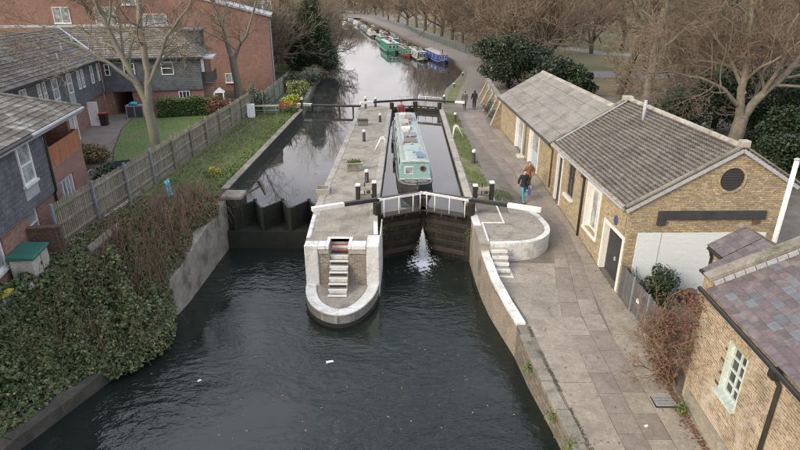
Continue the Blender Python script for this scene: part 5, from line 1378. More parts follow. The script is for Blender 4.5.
# tall brick blocks behind
def block(label, v0, v1, u0, u1, z1, slope, wins, name='brick_block', m='brick_red'):
    b = e_thing(name, label, 'building')
    zt = lambda v: z1 + slope * (v1 - v)
    MB().extr([(v0, u0, -.2), (v1, u0, -.2), (v1, u0, zt(v1)), (v0, u0, zt(v0))], (0, u1 - u0, 0)).build('wall', M[m], b)
    MB().hexa([(v0, u0 - .25, zt(v0) + .003), (v1 + .35, u0 - .25, zt(v1 + .35) + .003), (v1 + .35, u1, zt(v1 + .35) + .003), (v0, u1, zt(v0) + .003)], [(v0, u0 - .25, zt(v0) + .2), (v1 + .35, u0 - .25, zt(v1 + .35) + .2), (v1 + .35, u1, zt(v1 + .35) + .2), (v0, u1, zt(v0) + .2)]).build('roof', M['zinc'], b)
    for (v, z, w, h) in wins:
        casement(b, plU(v, z, u0 - .001), w, h, 'window', glass='glass_pale', bars=(2, 1), sill=.1, **WIN)
    return b
b1 = block('tall red brick block with white verge behind the terrace end', -1.2, 8.7, 46, 62, 7.9, .25, [(3.5, 1.0, 1.3, 1.0)])
for k, (u, z) in enumerate(((48, 1.0), (48, 4.0), (52, 1.0), (52, 4.0), (56, 4.0))):
    casement(b1, plV(u, z, 8.701), 1.3, 1.5, 'window', glass='glass', bars=(2, 1), **WIN)
for u in (46.4, 50.5): MB().tube([(8.8, u, 7.7), (8.8, u, .1)], .07, 7).build('downpipe', M['zinc'], b1)
b2 = block('distant long red brick block behind the tree with white windows', -20, -2.5, 56, 66, 12, 0, [(-11.5, 6.6, 2.4, 2.2), (-6.5, 5.6, 3.0, 2.4), (-8.3, 9, 1.6, 1.6), (-16, 7, 1.8, 1.8)])
b3 = block('distant orange brick block at the far left edge', -62, -22, 62, 74, 13, 0, [(-30 - 5 * k, 7.5, 2.4, 2.2) for k in range(6)] + [(-30 - 5 * k, 3.5, 2.4, 2.2) for k in range(6)])
b5 = block('distant brick villa high behind the tall brick block', -1.5, 10, 74, 84, 12.5, 0, [(6.2, 8.0, 2.6, 1.4)])

# courtyard surfaces
o = MB().prism([ew(*p)[:2] for p in ((-5.6, 9.5), (-.1, 9.5), (-.4, 14), (-1.8, 20), (-3.0, 27), (-3.2, 33.6), (-5.6, 33.6))], -.1, .135).build('courtyard_paving', mat('court_paving', (.19, .165, .15), .9, (.14, .12, .11), 1, 18, .3)); tag(o, kind='structure')
o = MB().prism([ew(*p)[:2] for p in ((-.1, 9.5), (2.2, 9.8), (3.9, 20), (6.9, 33.4), (-3.1, 33.4), (-2.9, 27), (-1.7, 20), (-.3, 14))], -.1, .145).build('estate_lawn', M['lawn']); tag(o, kind='structure')
# bin store with turquoise lid, red bin, bicycle, brush pile, dish, curved screen
t = thing('bin_store', 'grey bin store with turquoise bag on top by the passage', 'bin store', ew(-2.8, 31.6, .14), EA)
MB().box(-.7, .7, -.4, .4, 0, 1.1).build('cabinet', M['fence_post_grey'], t)
for x in (-.6, .05): MB().box(x, x + .55, -.42, -.401, .1, 1.0).build('door', M['door_dark'], t)
MB().lathe([(.1, 0), (.36, .04), (.34, .2), (.1, .27)], (-.1, 0, 1.1), 12).build('bag', solid('bag_turq', (.03, .38, .48)), t, smooth=True)
t = thing('wheelie_bin', 'black wheelie bin with red lid by the white porch posts', 'bin', ew(-4.6, 28.8, .14), EA)
MB().hexa([(-.22, -.25, 0), (.22, -.25, 0), (.22, .25, 0), (-.22, .25, 0)], [(-.28, -.32, .95), (.28, -.32, .95), (.28, .32, .95), (-.28, .32, .95)]).build('body', M['black_paint'], t)
MB().box(-.3, .3, -.36, .36, .953, 1.02).build('lid', solid('bin_red', (.42, .06, .04)), t)
for x in (-.2, .2): MB().tube([(x - .03, .27, .1), (x + .03, .27, .1)], .1, 10).build('wheel', M['dark_metal'], t)
t = thing('bicycle', 'dark bicycle leaning by the brush heap below the balcony', 'bicycle', ew(-1.2, 12.3, .14), EA + R(70))
for x in (-.52, .52): MB().tube([(x + .33 * math.cos(a), 0, .34 + .33 * math.sin(a)) for a in np.linspace(0, 2 * math.pi, 21)], .022, 6).build('wheel', M['zinc'], t)
MB().tube([(-.52, 0, .34), (-.12, 0, .3), (-.25, 0, .85), (.35, 0, .8), (-.12, 0, .3)], .02, 6).build('frame', M['dark_metal'], t)
MB().tube([(.52, 0, .34), (.38, 0, 1.0), (.42, .25, 1.02)], .018, 6).build('fork', M['dark_metal'], t)
MB().box(-.38, -.14, -.06, .06, .88, .94).build('saddle', M['black_paint'], t)
t = thing('curved_screen', 'low curved dark blue screen on the lawn beside the fence', 'screen', ew(.9, 13.6, .14), EA)
for k in range(9):
    a = R(20 + 17 * k); MB().obox((1.5 * math.cos(a), 1.0 * math.sin(a), .35), (.5, .04, .7), rz=math.atan2(1.0 * math.cos(a), -1.5 * math.sin(a))).build('panel', solid('screen_navy', (.05, .065, .085)), t)
t = thing('dark_dish', 'dark grey round tub standing at the foot of the lawn tree', 'tub', ew(1.25, 18.6, .14))
MB().lathe([(.25, 0), (.38, .3), (.42, .45), (.36, .45)], n=14).build('tub', M['dark_metal'], t, smooth=True); MB().lathe([(.43, .42), (.45, .44), (.43, .47)], n=14).build('rim', M['door_dark'], t)

# garden at the channel head: fence, turf, table, chairs, pots
gf = thing('garden_fence', 'pale green board fence behind the lockside garden', 'fence', (-13.1, 50.3, .1), R(2.5))
for k in range(34): MB().box(-.01, .012, k * .44, k * .44 + .425, 0, 1.7).build('board', mat('fence_sage', (.27, .31, .24), .9, rnd=.12) if k == 0 else bpy.data.materials['fence_sage'], gf)
for k in range(6): MB().box(.013, .08, k * 2.9, k * 2.9 + .1, 0, 1.85).build('post', M['fence_timber'], gf)
MB().box(.013, .05, .11, 14.9, 1.2, 1.3).build('rail', M['fence_timber'], gf)
o = MB().prism([(-12.9, 50.3), (-10.6, 50.6), (-11.2, 60), (-13.2, 60)], .05, .122).build('garden_turf', solid('turf', (.06, .15, .07), .95)); tag(o, kind='structure')
t = thing('garden_table', 'long grey weathered trestle table at the garden gate', 'table', (-12.9, 49.2, .1), R(4))
for k in range(4): MB().box(-1.5, 1.5, -.38 + k * .195, -.2 + k * .195, .72, .77).build('plank', M['fence_timber'], t)
for x in (-1.3, 1.3):
    for y in (-.3, .3): MB().box(x - .05, x + .05, y - .05, y + .05, 0, .718).build('leg', M['fence_timber'], t)
MB().box(-1.5, 1.5, -.6, -.45, .40, .45).build('bench_plank', M['fence_timber'], t)
for k, x in enumerate((-11.15, -10.65)):
    t = thing('red_chair', ['red folding chair beside the trestle table', 'red folding chair closest to the channel wall'][k], 'chair', (x, 49.6, .1), R(20), 'red chairs in the garden')
    MB().box(-.2, .2, -.2, .2, .42, .46).build('seat', solid('chair_red', (.45, .07, .05)), t); MB().box(-.2, .2, .18, .21, .461, .9).build('backrest', M['chair_red'], t)
    for a in (-.18, .18):
        for b in (-.18, .18): MB().box(a - .02, a + .02, b - .02, b + .02, 0, .418).build('leg', M['dark_metal'], t)
for k, (x, y, r_, c, lbl) in enumerate(((-10.0, 50.4, .24, (.40, .15, .08), 'terracotta pot at the corner of the channel wall'), (-10.4, 55.0, .22, (.1, .11, .12), 'dark pot near the variegated shrub'))):
    t = thing('plant_pot', lbl, 'pot', (x, y, .1))
    MB().lathe([(r_ * .7, 0), (r_, .35), (r_ * 1.1, .36), (r_ * 1.1, .42), (r_ * .8, .42)], n=12).build('pot', solid('potc%d' % k, c), t, smooth=True); MB().lathe([(r_ * .8, .38), (r_ * .79, .40)], n=12).build('soil', M['soil'], t)
t = thing('white_board', 'white upright board leaning at the end of the slatted fence', 'board', (-13.45, 47.6, .1), R(10))
MB().obox((0, 0, .6), (.65, .06, 1.2), rx=R(-8)).build('board', M['upvc'], t); MB().obox((0, .25, .12), (.7, .4, .24)).build('foot', M['dark_metal'], t)
# wire fence on the bank with blue cloth
wf = thing('wire_fence', 'thin post and wire fence along the grassy bank', 'fence', (0, 0, 0))
pp = [(-12.15, 22.6), (-12.1, 25), (-12.0, 28), (-11.9, 31), (-11.8, 34), (-11.7, 37.5), (-11.6, 41), (-11.6, 45)]
for x, y in pp: MB().tube([(x, y, gL(x, y) - .1), (x, y, gL(x, y) + 1.05)], .02, 6).build('post', M['stone'], wf)
for h in (.45, .98):
    MB().tube([(x, y, gL(x, y) + h - .03 * (i % 2)) for i, (x, y) in enumerate(pp)], .007, 5).build('wire', M['stone'], wf)
t = thing('blue_cloth', 'bright blue and white cloth hung on the wire fence', 'cloth', (-12.07, 26.3, gL(-12.07, 26.3)))
cl = MB(); n = 10
for i in range(n + 1):
    for j in range(7):
        y = -.34 + .68 * j / 6 + .04 * math.sin(i * .9); x = .05 * math.sin(j * 1.9 + i * .25) + (.03 if i else .0); cl.v.append((x, y, .99 - .093 * i + .03 * math.sin(j * 2)))
for i in range(n):
    for j in range(6): a = i * 7 + j; cl.f.append((a, a + 1, a + 8, a + 7))
m_, nt_, b_ = new_mat('cloth_blue'); nn = noise_node(nt_, 9, 2, .5); rr_ = ramp(nt_, nn.outputs['Fac'], [(.42, (.03, .32, .58)), (.56, (.06, .42, .62)), (.62, (.6, .7, .75))]); nt_.links.new(rr_.outputs['Color'], b_.inputs['Base Color'])
co_ = cl.build('cloth', m_, t, smooth=True); co_.modifiers.new('thick', 'SOLIDIFY').thickness = .012
MB().tube([(.02, -.28, 1.0), (.02, .28, 1.0)], .015, 5).build('peg_line', M['zinc'], t)
# sloping concrete wing wall among the brambles
t = MB().hexa([(-12.9, 18.6, -1.2), (-12.5, 18.6, -1.2), (-12.0, 22.4, -1.2), (-12.4, 22.4, -1.2)], [(-12.9, 18.6, .35), (-12.5, 18.6, .30), (-12.0, 22.4, .72), (-12.4, 22.4, .75)]).build('wing_wall', M['concrete']); tag(t, 'pale sloping concrete wall top among the brambles', 'wall')

# far railing along the towpath
rl = thing('towpath_railing', 'blue green railing between the towpath and the park', 'railing', (0, 0, 0))
rp = [(14.6, 88), (13.4, 97), (11.86, 108), (8, 135), (4.2, 162), (-.84, 216), (-18, 321)]
mr_ = solid('rail_teal', (.10, .17, .18), .6)
k = 0
for (x0, y0), (x1, y1) in zip(rp, rp[1:]):
    L = math.hypot(x1 - x0, y1 - y0); n = int(L / 3)
    for i in range(n):
        t_ = i / n; MB().box(x0 + (x1 - x0) * t_ - .06, x0 + (x1 - x0) * t_ + .06, y0 + (y1 - y0) * t_ - .06, y0 + (y1 - y0) * t_ + .06, 0, 1.35).build('post', mr_, rl)
    for z in (.25, 1.2): MB().beam((x0, y0, z), (x1, y1, z), .05, .07).build('rail', mr_, rl)
    if y0 < 165:
        nb = int(L / .45); bars = MB()
        for i in range(nb):
            t_ = (i + .5) / nb; x, y = x0 + (x1 - x0) * t_, y0 + (y1 - y0) * t_; bars.box(x - .02, x + .02, y - .02, y + .02, .28, 1.17)
        o = bars.build('bars', mr_, rl); o['kind'] = 'stuff'
# ------------------------------------------------------------------ vegetation
class Tree:
    def __init__(self, seed): self.r = random.Random(seed); self.trunk = MB(); self.twig = MB()
    def rv(self, k): return Vector((self.r.gauss(0, k), self.r.gauss(0, k), self.r.gauss(0, k)))
    def grow(self, p, d, L, r, lvl, maxl, kids, up=.05, wob=.16, lenf=.62, ang=(28, 62), rmin=.012, droop=0.):
        R_ = self.r; n = (6, 6, 5, 4, 3, 3)[min(lvl, 5)]
        pts = [Vector(p)]; rad = [r]; d = Vector(d).normalized()
        end = r * (.55 if lvl == 0 else .35)
        for i in range(n):
            d = (d + self.rv(wob) + Vector((0, 0, up - droop * lvl))).normalized()
            pts.append(pts[-1] + d * (L / n)); rad.append(max(rmin, r + (end - r) * (i + 1) / n))
        if r > .055: self.trunk.tube(pts, rad, 9 if r > .2 else 6, cap=False)
        else: self.twig.tube(pts, rad, 4 if r > .025 else 3, cap=False)
        if lvl >= maxl: return pts
        k = kids[min(lvl, len(kids) - 1)]
        for c in range(k):
            t = (.28 if lvl else .5) + (.72 if lvl else .5) * (c + R_.random() * .8) / k
            t = min(t, 1.0); f = t * n; i = min(int(f), n - 1); q = pts[i].lerp(pts[i + 1], f - i)
            dl = (pts[i + 1] - pts[i]).normalized(); ax = dl.orthogonal().normalized(); ax.rotate(Matrix.Rotation(R_.uniform(0, 2 * math.pi), 3, dl))
            cd = dl.copy(); cd.rotate(Matrix.Rotation(R(R_.uniform(*ang)), 3, ax))
            rr = rad[i] * R_.uniform(.5, .74)
            self.grow(q, cd, L * lenf * R_.uniform(.75, 1.2) * (1.15 - .35 * t), max(rmin, rr), lvl + 1, maxl, kids, up, wob, lenf, ang, rmin, droop)
        return pts
    def limb(self, pts, r0, r1, maxl, kids, L, **k):
        """explicit main limb through given points, carrying side branches"""
        pts = [Vector(p) for p in pts]; n = len(pts) - 1
        fine = []
        for i in range(n):
            a, b = pts[i], pts[i + 1]
            for j in range(3): fine.append(a.lerp(b, j / 3) + self.rv(.04 * (b - a).length / 3))
        fine.append(pts[-1]); m = len(fine) - 1
        rad = [r0 + (r1 - r0) * i / m for i in range(m + 1)]
        self.trunk.tube(fine, rad, 10, cap=False)
        kk = k.pop('n', 6); t0 = k.pop('t0', .35); up_ = k.get('up', .05)
        for c in range(kk):
            t = t0 + (1 - t0) * (c + self.r.random() * .7) / kk; f = min(t, .999) * m; i = int(f); q = fine[i].lerp(fine[i + 1], f - i)
            dl = (fine[i + 1] - fine[i]).normalized(); ax = dl.orthogonal().normalized(); ax.rotate(Matrix.Rotation(self.r.uniform(0, 6.28), 3, dl))
            cd = dl.copy(); cd.rotate(Matrix.Rotation(R(self.r.uniform(30, 65)), 3, ax))
            self.grow(q, cd, L * self.r.uniform(.7, 1.2), max(.02, rad[i] * .5), 1, maxl, kids, **k)
        self.grow(fine[-1], fine[-1] - fine[-2], L * .9, r1, 1, maxl, kids, **k)
    def finish(self, root, bark, twig):
        self.trunk.build('trunk', bark, root, smooth=True)
        if self.twig.v: self.twig.build('crown', twig, root)
        return root

def leaf_cloud(cen, size, rng, aspect=.62, upbias=.5, jit=.35):
    n = len(cen); nor = rng.normal(0, 1, (n, 3)); nor[:, 2] = np.abs(nor[:, 2]) + upbias; nor /= np.linalg.norm(nor, axis=1)[:, None]
    a = np.cross(nor, rng.normal(0, 1, (n, 3))); a /= np.linalg.norm(a, axis=1)[:, None]; b = np.cross(nor, a)
    s = size * rng.uniform(1 - jit, 1 + jit, (n, 1))
    co = np.stack([cen + a * s, cen + b * s * aspect, cen - a * s, cen - b * s * aspect], 1).reshape(-1, 3)
    return co, np.arange(4 * n).reshape(n, 4)

def lobes_points(n, lobes, rng, shell=.62):
    L = np.array(lobes, float); w = L[:, 3] * L[:, 4] * L[:, 5]; w = w ** .67; idx = rng.choice(len(L), n, p=w / w.sum())
    d = rng.normal(0, 1, (n, 3)); d /= np.linalg.norm(d, axis=1)[:, None]
    r = shell + (1.06 - shell) * rng.random((n, 1)) ** .7
    ph = np.sin(d[:, :1] * 7 + idx[:, None]) * np.cos(d[:, 1:2] * 6 + idx[:, None] * 2) * .12
    return L[idx, :3] + d * L[idx, 3:6] * (r + ph)

def bush(name, label, cat, loc, w, d, h, n, size, m, seed, group=None, nl=9, stems=True, z0=.12):
    rng = np.random.default_rng(seed); t = thing(name, label, cat, loc, 0, group)
    lobes = []
    for k in range(nl):
        a = rng.uniform(0, 2 * math.pi); rr = math.sqrt(rng.random()) * .62; z = rng.uniform(.25, .78)
        s = rng.uniform(.26, .44)
        lobes.append((math.cos(a) * rr * w / 2, math.sin(a) * rr * d / 2, h * z, w * s * .62, d * s * .62, h * min(s * .62, 1 - z + .05)))
    lobes.append((0, 0, h * .4, w * .4, d * .4, h * .42))
    c = lobes_points(n, lobes, rng); c[:, 2] = np.maximum(c[:, 2], z0 * rng.random(n))
    fast_mesh('foliage', *leaf_cloud(c, size, rng), m, t)
    if stems:
        tr = Tree(seed)
        for k in range(5): tr.grow((rng.normal(0, w * .05), rng.normal(0, d * .05), -.1), (rng.normal(0, .5), rng.normal(0, .5), 1), h * .75, .03 + h * .012, 0, 2, (4, 4))
        tr.finish(t, M['bark_dark'], M['twig_dark'])
        for c_ in t.children:
            if c_.name.startswith('trunk'): c_.name = 'stem'
            elif c_.name.startswith('crown'): c_.name = 'twigs'
    return t

# --- the pale forked tree on the lawn
t = thing('lawn_tree', 'large pale forked bare tree on the estate lawn behind the fence', 'tree', (-16.35, 35.0, .1))
tr = Tree(2)
tr.limb([(0, 0, -.1), (.02, 0, 1.6), (-.05, 0, 3.6)], .34, .29, 1, (2,), .3, n=1, t0=.9)
tr.limb([(-.05, 0, 3.4), (-.75, .1, 5.0), (-1.5, .2, 7.0), (-2.4, .4, 9.6), (-3.0, .6, 12)], .22, .09, 4, (6, 5, 4, 3), 3.6, n=8, t0=.25)
tr.limb([(.0, 0, 3.4), (.25, .1, 5.2), (.3, -.1, 7.6), (.5, 0, 10), (.9, .3, 12.5)], .24, .10, 4, (6, 5, 4, 3), 3.4, n=8, t0=.25)
tr.limb([(.2, 0, 4.6), (.9, .3, 6.0), (1.8, .2, 7.5), (3.0, 0, 8.7)], .15, .06, 4, (5, 5, 4, 3), 2.6, n=6, t0=.2)
tr.limb([(-.5, 0, 4.6), (-1.8, -.4, 5.9), (-3.4, -.6, 7.0), (-5.2, -1.0, 7.6)], .13, .05, 4, (5, 5, 4, 3), 2.6, n=6, t0=.3, up=.02)
tr.finish(t, M['bark_pale'], M['twig'])
# --- second estate tree by the tall brick block
t = thing('garden_tree', 'bare forked tree in front of the tall red brick block', 'tree', (-17.6, 58.5, .1)); tr = Tree(5)
tr.limb([(0, 0, -.1), (-.1, 0, 2.2), (-.3, 0, 4.2)], .42, .34, 1, (2,), .3, n=1, t0=.9)
tr.limb([(-.3, 0, 4.0), (-.9, .1, 6.2), (-1.4, .3, 8.6), (-2.2, .2, 11)], .25, .1, 4, (5, 5, 4, 3), 3.6, n=7, t0=.2)
tr.limb([(-.2, 0, 3.6), (.5, 0, 5.0), (1.7, -.2, 6.6), (2.5, .2, 9)], .2, .08, 4, (5, 5, 4, 3), 3.4, n=7, t0=.2)
tr.finish(t, M['bark_pale'], M['twig'])

# --- big spreading tree behind the workshop
t = thing('spreading_tree', 'large bare tree with low forked trunk behind the workshop gable', 'tree', (21.6, 36.0, -.4)); tr = Tree(9)
tr.limb([(0, 0, -.1), (.1, 0, 1.5), (.2, 0, 2.9)], .50, .42, 1, (2,), .3, n=1, t0=.9)
tr.limb([(.1, 0, 2.6), (-.2, .1, 4.6), (.05, .3, 6.6), (-.4, .4, 8.6), (-.6, .6, 11)], .28, .10, 5, (5, 5, 4, 3), 4.2, n=9, t0=.15, up=.015, ang=(30, 75))
tr.limb([(.2, 0, 2.7), (1.1, .2, 4.2), (2.6, .4, 5.6), (4.0, .8, 7.4), (5.0, 1.2, 9.4)], .30, .10, 5, (5, 5, 4, 3), 4.2, n=9, t0=.15, up=.015, ang=(30, 75))
tr.limb([(-.1, 0, 3.6), (-1.6, -.3, 4.8), (-3.4, -.6, 5.5), (-5.6, -1.0, 5.9)], .15, .05, 5, (5, 4, 4, 3), 3.2, n=8, t0=.2, up=.0, ang=(30, 75))
tr.limb([(0, 0, 4.4), (-1.0, .5, 6.4), (-2.4, .6, 8.0), (-4.2, .6, 9.4)], .14, .05, 5, (5, 4, 4, 3), 3.2, n=8, t0=.2, up=.0, ang=(30, 75))
tr.limb([(1.2, .2, 4.3), (1.6, -.5, 6.3), (1.3, -.8, 8.4), (1.9, -1, 10.5)], .14, .05, 5, (5, 4, 4, 3), 3.2, n=7, t0=.2, up=.0, ang=(30, 75))
tr.finish(t, M['bark'], M['twig_red'])
# --- two thick trunks behind the roofs
t = thing('leaning_tree', 'thick leaning bare tree trunk behind the workshop ridge', 'tree', (23.2, 61, 0), 0); tr = Tree(12)
tr.limb([(0, 0, -.1), (.6, 0, 3), (1.5, .1, 6.2), (2.2, .2, 9)], .40, .28, 4, (6, 5, 4, 3), 5, n=7, t0=.55)
tr.finish(t, M['bark_dark'], M['twig'])
t = thing('straight_tree', 'thick upright bare tree trunk right of the leaning one', 'tree', (21.8, 51, 0), 0); tr = Tree(13)
tr.limb([(0, 0, -.1), (.1, 0, 3), (.3, .1, 6.5), (.4, .2, 10)], .40, .30, 4, (6, 5, 4, 3), 5, n=8, t0=.5)
tr.finish(t, M['bark'], M['twig'])

# --- prototypes for park and bank trees
def proto(seed, h, r, kids, bark, twig, th=.28, up=.05, lenf=.64, maxl=5, ang=(28, 60)):
    t = thing('park_tree', '', 'tree', (0, 0, 0)); tr = Tree(seed)
    top = Vector((tr.r.gauss(0, .3), tr.r.gauss(0, .3), h * th))
    tr.limb([(0, 0, -.1), top * .5, top], r, r * .8, 1, (2,), .3, n=1, t0=.95)
    nl = 6
    for k in range(nl):
        a = 2 * math.pi * (k + tr.r.random() * .6) / nl; s = tr.r.uniform(.4, 1.3) if k else .1
        d = Vector((math.cos(a) * s, math.sin(a) * s, 1)).normalized()
        tr.grow(top - Vector((0, 0, .2 + .25 * k)), d, h * .52 * tr.r.uniform(.8, 1.1), r * .62, 1, maxl, kids, up=up, lenf=lenf, ang=ang, rmin=.02)
    return tr.finish(t, bark, twig)
P0 = proto(40, 15, .42, (6, 6, 5, 3, 3), M['bark_dark'], M['twig'])
P1 = proto(41, 17, .48, (6, 6, 5, 3, 2), M['bark'], M['twig'], th=.32)
P2 = proto(42, 13, .34, (6, 6, 5, 3, 3), M['bark_dark'], M['twig_red'], th=.22, ang=(30, 70))
P3 = proto(43, 14, .36, (6, 5, 5, 4, 3), M['bark'], M['twig_painted_sun'], th=.25)
P4 = proto(44, 9, .16, (6, 5, 5, 3, 2), M['bark'], M['twig'], th=.12, ang=(20, 50))
protos = {'a': P0, 'b': P1, 'c': P2, 'o': P3, 's': P4}; usedp = set()
def place_tree(k, x, y, sc, label, group, name='park_tree'):
    p = protos[k]
    if k in usedp: o = dup(p)
    else: o = p; usedp.add(k)
    rr = random.Random(int(x * 13 + y * 7)); o.name = name
    o.location = (x, y, 0.0); o.rotation_euler = (0, 0, rr.uniform(0, 6.28)); o.scale = (sc, sc, sc * rr.uniform(.92, 1.08))
    o['label'] = label; o['group'] = group
row = 'bare tree in the row beside the towpath railing'
_ord = ['first', 'second', 'third', 'fourth', 'fifth', 'sixth', 'seventh', 'eighth', 'ninth', 'tenth', 'eleventh', 'twelfth']
for _i, (x, y) in enumerate(((19.5, 100), (17.0, 113), (15.2, 126), (13.2, 138), (11.6, 149), (9.8, 163), (8.2, 178), (6.2, 196), (3.6, 216), (.2, 238), (-4, 262), (-9, 288))):
    place_tree(random.choice('abc') if x < 19 else 'a', x, y, random.uniform(1.1, 1.4), _ord[_i] + ' ' + row + ', counted from the broad evergreen', 'bare trees beside the railing', 'railing_tree')
park = 'bare leafless tree standing in the park beyond the towpath'
random.seed(77)
md = 'bare tangled tree rising above the evergreens behind the workshop'
for i, (x, y) in enumerate([(14.5, 79), (18, 77), (16.5, 90), (21, 94), (33.5, 69), (37, 75), (13.8, 92), (38, 84), (43, 80), (16.5, 71)]):
    place_tree('cas'[i % 3], x, y, random.uniform(.9, 1.15) * (1.5 if i % 3 == 2 else 1), md, 'tangled trees above the evergreens', 'tangled_tree')
rd = 'bare reddish twiggy tree in the thicket behind the spreading tree'
for i, (x, y) in enumerate([(30, 51), (37, 55), (45, 60), (37, 44), (45, 50), (27, 56), (53, 66)]):
    place_tree('cs'[i % 2], x, y, random.uniform(.8, 1.0) * (1.5 if i % 2 else 1), rd, 'twiggy trees behind the spreading tree', 'thicket_tree')
pp_ = [(42, 92), (24, 118), (33, 130), (45, 118), (56, 104), (21, 150), (31, 165), (44, 150), (58, 138), (72, 120), (66, 88), (82, 95), (52, 76), (40, 66), (17, 190), (29, 205), (44, 195), (60, 185), (80, 165), (98, 140), (20, 135), (27, 142), (37, 110), (50, 128), (65, 155), (36, 180), (52, 168), (24, 175), (75, 140), (90, 120), (14, 215), (38, 220)]
for i, (x, y) in enumerate(pp_): place_tree('abcao'[i % 5] if y > 115 else 'abcac'[i % 5], x + random.uniform(-2, 2), y, random.uniform(1.0, 1.35), park, 'bare trees in the park')  # some farther ones have low sunlight painted into their twig colour
for i, (x, y) in enumerate([(-30, 415), (-38, 425), (-46, 432), (-54, 440), (-62, 446), (-26, 400), (-20, 380), (-70, 430), (-76, 420), (-14, 350), (-50, 455), (-35, 450), (-82, 400), (-74, 380), (-66, 360)]):
    place_tree('abs'[i % 3], x, y, 1.3 if i % 3 < 2 else 1.9, 'faint far tree closing the canal bend at the top', 'far trees at the canal bend', 'bend_tree')
far = 'distant leafless tree with sunlight painted orange into its twigs at the top of the view'
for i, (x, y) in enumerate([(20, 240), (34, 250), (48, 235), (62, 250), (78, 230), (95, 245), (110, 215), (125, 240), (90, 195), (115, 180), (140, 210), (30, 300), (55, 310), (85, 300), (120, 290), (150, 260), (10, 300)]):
    place_tree('o', x, y, random.uniform(.75, 1.0), far, 'distant trees with painted sunlight')
lf = 'bare scrubby tree on the far garden bank behind the ivy tree'
for i, (x, y) in enumerate([(-16, 87), (-19, 79), (-23, 76), (-17, 92), (-21, 84), (-14.8, 95), (-15.5, 101), (-19.5, 108), (-18, 120), (-24, 98), (-21, 132), (-26, 118), (-22, 150), (-28, 140), (-27, 168), (-33, 190), (-30, 210), (-38, 230), (-36, 255), (-44, 270)]):
    place_tree('s', x, y, random.uniform(1.15, 1.6), lf, 'scrubby trees on the garden bank', 'bank_tree')
bh = 'bare tree rising behind the estate roofs'
for i, (x, y) in enumerate([(-40, 72), (-33, 76), (-52, 80), (-62, 78), (-45, 92), (-28, 100), (-60, 100), (-75, 95)]):
    place_tree('bs'[i % 2], x, y, random.uniform(.8, 1.1), bh, 'bare trees behind the estate', 'estate_tree')
# far belt of woodland closing the view
rng = np.random.default_rng(8); n = 60000
y = rng.uniform(400, 640, n); x = rng.uniform(-.62, .62, n) * y; z = rng.random(n) ** .8 * (17 + 4 * np.sin(x * .11) + 3 * np.sin(x * .037 + 1)) + .2
d = rng.normal(0, 1, (n, 3)) * (1, 1, 1.6); d /= np.linalg.norm(d, axis=1)[:, None]
w = np.cross(d, rng.normal(0, 1, (n, 3))); w /= np.linalg.norm(w, axis=1)[:, None]; L = rng.uniform(.8, 2.6, (n, 1)); c = np.stack([x, y, z], 1)
co = np.stack([c - d * L, c + w * .22, c + d * L, c - w * .22], 1).reshape(-1, 3)
o = fast_mesh('far_woodland', co, np.arange(4 * n).reshape(n, 4), M['twig']); tag(o, 'far belt of leafless woodland closing the view', 'woodland', kind='stuff')

# --- evergreens
def evergreen(label, loc, w, d, h, n, size, m, seed, group=None, name='evergreen_tree', nl=14):
    rng = np.random.default_rng(seed); t = thing(name, label, 'tree', loc, 0, group)
    lobes = [(0, 0, h * .5, w * .34, d * .34, h * .42)]
    for k in range(nl):
        a = rng.uniform(0, 6.28); rr = math.sqrt(rng.random()) * .7; z = rng.uniform(.22, .8); s = rng.uniform(.16, .28) * (1.1 - .4 * z)
        lobes.append((math.cos(a) * rr * w / 2, math.sin(a) * rr * d / 2, h * z, w * s, d * s, h * s * .7))
    c = lobes_points(n, lobes, rng, .5); c = c[c[:, 2] > .15]
    fast_mesh('crown', *leaf_cloud(c, size, rng), m, t)
    MB().tube([(0, 0, -.1), (.05, 0, h * .3), (0, .1, h * .75)], [.25, .2, .06], 8).build('trunk', M['bark_dark'], t, smooth=True)
    return t
evergreen('broad dark evergreen tree beside the towpath beyond the yard wall', (11.9, 66, 0), 9.2, 7, 6.6, 26000, .13, M['leaf_holly'], 3, nl=18)
evergreen('dark evergreen shrub behind the sheeted roof, next to the broad evergreen', (15.6, 60, 0), 5, 5, 4.6, 10000, .12, M['leaf_holly'], 4)
evergreen('dark evergreen shrub behind the roof junction by the lawn', (17.4, 58.5, 0), 4.2, 4, 3.8, 9000, .12, M['leaf_ivy'], 5)
ivy = [(20.6, 41.5, 5.4, 5.0), (24.0, 43, 6, 6.2), (27.4, 41, 6, 6.4), (31, 43, 6.4, 6.8), (35, 46, 7, 6.5), (24.5, 35.5, 4.6, 4.2), (28.6, 35, 5, 4.6), (18.2, 34, 4, 3.2), (21, 30.5, 4.4, 3.4), (24.4, 28.5, 4.6, 3.2), (17.6, 27.5, 4, 2.8), (32, 36, 6, 5)]
for k, (x, y, w, h) in enumerate(ivy):
    evergreen('dense dark ivy covered thicket behind the workshop', (x, y, -.5), w, w, h, 8500, .10, M['leaf_ivy'] if k % 3 else M['leaf_holly'], 20 + k, 'ivy thicket behind the workshop', 'ivy_thicket', 10)
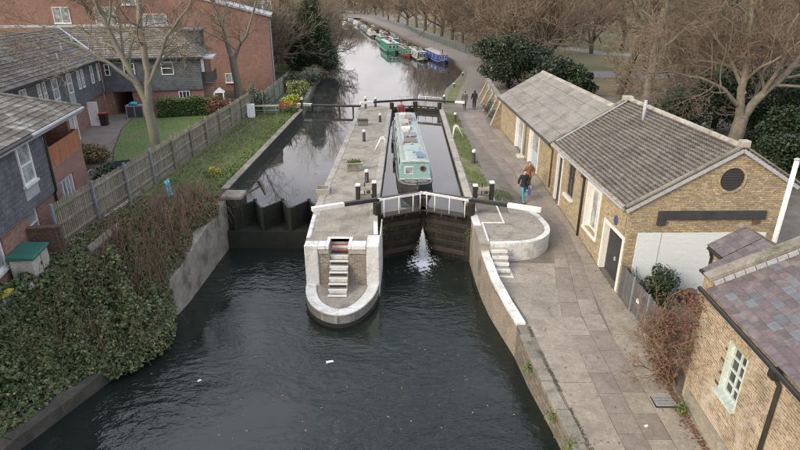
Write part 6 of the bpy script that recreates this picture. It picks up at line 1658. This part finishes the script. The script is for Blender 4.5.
# ivy tower on the garden bank
rng = np.random.default_rng(6); t = thing('ivy_tree', 'tall ivy clad tree leaning over the canal on the garden bank', 'tree', (-13.4, 82, .1))
lobes = [(0, 0, 3, 2.6, 2.4, 3.0), (-.6, .2, 6, 2.0, 1.9, 3.2), (.8, 0, 5, 1.7, 1.7, 2.6), (1.6, -.3, 2.2, 1.8, 1.8, 2.0), (-1.8, .2, 3.4, 1.6, 1.5, 2.6), (.1, 0, 8.6, 1.2, 1.2, 2.2), (-2.6, 0, 1.6, 1.5, 1.5, 1.5), (2.3, -1, 1.2, 1.4, 1.4, 1.1)]
c = lobes_points(30000, lobes, rng, .55); c = c[c[:, 2] > -.2]; fast_mesh('ivy', *leaf_cloud(c, .13, rng), M['leaf_ivytree'], t)
tr = Tree(66)
for k in range(5): tr.grow((rng.normal(0, .7), rng.normal(0, .5), 0), (rng.normal(0, .25), rng.normal(0, .2), 1), 9, .10, 0, 3, (6, 5, 4), up=.06)
tr.finish(t, M['bark'], M['twig'])

# --- hedges and garden shrubs
def hedge(label, loc, rz, L, w, h, n, size, m, seed):
    rng = np.random.default_rng(seed); t = thing('hedge', label, 'hedge', loc, rz)
    p = rng.uniform(-1, 1, (n, 3)); ax = rng.integers(0, 3, n); s = np.sign(rng.uniform(-1, 1, n)) * rng.uniform(.82, 1.06, n)
    p[np.arange(n), ax] = s; p[:, 2] = np.where((ax == 2), np.abs(p[:, 2]), p[:, 2])
    c = p * (L / 2, w / 2, h / 2) + (0, 0, h / 2); c[:, 2] += .08 * np.sin(c[:, 0] * 3); c[:, 2] = np.maximum(c[:, 2], .02)
    fast_mesh('foliage', *leaf_cloud(c, size, rng), m, t); MB().box(-L / 2 * .86, L / 2 * .86, -w / 2 * .7, w / 2 * .7, 0, h * .8).build('inner_growth', M['leaf_ivy'], t)
p = ew(1.5, 31.9, .14); hedge('clipped green hedge under the terrace windows on the lawn', p, EA + R(6), 4.9, 1.3, 1.45, 7000, .085, M['leaf_hedge'], 1)
bush('round_shrub', 'dark green shrub beside the brick end of the near house', 'shrub', ew(.5, 10.9, .1), 1.9, 1.7, 1.5, 3000, .07, M['leaf_ivy'], 2)
bush('brown_shrub', 'leafless brown shrub heap on the courtyard paving', 'shrub', ew(-2.2, 17.0, .1), 2.6, 2.2, 1.3, 2200, .07, M['leaf_dry'], 3)
bush('russet_shrub', 'rounded russet brown shrub behind the end of the slatted fence', 'shrub', (-15.6, 47.0, .1), 3.2, 2.6, 1.9, 4200, .07, M['leaf_rust'], 4)
bush('grey_shrub', 'grey green conifer shrub between the two garden fences', 'shrub', (-13.6, 50.6, .1), 1.7, 1.7, 2.4, 3800, .07, M['leaf_sage'], 5)
bush('lime_shrub', 'bright lime yellow shrub at the head of the channel wall', 'shrub', (-10.9, 51.3, .1), 1.9, 1.4, 1.5, 3200, .065, M['leaf_lime'], 6)
bush('variegated_shrub', 'pale variegated shrub behind the lime yellow one', 'shrub', (-11.0, 56.0, .1), 2.4, 2.2, 2.5, 4200, .075, M['leaf_variegated'], 7)
bush('dark_shrub', 'dark evergreen shrub at the back of the lockside garden', 'shrub', (-12.6, 62.5, .1), 3.0, 2.4, 2.2, 3800, .09, M['leaf_ivy'], 8)
bush('low_shrub', 'grey leaved low shrub in front of the ivy tree', 'shrub', (-11.4, 66.5, .1), 2.8, 2.4, 2.0, 3600, .09, M['leaf_sage'], 9)
bush('garden_shrub', 'rough green shrub beside the terracotta pot', 'shrub', (-10.25, 48.9, .1), 1.3, 1.5, .9, 1800, .06, M['leaf_hedge'], 10)
bush('bank_shrub', 'brown twiggy shrub overhanging water below the ivy tree', 'shrub', (-11.6, 72, .0), 2.6, 4, 2.0, 3600, .09, M['leaf_dry'], 19)
bush('yellow_shrub', 'small yellow leaved shrub on the grassy bank', 'shrub', (-11.0, 30.2, .15), .8, .8, .75, 900, .05, M['leaf_lime'], 11)
bush('wall_shrub', 'silvery green shrub in front of the buttressed yard wall', 'shrub', (7.55, 47.2, 0), 1.1, 1.6, 1.0, 1800, .06, M['leaf_sage'], 12)
bush('wall_shrub', 'second silvery green shrub farther along the buttressed wall', 'shrub', (7.65, 50.6, 0), 1.1, 1.6, 1.05, 1800, .06, M['leaf_sage'], 13)
bush('yard_shrub', 'dark leafy shrub rising above the grey board fence', 'shrub', (9.25, 17.7, -.9), 1.2, 1.7, 1.6, 2600, .05, M['leaf_ivy'], 14)
rngp = np.random.default_rng(2); cpl = rngp.normal(0, 1, (420, 3)) * (.2, .13, .07) + (0, 0, .52); fast_mesh('plant', *leaf_cloud(cpl, .06, rngp), M['leaf_weed'], ptub)
o = hedge('dark hedge bounding a small lawn behind the garden', (-18.5, 92, .1), 0, 8, 1.4, 1.5, 5000, .11, M['leaf_ivy'], 15)
o = MB().prism([(-24, 80), (-14.5, 80), (-15, 91), (-24, 91)], -.1, .13).build('back_lawn', M['lawn']); tag(o, kind='structure')

# --- russet climber on the cottage corner
rng = np.random.default_rng(14); t = thing('russet_climber', 'dry russet climbing shrub sprawling over fence and cottage corner', 'shrub', (8.2, 14.2, -1.3))
tr = Tree(15)
for k in range(26): tr.grow((rng.uniform(-.1, .1), rng.uniform(-.5, .6), 0), (rng.normal(-.12, .25), rng.normal(0, .42), 1), rng.uniform(1.5, 2.7), .022, 0, 3, (5, 4, 3), up=.03, wob=.22, rmin=.006, lenf=.42)
tr.twig.build('stems', M['bramble_stem'], t)
c = lobes_points(3600, [(-.2, 0, 1.3, .6, 1.0, 1.0), (-.15, -.6, 2.2, .45, .7, .8), (-.15, .7, 1.2, .5, .8, .9), (-.25, .1, .7, .45, .9, .6), (.1, -.6, 2.9, .4, .6, .5)], rng, .05); c += rng.normal(0, .09, c.shape); fast_mesh('leaves', *leaf_cloud(c, .036, rng), M['leaf_rust'], t)

# --- brambles on the near left bank
def bramble(label, cx, cy, rx, ry, hm, n, seed, dry=.0, rz=0., over=None, stems=60):
    rng = np.random.default_rng(seed); t = thing('bramble_bush', label, 'bramble', (cx, cy, gL(cx, cy)), 0, 'bramble thickets on the bank')
    z0 = gL(cx, cy)
    def sample(n):
        a = rng.uniform(0, 6.28, n); r = np.sqrt(rng.random(n)); lx, ly = np.cos(a) * r * rx, np.sin(a) * r * ry
        x = cx + lx * math.cos(rz) - ly * math.sin(rz); y = cy + lx * math.sin(rz) + ly * math.cos(rz)
        lump = .62 + .30 * np.sin(x * 2.1 + seed) * np.cos(y * 1.7 + seed) + .22 * np.sin(x * 5.3 + y * 3.9) + .12 * np.sin(x * 9.1 - y * 8.3)
        lump = np.clip(lump, .12, 1.2)
        return x, y, r, lump
    x, y, r, lump = sample(n)
    g = np.array([gL(a, b) if a < interp(LE, b) else max(Z_LOW + .15, interp(LTOP, b) - .9 * (a - interp(LE, b))) for a, b in zip(x, y)])
    z = g + hm * np.sqrt(np.maximum(0, 1 - r ** 2)) * lump * rng.random(n) ** .38 + .03
    c = np.stack([x - cx, y - cy, z - z0], 1)
    nd = int(n * dry)
    nw = nd + int((n - nd) * .22)
    fast_mesh('leaves', *leaf_cloud(c[nw:], .058, rng, .7, .15, .75), M['leaf_bramble'], t)
    fast_mesh('pale_leaves', *leaf_cloud(c[nd:nw], .042, rng, .6, .15, .7), M['leaf_variegated' if seed % 3 == 0 else 'leaf_hedge'], t)
    if nd: fast_mesh('dry_leaves', *leaf_cloud(c[:nd], .042, rng), M['leaf_dry'], t)
    mb = MB(); rr = random.Random(seed)
    xs, ys, _, _ = sample(stems)
    for sx, sy in zip(xs, ys):
        a = rr.uniform(0, 6.28); L = rr.uniform(.6, 1.7); zg = gL(min(sx, interp(LE, sy)), sy) - z0; hh = hm * rr.uniform(.7, 1.25)
        pts = [(sx - cx + math.cos(a) * L * q + rr.gauss(0, .03), sy - cy + math.sin(a) * L * q + rr.gauss(0, .03), zg + hh * 4 * q * (1.05 - q) * .9) for q in (0, .2, .4, .6, .8, 1.0)]
        mb.tube(pts, [.009, .008, .007, .006, .005, .003], 3, cap=False)
    mb.build('stems', M['bramble_stem'], t)
bramble('green bramble thicket in the near left corner above the ledge', -13.9, 11.9, 2.0, 2.8, .95, 15000, 1, .05, stems=26)
bramble('green bramble thicket below the beige shed', -12.6, 15.6, 2.3, 2.2, .9, 15000, 2, .05, stems=26)
bramble('mixed green and dry bramble mound trailing over the wall', -10.6, 17.3, 1.9, 2.5, 1.7, 17000, 3, .16, stems=90)
bramble('dry red brown bramble mound on the wall top', -10.75, 20.9, 1.45, 2.8, 1.75, 14500, 4, .5, stems=380)
bramble('grassy dry bramble mound beside the zigzag weir', -10.35, 24.7, 1.2, 1.7, 1.05, 8500, 5, .45, stems=260)
bramble('low ivy and weeds at the foot of the slatted fence', -13.2, 22.0, .8, 4.0, .35, 5000, 6, .1, stems=30)
bramble('low green weeds beside the garden shed corner', -12.9, 18.6, 1.0, 1.3, .45, 3500, 7, .05, stems=20)
bramble('green bramble mound on the slope between shed and ledge', -12.5, 13.9, 1.5, 2.2, .9, 9000, 12, .06, stems=24)
bramble('green bramble cover on the slope below the house wall', -13.6, 15.2, 1.3, 1.9, .55, 7000, 14, .05, stems=12)
bramble('hanging bramble sprays over the ledge', -9.95, 16.4, .7, .9, .6, 2600, 9, .15, stems=25)
bramble('bramble growth at the lower left edge of the view', -15.2, 9.0, 2.0, 2.6, .9, 7000, 10, .04, stems=40)

# weeds on the grassy bank and grass blades, gathered as ground cover
def scatter(name, label, pts, size, m, seed, aspect=.5, up=.5):
    rng = np.random.default_rng(seed); o = fast_mesh(name, *leaf_cloud(np.array(pts), size, rng, aspect, up), m); tag(o, label, 'ground cover', kind='stuff'); return o
rng = np.random.default_rng(17)
pts = []
for k in range(16000):
    yy_ = rng.uniform(26.6, 49.5); xx_ = -9.9 - abs(rng.normal(0, .55)) if rng.random() < .6 else rng.uniform(-13.7, -9.9)
    dens = .5 + .5 * math.sin(xx_ * 2.3 + yy_ * .9) * math.cos(yy_ * 1.3)
    if rng.random() < dens: pts.append((xx_, yy_, gL(xx_, yy_) + .01 + rng.random() ** 2 * .28 * (1 if xx_ > -11 else .4)))
scatter('bank_weeds', 'green weeds growing along the channel wall', pts, .055, M['leaf_weed'], 1)
def blades(name, label, xy, zf, hmin, hmax, m, seed):
    rng = np.random.default_rng(seed); n = len(xy); xy = np.array(xy); h = rng.uniform(hmin, hmax, n); z = np.array([zf(a, b) for a, b in xy])
    a = rng.uniform(0, 6.28, n); w = .012; dx, dy = np.cos(a) * w, np.sin(a) * w; lx, ly = rng.normal(0, .35, n) * h, rng.normal(0, .35, n) * h
    co = np.stack([np.stack([xy[:, 0] - dx, xy[:, 1] - dy, z], 1), np.stack([xy[:, 0] + dx, xy[:, 1] + dy, z], 1), np.stack([xy[:, 0] + lx, xy[:, 1] + ly, z + h], 1)], 1).reshape(-1, 3)
    o = fast_mesh(name, co, np.arange(3 * n).reshape(n, 3), m); tag(o, label, 'grass', kind='stuff')
xy = [(rng.uniform(3.55, 4.6), rng.uniform(29, 50.5)) for _ in range(7000)] + [(rng.uniform(4.7, 5.7), rng.uniform(25.3, 28.5)) for _ in range(1200)]
xy = [(a, b) for a, b in xy if math.sin(a * 3.1 + b * 1.1) + math.sin(b * .7) > -.9]
blades('verge_grass', 'short worn grass beside the lock chamber', xy, lambda a, b: gR(a, b), .04, .13, M['grass_blade'], 3)
xy = [(rng.uniform(-13.7, -9.9), rng.uniform(26.7, 49.5)) for _ in range(14000)]
blades('bank_grass', 'rough grass on the garden side bank', xy, gL, .05, .2, M['grass_blade'], 4)
xy = [ew(rng.uniform(-2.6, 4.2), rng.uniform(10, 33))[:2] for _ in range(12000)]; xy = [(a, b) for a, b in xy if a < -13.95]
blades('lawn_grass', 'mown grass of the estate lawn', xy, lambda a, b: .145, .03, .08, M['grass_blade'], 5)
# fallen leaves along the cottage foot and on the paths, floating leaves on the pool
pts = [(8.12 - abs(rng.normal(0, .16)), rng.uniform(9.5, 15), 0) for _ in range(900)] + [(rng.uniform(4.8, 8), rng.uniform(9, 24), 0) for _ in range(140)]
scatter('fallen_leaves', 'dry fallen leaves along the foot of the cottage wall', [(a, b, gR(a, b) + .026 + rng.random() * .02) for a, b, _ in pts], .035, M['leaf_rust'], 3, .6, 3)
pts = [(rng.uniform(-9, 3.6), rng.uniform(10, 24), Z_LOW + .006) for _ in range(75)]
scatter('floating_leaves', 'autumn leaves floating on the dark lower pool', pts, .034, solid('floating_leaf', (.42, .22, .08), .6), 6, .6, 60)
pts = [(rng.uniform(-9.2, -5), rng.uniform(28, 52), Z_UP + .006) for _ in range(90)] + [(-9.2 + abs(rng.normal(0, .3)), rng.uniform(28, 36), Z_UP + .008) for _ in range(160)]
scatter('floating_debris', 'twigs and leaves floating in the side channel', pts, .06, M['leaf_dry'], 7, .4, 60)
pts = [(rng.uniform(-1.3, 3), rng.uniform(31, 50), Z_UP + .005) for _ in range(60)]
rng = np.random.default_rng(99)
pts = []
for _ in range(1500):
    yy_ = rng.uniform(7, 16.6); 
    if math.sin(yy_ * 5.1) + math.sin(yy_ * 2.3) > -.6: pts.append((interp(RE, yy_) + .38 + rng.normal(0, .035), yy_, pz(yy_) + .018))
for _ in range(700):
    yy_ = rng.uniform(19, 43); pts.append((7.55 + (44.1 - yy_) * .0262 - abs(rng.normal(0, .05)), yy_, gR(7.9, yy_) + .02))
scatter('edge_moss', 'moss and grit along the path edges', pts, .022, solid('moss_grit', (.075, .078, .04), .95), 12, .6, 3)
pts = [(rng.normal(-5.6, 1.9), rng.uniform(11, 23), Z_LOW + .006) for _ in range(70)] + [(rng.normal(1.2, 1.4), rng.uniform(14, 23), Z_LOW + .006) for _ in range(30)]
pts = [p for p in pts if interp(LE, p[1]) + .4 < p[0] < interp(RE, p[1]) - .3 and not (-4.4 < p[0] < -1.1 and p[1] > 18.3)]
scatter('floating_specks', 'small pale specks drifting on the lower pool', pts, .012, M['white_worn'], 13, .7, 60)
# weeds in the quay wall joints and on island corners
for k, (x, y, z, s, lb_) in enumerate(((4.02, 14.9, -1.5, .22, 'small green weed tuft high in the quay wall'), (4.36, 12.9, -1.75, .26, 'bright green weed tuft low in the quay wall'), (4.52, 11.6, -1.6, .2, 'green weed tuft nearest the bottom edge in quay wall'), (-1.15, 23.8, -.5, .35, 'grassy tuft hanging beside the island gate post'), (-4.3, 22.6, -.6, .3, 'grassy tuft on the weir side of the island'), (3.12, 24.2, -.7, .28, 'grassy tuft beside the towpath gate post'), (7.95, 12.75, -1.35, .22, 'small weed growing beside the drain grating'))):
    rg = np.random.default_rng(k + 50); t = thing('weed_tuft', lb_, 'weed', (x, y, z)); c = rg.normal(0, 1, (170, 3)) * (s * .4, s * .5, s * .5)
    fast_mesh('leaves', *leaf_cloud(c, .035, rg), M['leaf_weed'], t)
# floating litter
t = thing('floating_litter', 'white scrap of litter floating in front of the island', 'litter', (-2.7, 16.3, Z_LOW + .01), R(20))
MB().hexa([(-.14, -.06, 0), (.14, -.05, 0), (.13, .06, 0), (-.13, .05, 0)], [(-.13, -.05, .03), (.13, -.05, .04), (.12, .05, .02), (-.12, .05, .04)]).build('wrapper', M['upvc'], t)
t = thing('floating_litter', 'small white scrap of litter near the bramble ledge', 'litter', (-7.0, 15.2, Z_LOW + .01), R(50))
MB().hexa([(-.07, -.04, 0), (.07, -.05, 0), (.07, .04, 0), (-.06, .05, 0)], [(-.06, -.04, .03), (.06, -.04, .02), (.06, .04, .03), (-.06, .04, .02)]).build('wrapper', M['upvc'], t)
t = thing('paper_scrap', 'white scrap of paper on the towpath slabs', 'litter', (6.75, 12.2, gR(6.75, 12.2) + .02), .4)
MB().hexa([(-.05, -.04, 0), (.06, -.03, 0), (.05, .04, 0), (-.05, .03, 0)], [(-.05, -.04, .01), (.06, -.03, .03), (.05, .04, .015), (-.05, .03, .02)]).build('paper', M['upvc'], t)
# driftwood in the side channel
t = thing('driftwood', 'dark forked driftwood branch caught in the side channel', 'branch', (-8.3, 30.0, Z_UP))
MB().tube([(-.5, 1.0, .0), (-.2, .5, .12), (.1, -.2, .15), (.5, -1.3, .05)], [.05, .07, .07, .04], 7).build('branch', M['bark_dark'], t, smooth=True)
MB().tube([(-.2, .5, .12), (-.6, .1, .3), (-.8, -.3, .35)], [.05, .04, .02], 6).build('fork', M['bark_dark'], t, smooth=True)
# ------------------------------------------------------------------ people
def skin(name, verts, edges, rad, m, parent, root=0, sub=1):
    me = bpy.data.meshes.new(name); me.from_pydata([tuple(v) for v in verts], edges, []); me.materials.append(m)
    o = bpy.data.objects.new(name, me); COL.objects.link(o); o.parent = parent
    md = o.modifiers.new('skin', 'SKIN'); md.use_smooth_shade = True
    sv = me.skin_vertices[0].data if me.skin_vertices else None
    if sv is None: return o
    for i, r in enumerate(rad):
        sv[i].radius = (r, r) if not isinstance(r, tuple) else r
        sv[i].use_root = (i == root)
    s = o.modifiers.new('subsurf', 'SUBSURF'); s.levels = sub; s.render_levels = sub
    return o
SKIN = mat('skin', (.52, .33, .25), .6, (.46, .28, .21), 5, 30, .02)
def person(label, loc, rz, jacket, trousers, hair, shoes=(.03, .03, .03), stride=.28, arm=.22, h=1.72, hood=None, hat=None, group='people on the towpath', bag=None):
    """faces local -y"""
    t = thing('person', label, 'person', loc, rz, group); k = h / 1.72
    t.scale = (k, k, k)
    sk = lambda n, c: solid('cloth_' + n + '_%02d%02d%02d' % tuple(int(x * 99) for x in c), c, .85)
    hip = (0, 0, .93); J = {}
    for s, ph in ((-1, 1), (1, -1)):
        f = -stride * ph
        J[s] = dict(hip=(.09 * s, 0, .90), knee=(.095 * s, f * .45 - .05, .50 + .01), ank=(.095 * s, f + (.10 if ph < 0 else .0), .09 + (.05 if ph < 0 else 0)), toe=(.10 * s, f - .16 + (.10 if ph < 0 else 0), .045),
                    sho=(.185 * s, .0, 1.41), elb=(.245 * s, -arm * -ph * .35 + .03, 1.13), wri=(.255 * s, arm * ph * .9 - .08, .90), )
    v = [hip, (0, 0, 1.12), (0, 0, 1.34), (0, -.005, 1.47), (0, -.02, 1.535), (0, -.025, 1.61), (0, -.01, 1.69), (0, -.105, 1.595)]
    e = [(0, 1), (1, 2), (2, 3), (3, 4), (4, 5), (5, 6), (5, 7)]; r = [(.13, .10), (.12, .09), (.13, .09), .055, .075, (.078, .092), .065, .014]
    for s in (-1, 1):
        j = J[s]; n = len(v)
        v += [j['hip'], j['knee'], j['ank'], j['toe']]; e += [(0, n), (n, n + 1), (n + 1, n + 2), (n + 2, n + 3)]; r += [.085, .052, .036, .03]
        n = len(v); w = Vector(j['wri']); dn = (w - Vector(j['elb'])).normalized()
        v += [j['sho'], j['elb'], j['wri'], tuple(w + dn * .07)]; e += [(2, n), (n, n + 1), (n + 1, n + 2), (n + 2, n + 3)]; r += [.055, .04, .026, (.034, .018)]
        pm = n + 3
        for q, (dy, L) in enumerate(((-.03, .075), (-.01, .085), (.01, .08), (.028, .062))):
            m_ = len(v); b = w + dn * .085 + Vector((0, dy, 0)); v += [tuple(b), tuple(b + dn * L * .55), tuple(b + dn * L + Vector((-.02 * s, 0, 0)))]; e += [(pm, m_), (m_, m_ + 1), (m_ + 1, m_ + 2)]; r += [.010, .009, .007]
        m_ = len(v); b = w + dn * .03 + Vector((0, -.035, 0)); v += [tuple(b), tuple(b + dn * .05 + Vector((-.01 * s, -.02, 0)))]; e += [(n + 2, m_), (m_, m_ + 1)]; r += [.011, .008]
    body = skin('body', v, e, r, SKIN, t)
    for s in (-1, 1):
        MB().lathe([(.002, -.012), (.012, 0), (.002, .012)], (.034 * s, -.105, 1.63), 8).build('eye', M['upvc'], body)
        MB().obox((.088 * s, 0, 1.615), (.02, .045, .065)).build('ear', SKIN, body, bevel=.008)
    MB().obox((0, -.098, 1.565), (.05, .012, .014)).build('mouth', solid('lips', (.36, .14, .12)), body)
    tv = [(0, 0, .98), (0, 0, .90)]; te = [(0, 1)]; tr_ = [(.155, .115), (.16, .12)]
    for s in (-1, 1):
        j = J[s]; n = len(tv); tv += [j['hip'], j['knee'], (j['ank'][0], j['ank'][1], j['ank'][2] + .02)]; te += [(1, n), (n, n + 1), (n + 1, n + 2)]; tr_ += [.105, .075, .062]
    skin('trousers', tv, te, tr_, sk('t', trousers), t)
    jv = [(0, 0, .84), (0, 0, .98), (0, 0, 1.2), (0, 0, 1.38), (0, 0, 1.47)]; je = [(0, 1), (1, 2), (2, 3), (3, 4)]; jr = [(.18, .135), (.175, .13), (.17, .125), (.165, .11), (.075, .07)]
    for s in (-1, 1):
        j = J[s]; n = len(jv); jv += [j['sho'], j['elb'], tuple(Vector(j['elb']).lerp(Vector(j['wri']), .92))]; je += [(3, n), (n, n + 1), (n + 1, n + 2)]; jr += [.085, .068, .05]
    skin('jacket', jv, je, jr, sk('j', jacket), t, root=1)
    for s in (-1, 1):
        j = J[s]; a = j['ank']; skin('shoe', [(a[0], a[1] + .05, a[2] - .045), (a[0], a[1] - .05, a[2] - .045), (a[0], a[1] - .16, a[2] - .05)], [(0, 1), (1, 2)], [(.042, .045), (.045, .045), (.04, .03)], sk('s', shoes), t)
    hm = sk('h', hat or hood or hair)
    if hood: skin('hood', [(0, .02, 1.46), (0, .035, 1.58), (0, .035, 1.68), (0, .0, 1.73)], [(0, 1), (1, 2), (2, 3)], [.10, .105, .10, .07], hm, t)
    else: skin('hat' if hat else 'hair', [(0, .045, 1.58), (0, .03, 1.66), (0, .0, 1.71), (0, -.04, 1.715)], [(0, 1), (1, 2), (2, 3)], [.07, .088, .085, .055], hm, t)
    return t
def held_bag(label, p, rz, c, s=1.):
    b = thing('carrier_bag', label, 'bag', p, rz)
    MB().hexa([(-.15 * s, -.06, 0), (.15 * s, -.06, 0), (.15 * s, .06, 0), (-.15 * s, .06, 0)], [(-.13 * s, -.045, .36), (.13 * s, -.045, .36), (.13 * s, .045, .36), (-.13 * s, .045, .36)]).build('bag', solid('bagc_%02d%02d%02d' % tuple(int(x * 99) for x in c), c, .5), b, bevel=.02)
    for y in (-.04, .04): MB().tube([(-.07, y, .36), (-.05, y * .6, .47), (.05, y * .6, .47), (.07, y, .36)], .01, 5).build('handle', M['dark_metal'], b)
p1_ = (6.2, 27.7); p2_ = (6.75, 29.2)
person('person in dark top and bright blue trousers walking towards the round platform', (*p1_, gR(*p1_) + .02), R(12), (.022, .026, .034), (.06, .36, .50), (.14, .085, .055), (.05, .028, .02), .30, .22)
person('person in brown coat and red head scarf walking behind blue trousers', (*p2_, gR(*p2_) + .02), R(8), (.26, .13, .07), (.06, .055, .06), (.1, .05, .04), stride=.2, arm=.15, h=1.66, hood=(.30, .05, .06))
held_bag('orange carrier bag held beside the person in the brown coat', (p2_[0] - .33, p2_[1] - .15, gR(*p2_) + .42), R(80), (.70, .24, .04))
held_bag('blue carrier bag held by the person in blue trousers', (p1_[0] + .31, p1_[1] - .05, gR(*p1_) + .40), R(75), (.05, .10, .45), .8)
person('person in dark jacket with red collar walking away beside the far gate beam', (5.40, 51.7, .02), R(183), (.10, .115, .10), (.13, .11, .085), (.05, .04, .035), stride=.14, arm=.12, hat=(.06, .10, .09), h=1.74)
person('person in black hooded coat walking away along the towpath', (6.35, 52.1, .02), R(176), (.018, .02, .026), (.022, .022, .026), (.03, .025, .02), stride=.24, arm=.2, hood=(.018, .02, .026), h=1.76)
pb = Vector((.62, 28.35, 0)); dirb = Vector((-math.sin(ang), math.cos(ang), 0)); st_ = pb + dirb * 17.7
person('person in red jacket standing at the stern of the turquoise boat', (st_.x - .25, st_.y, Z_UP + .36), R(10), (.40, .045, .05), (.04, .045, .07), (.04, .03, .03), stride=.05, arm=.05, h=1.74, group='people on boats', hat=(.05, .05, .09))
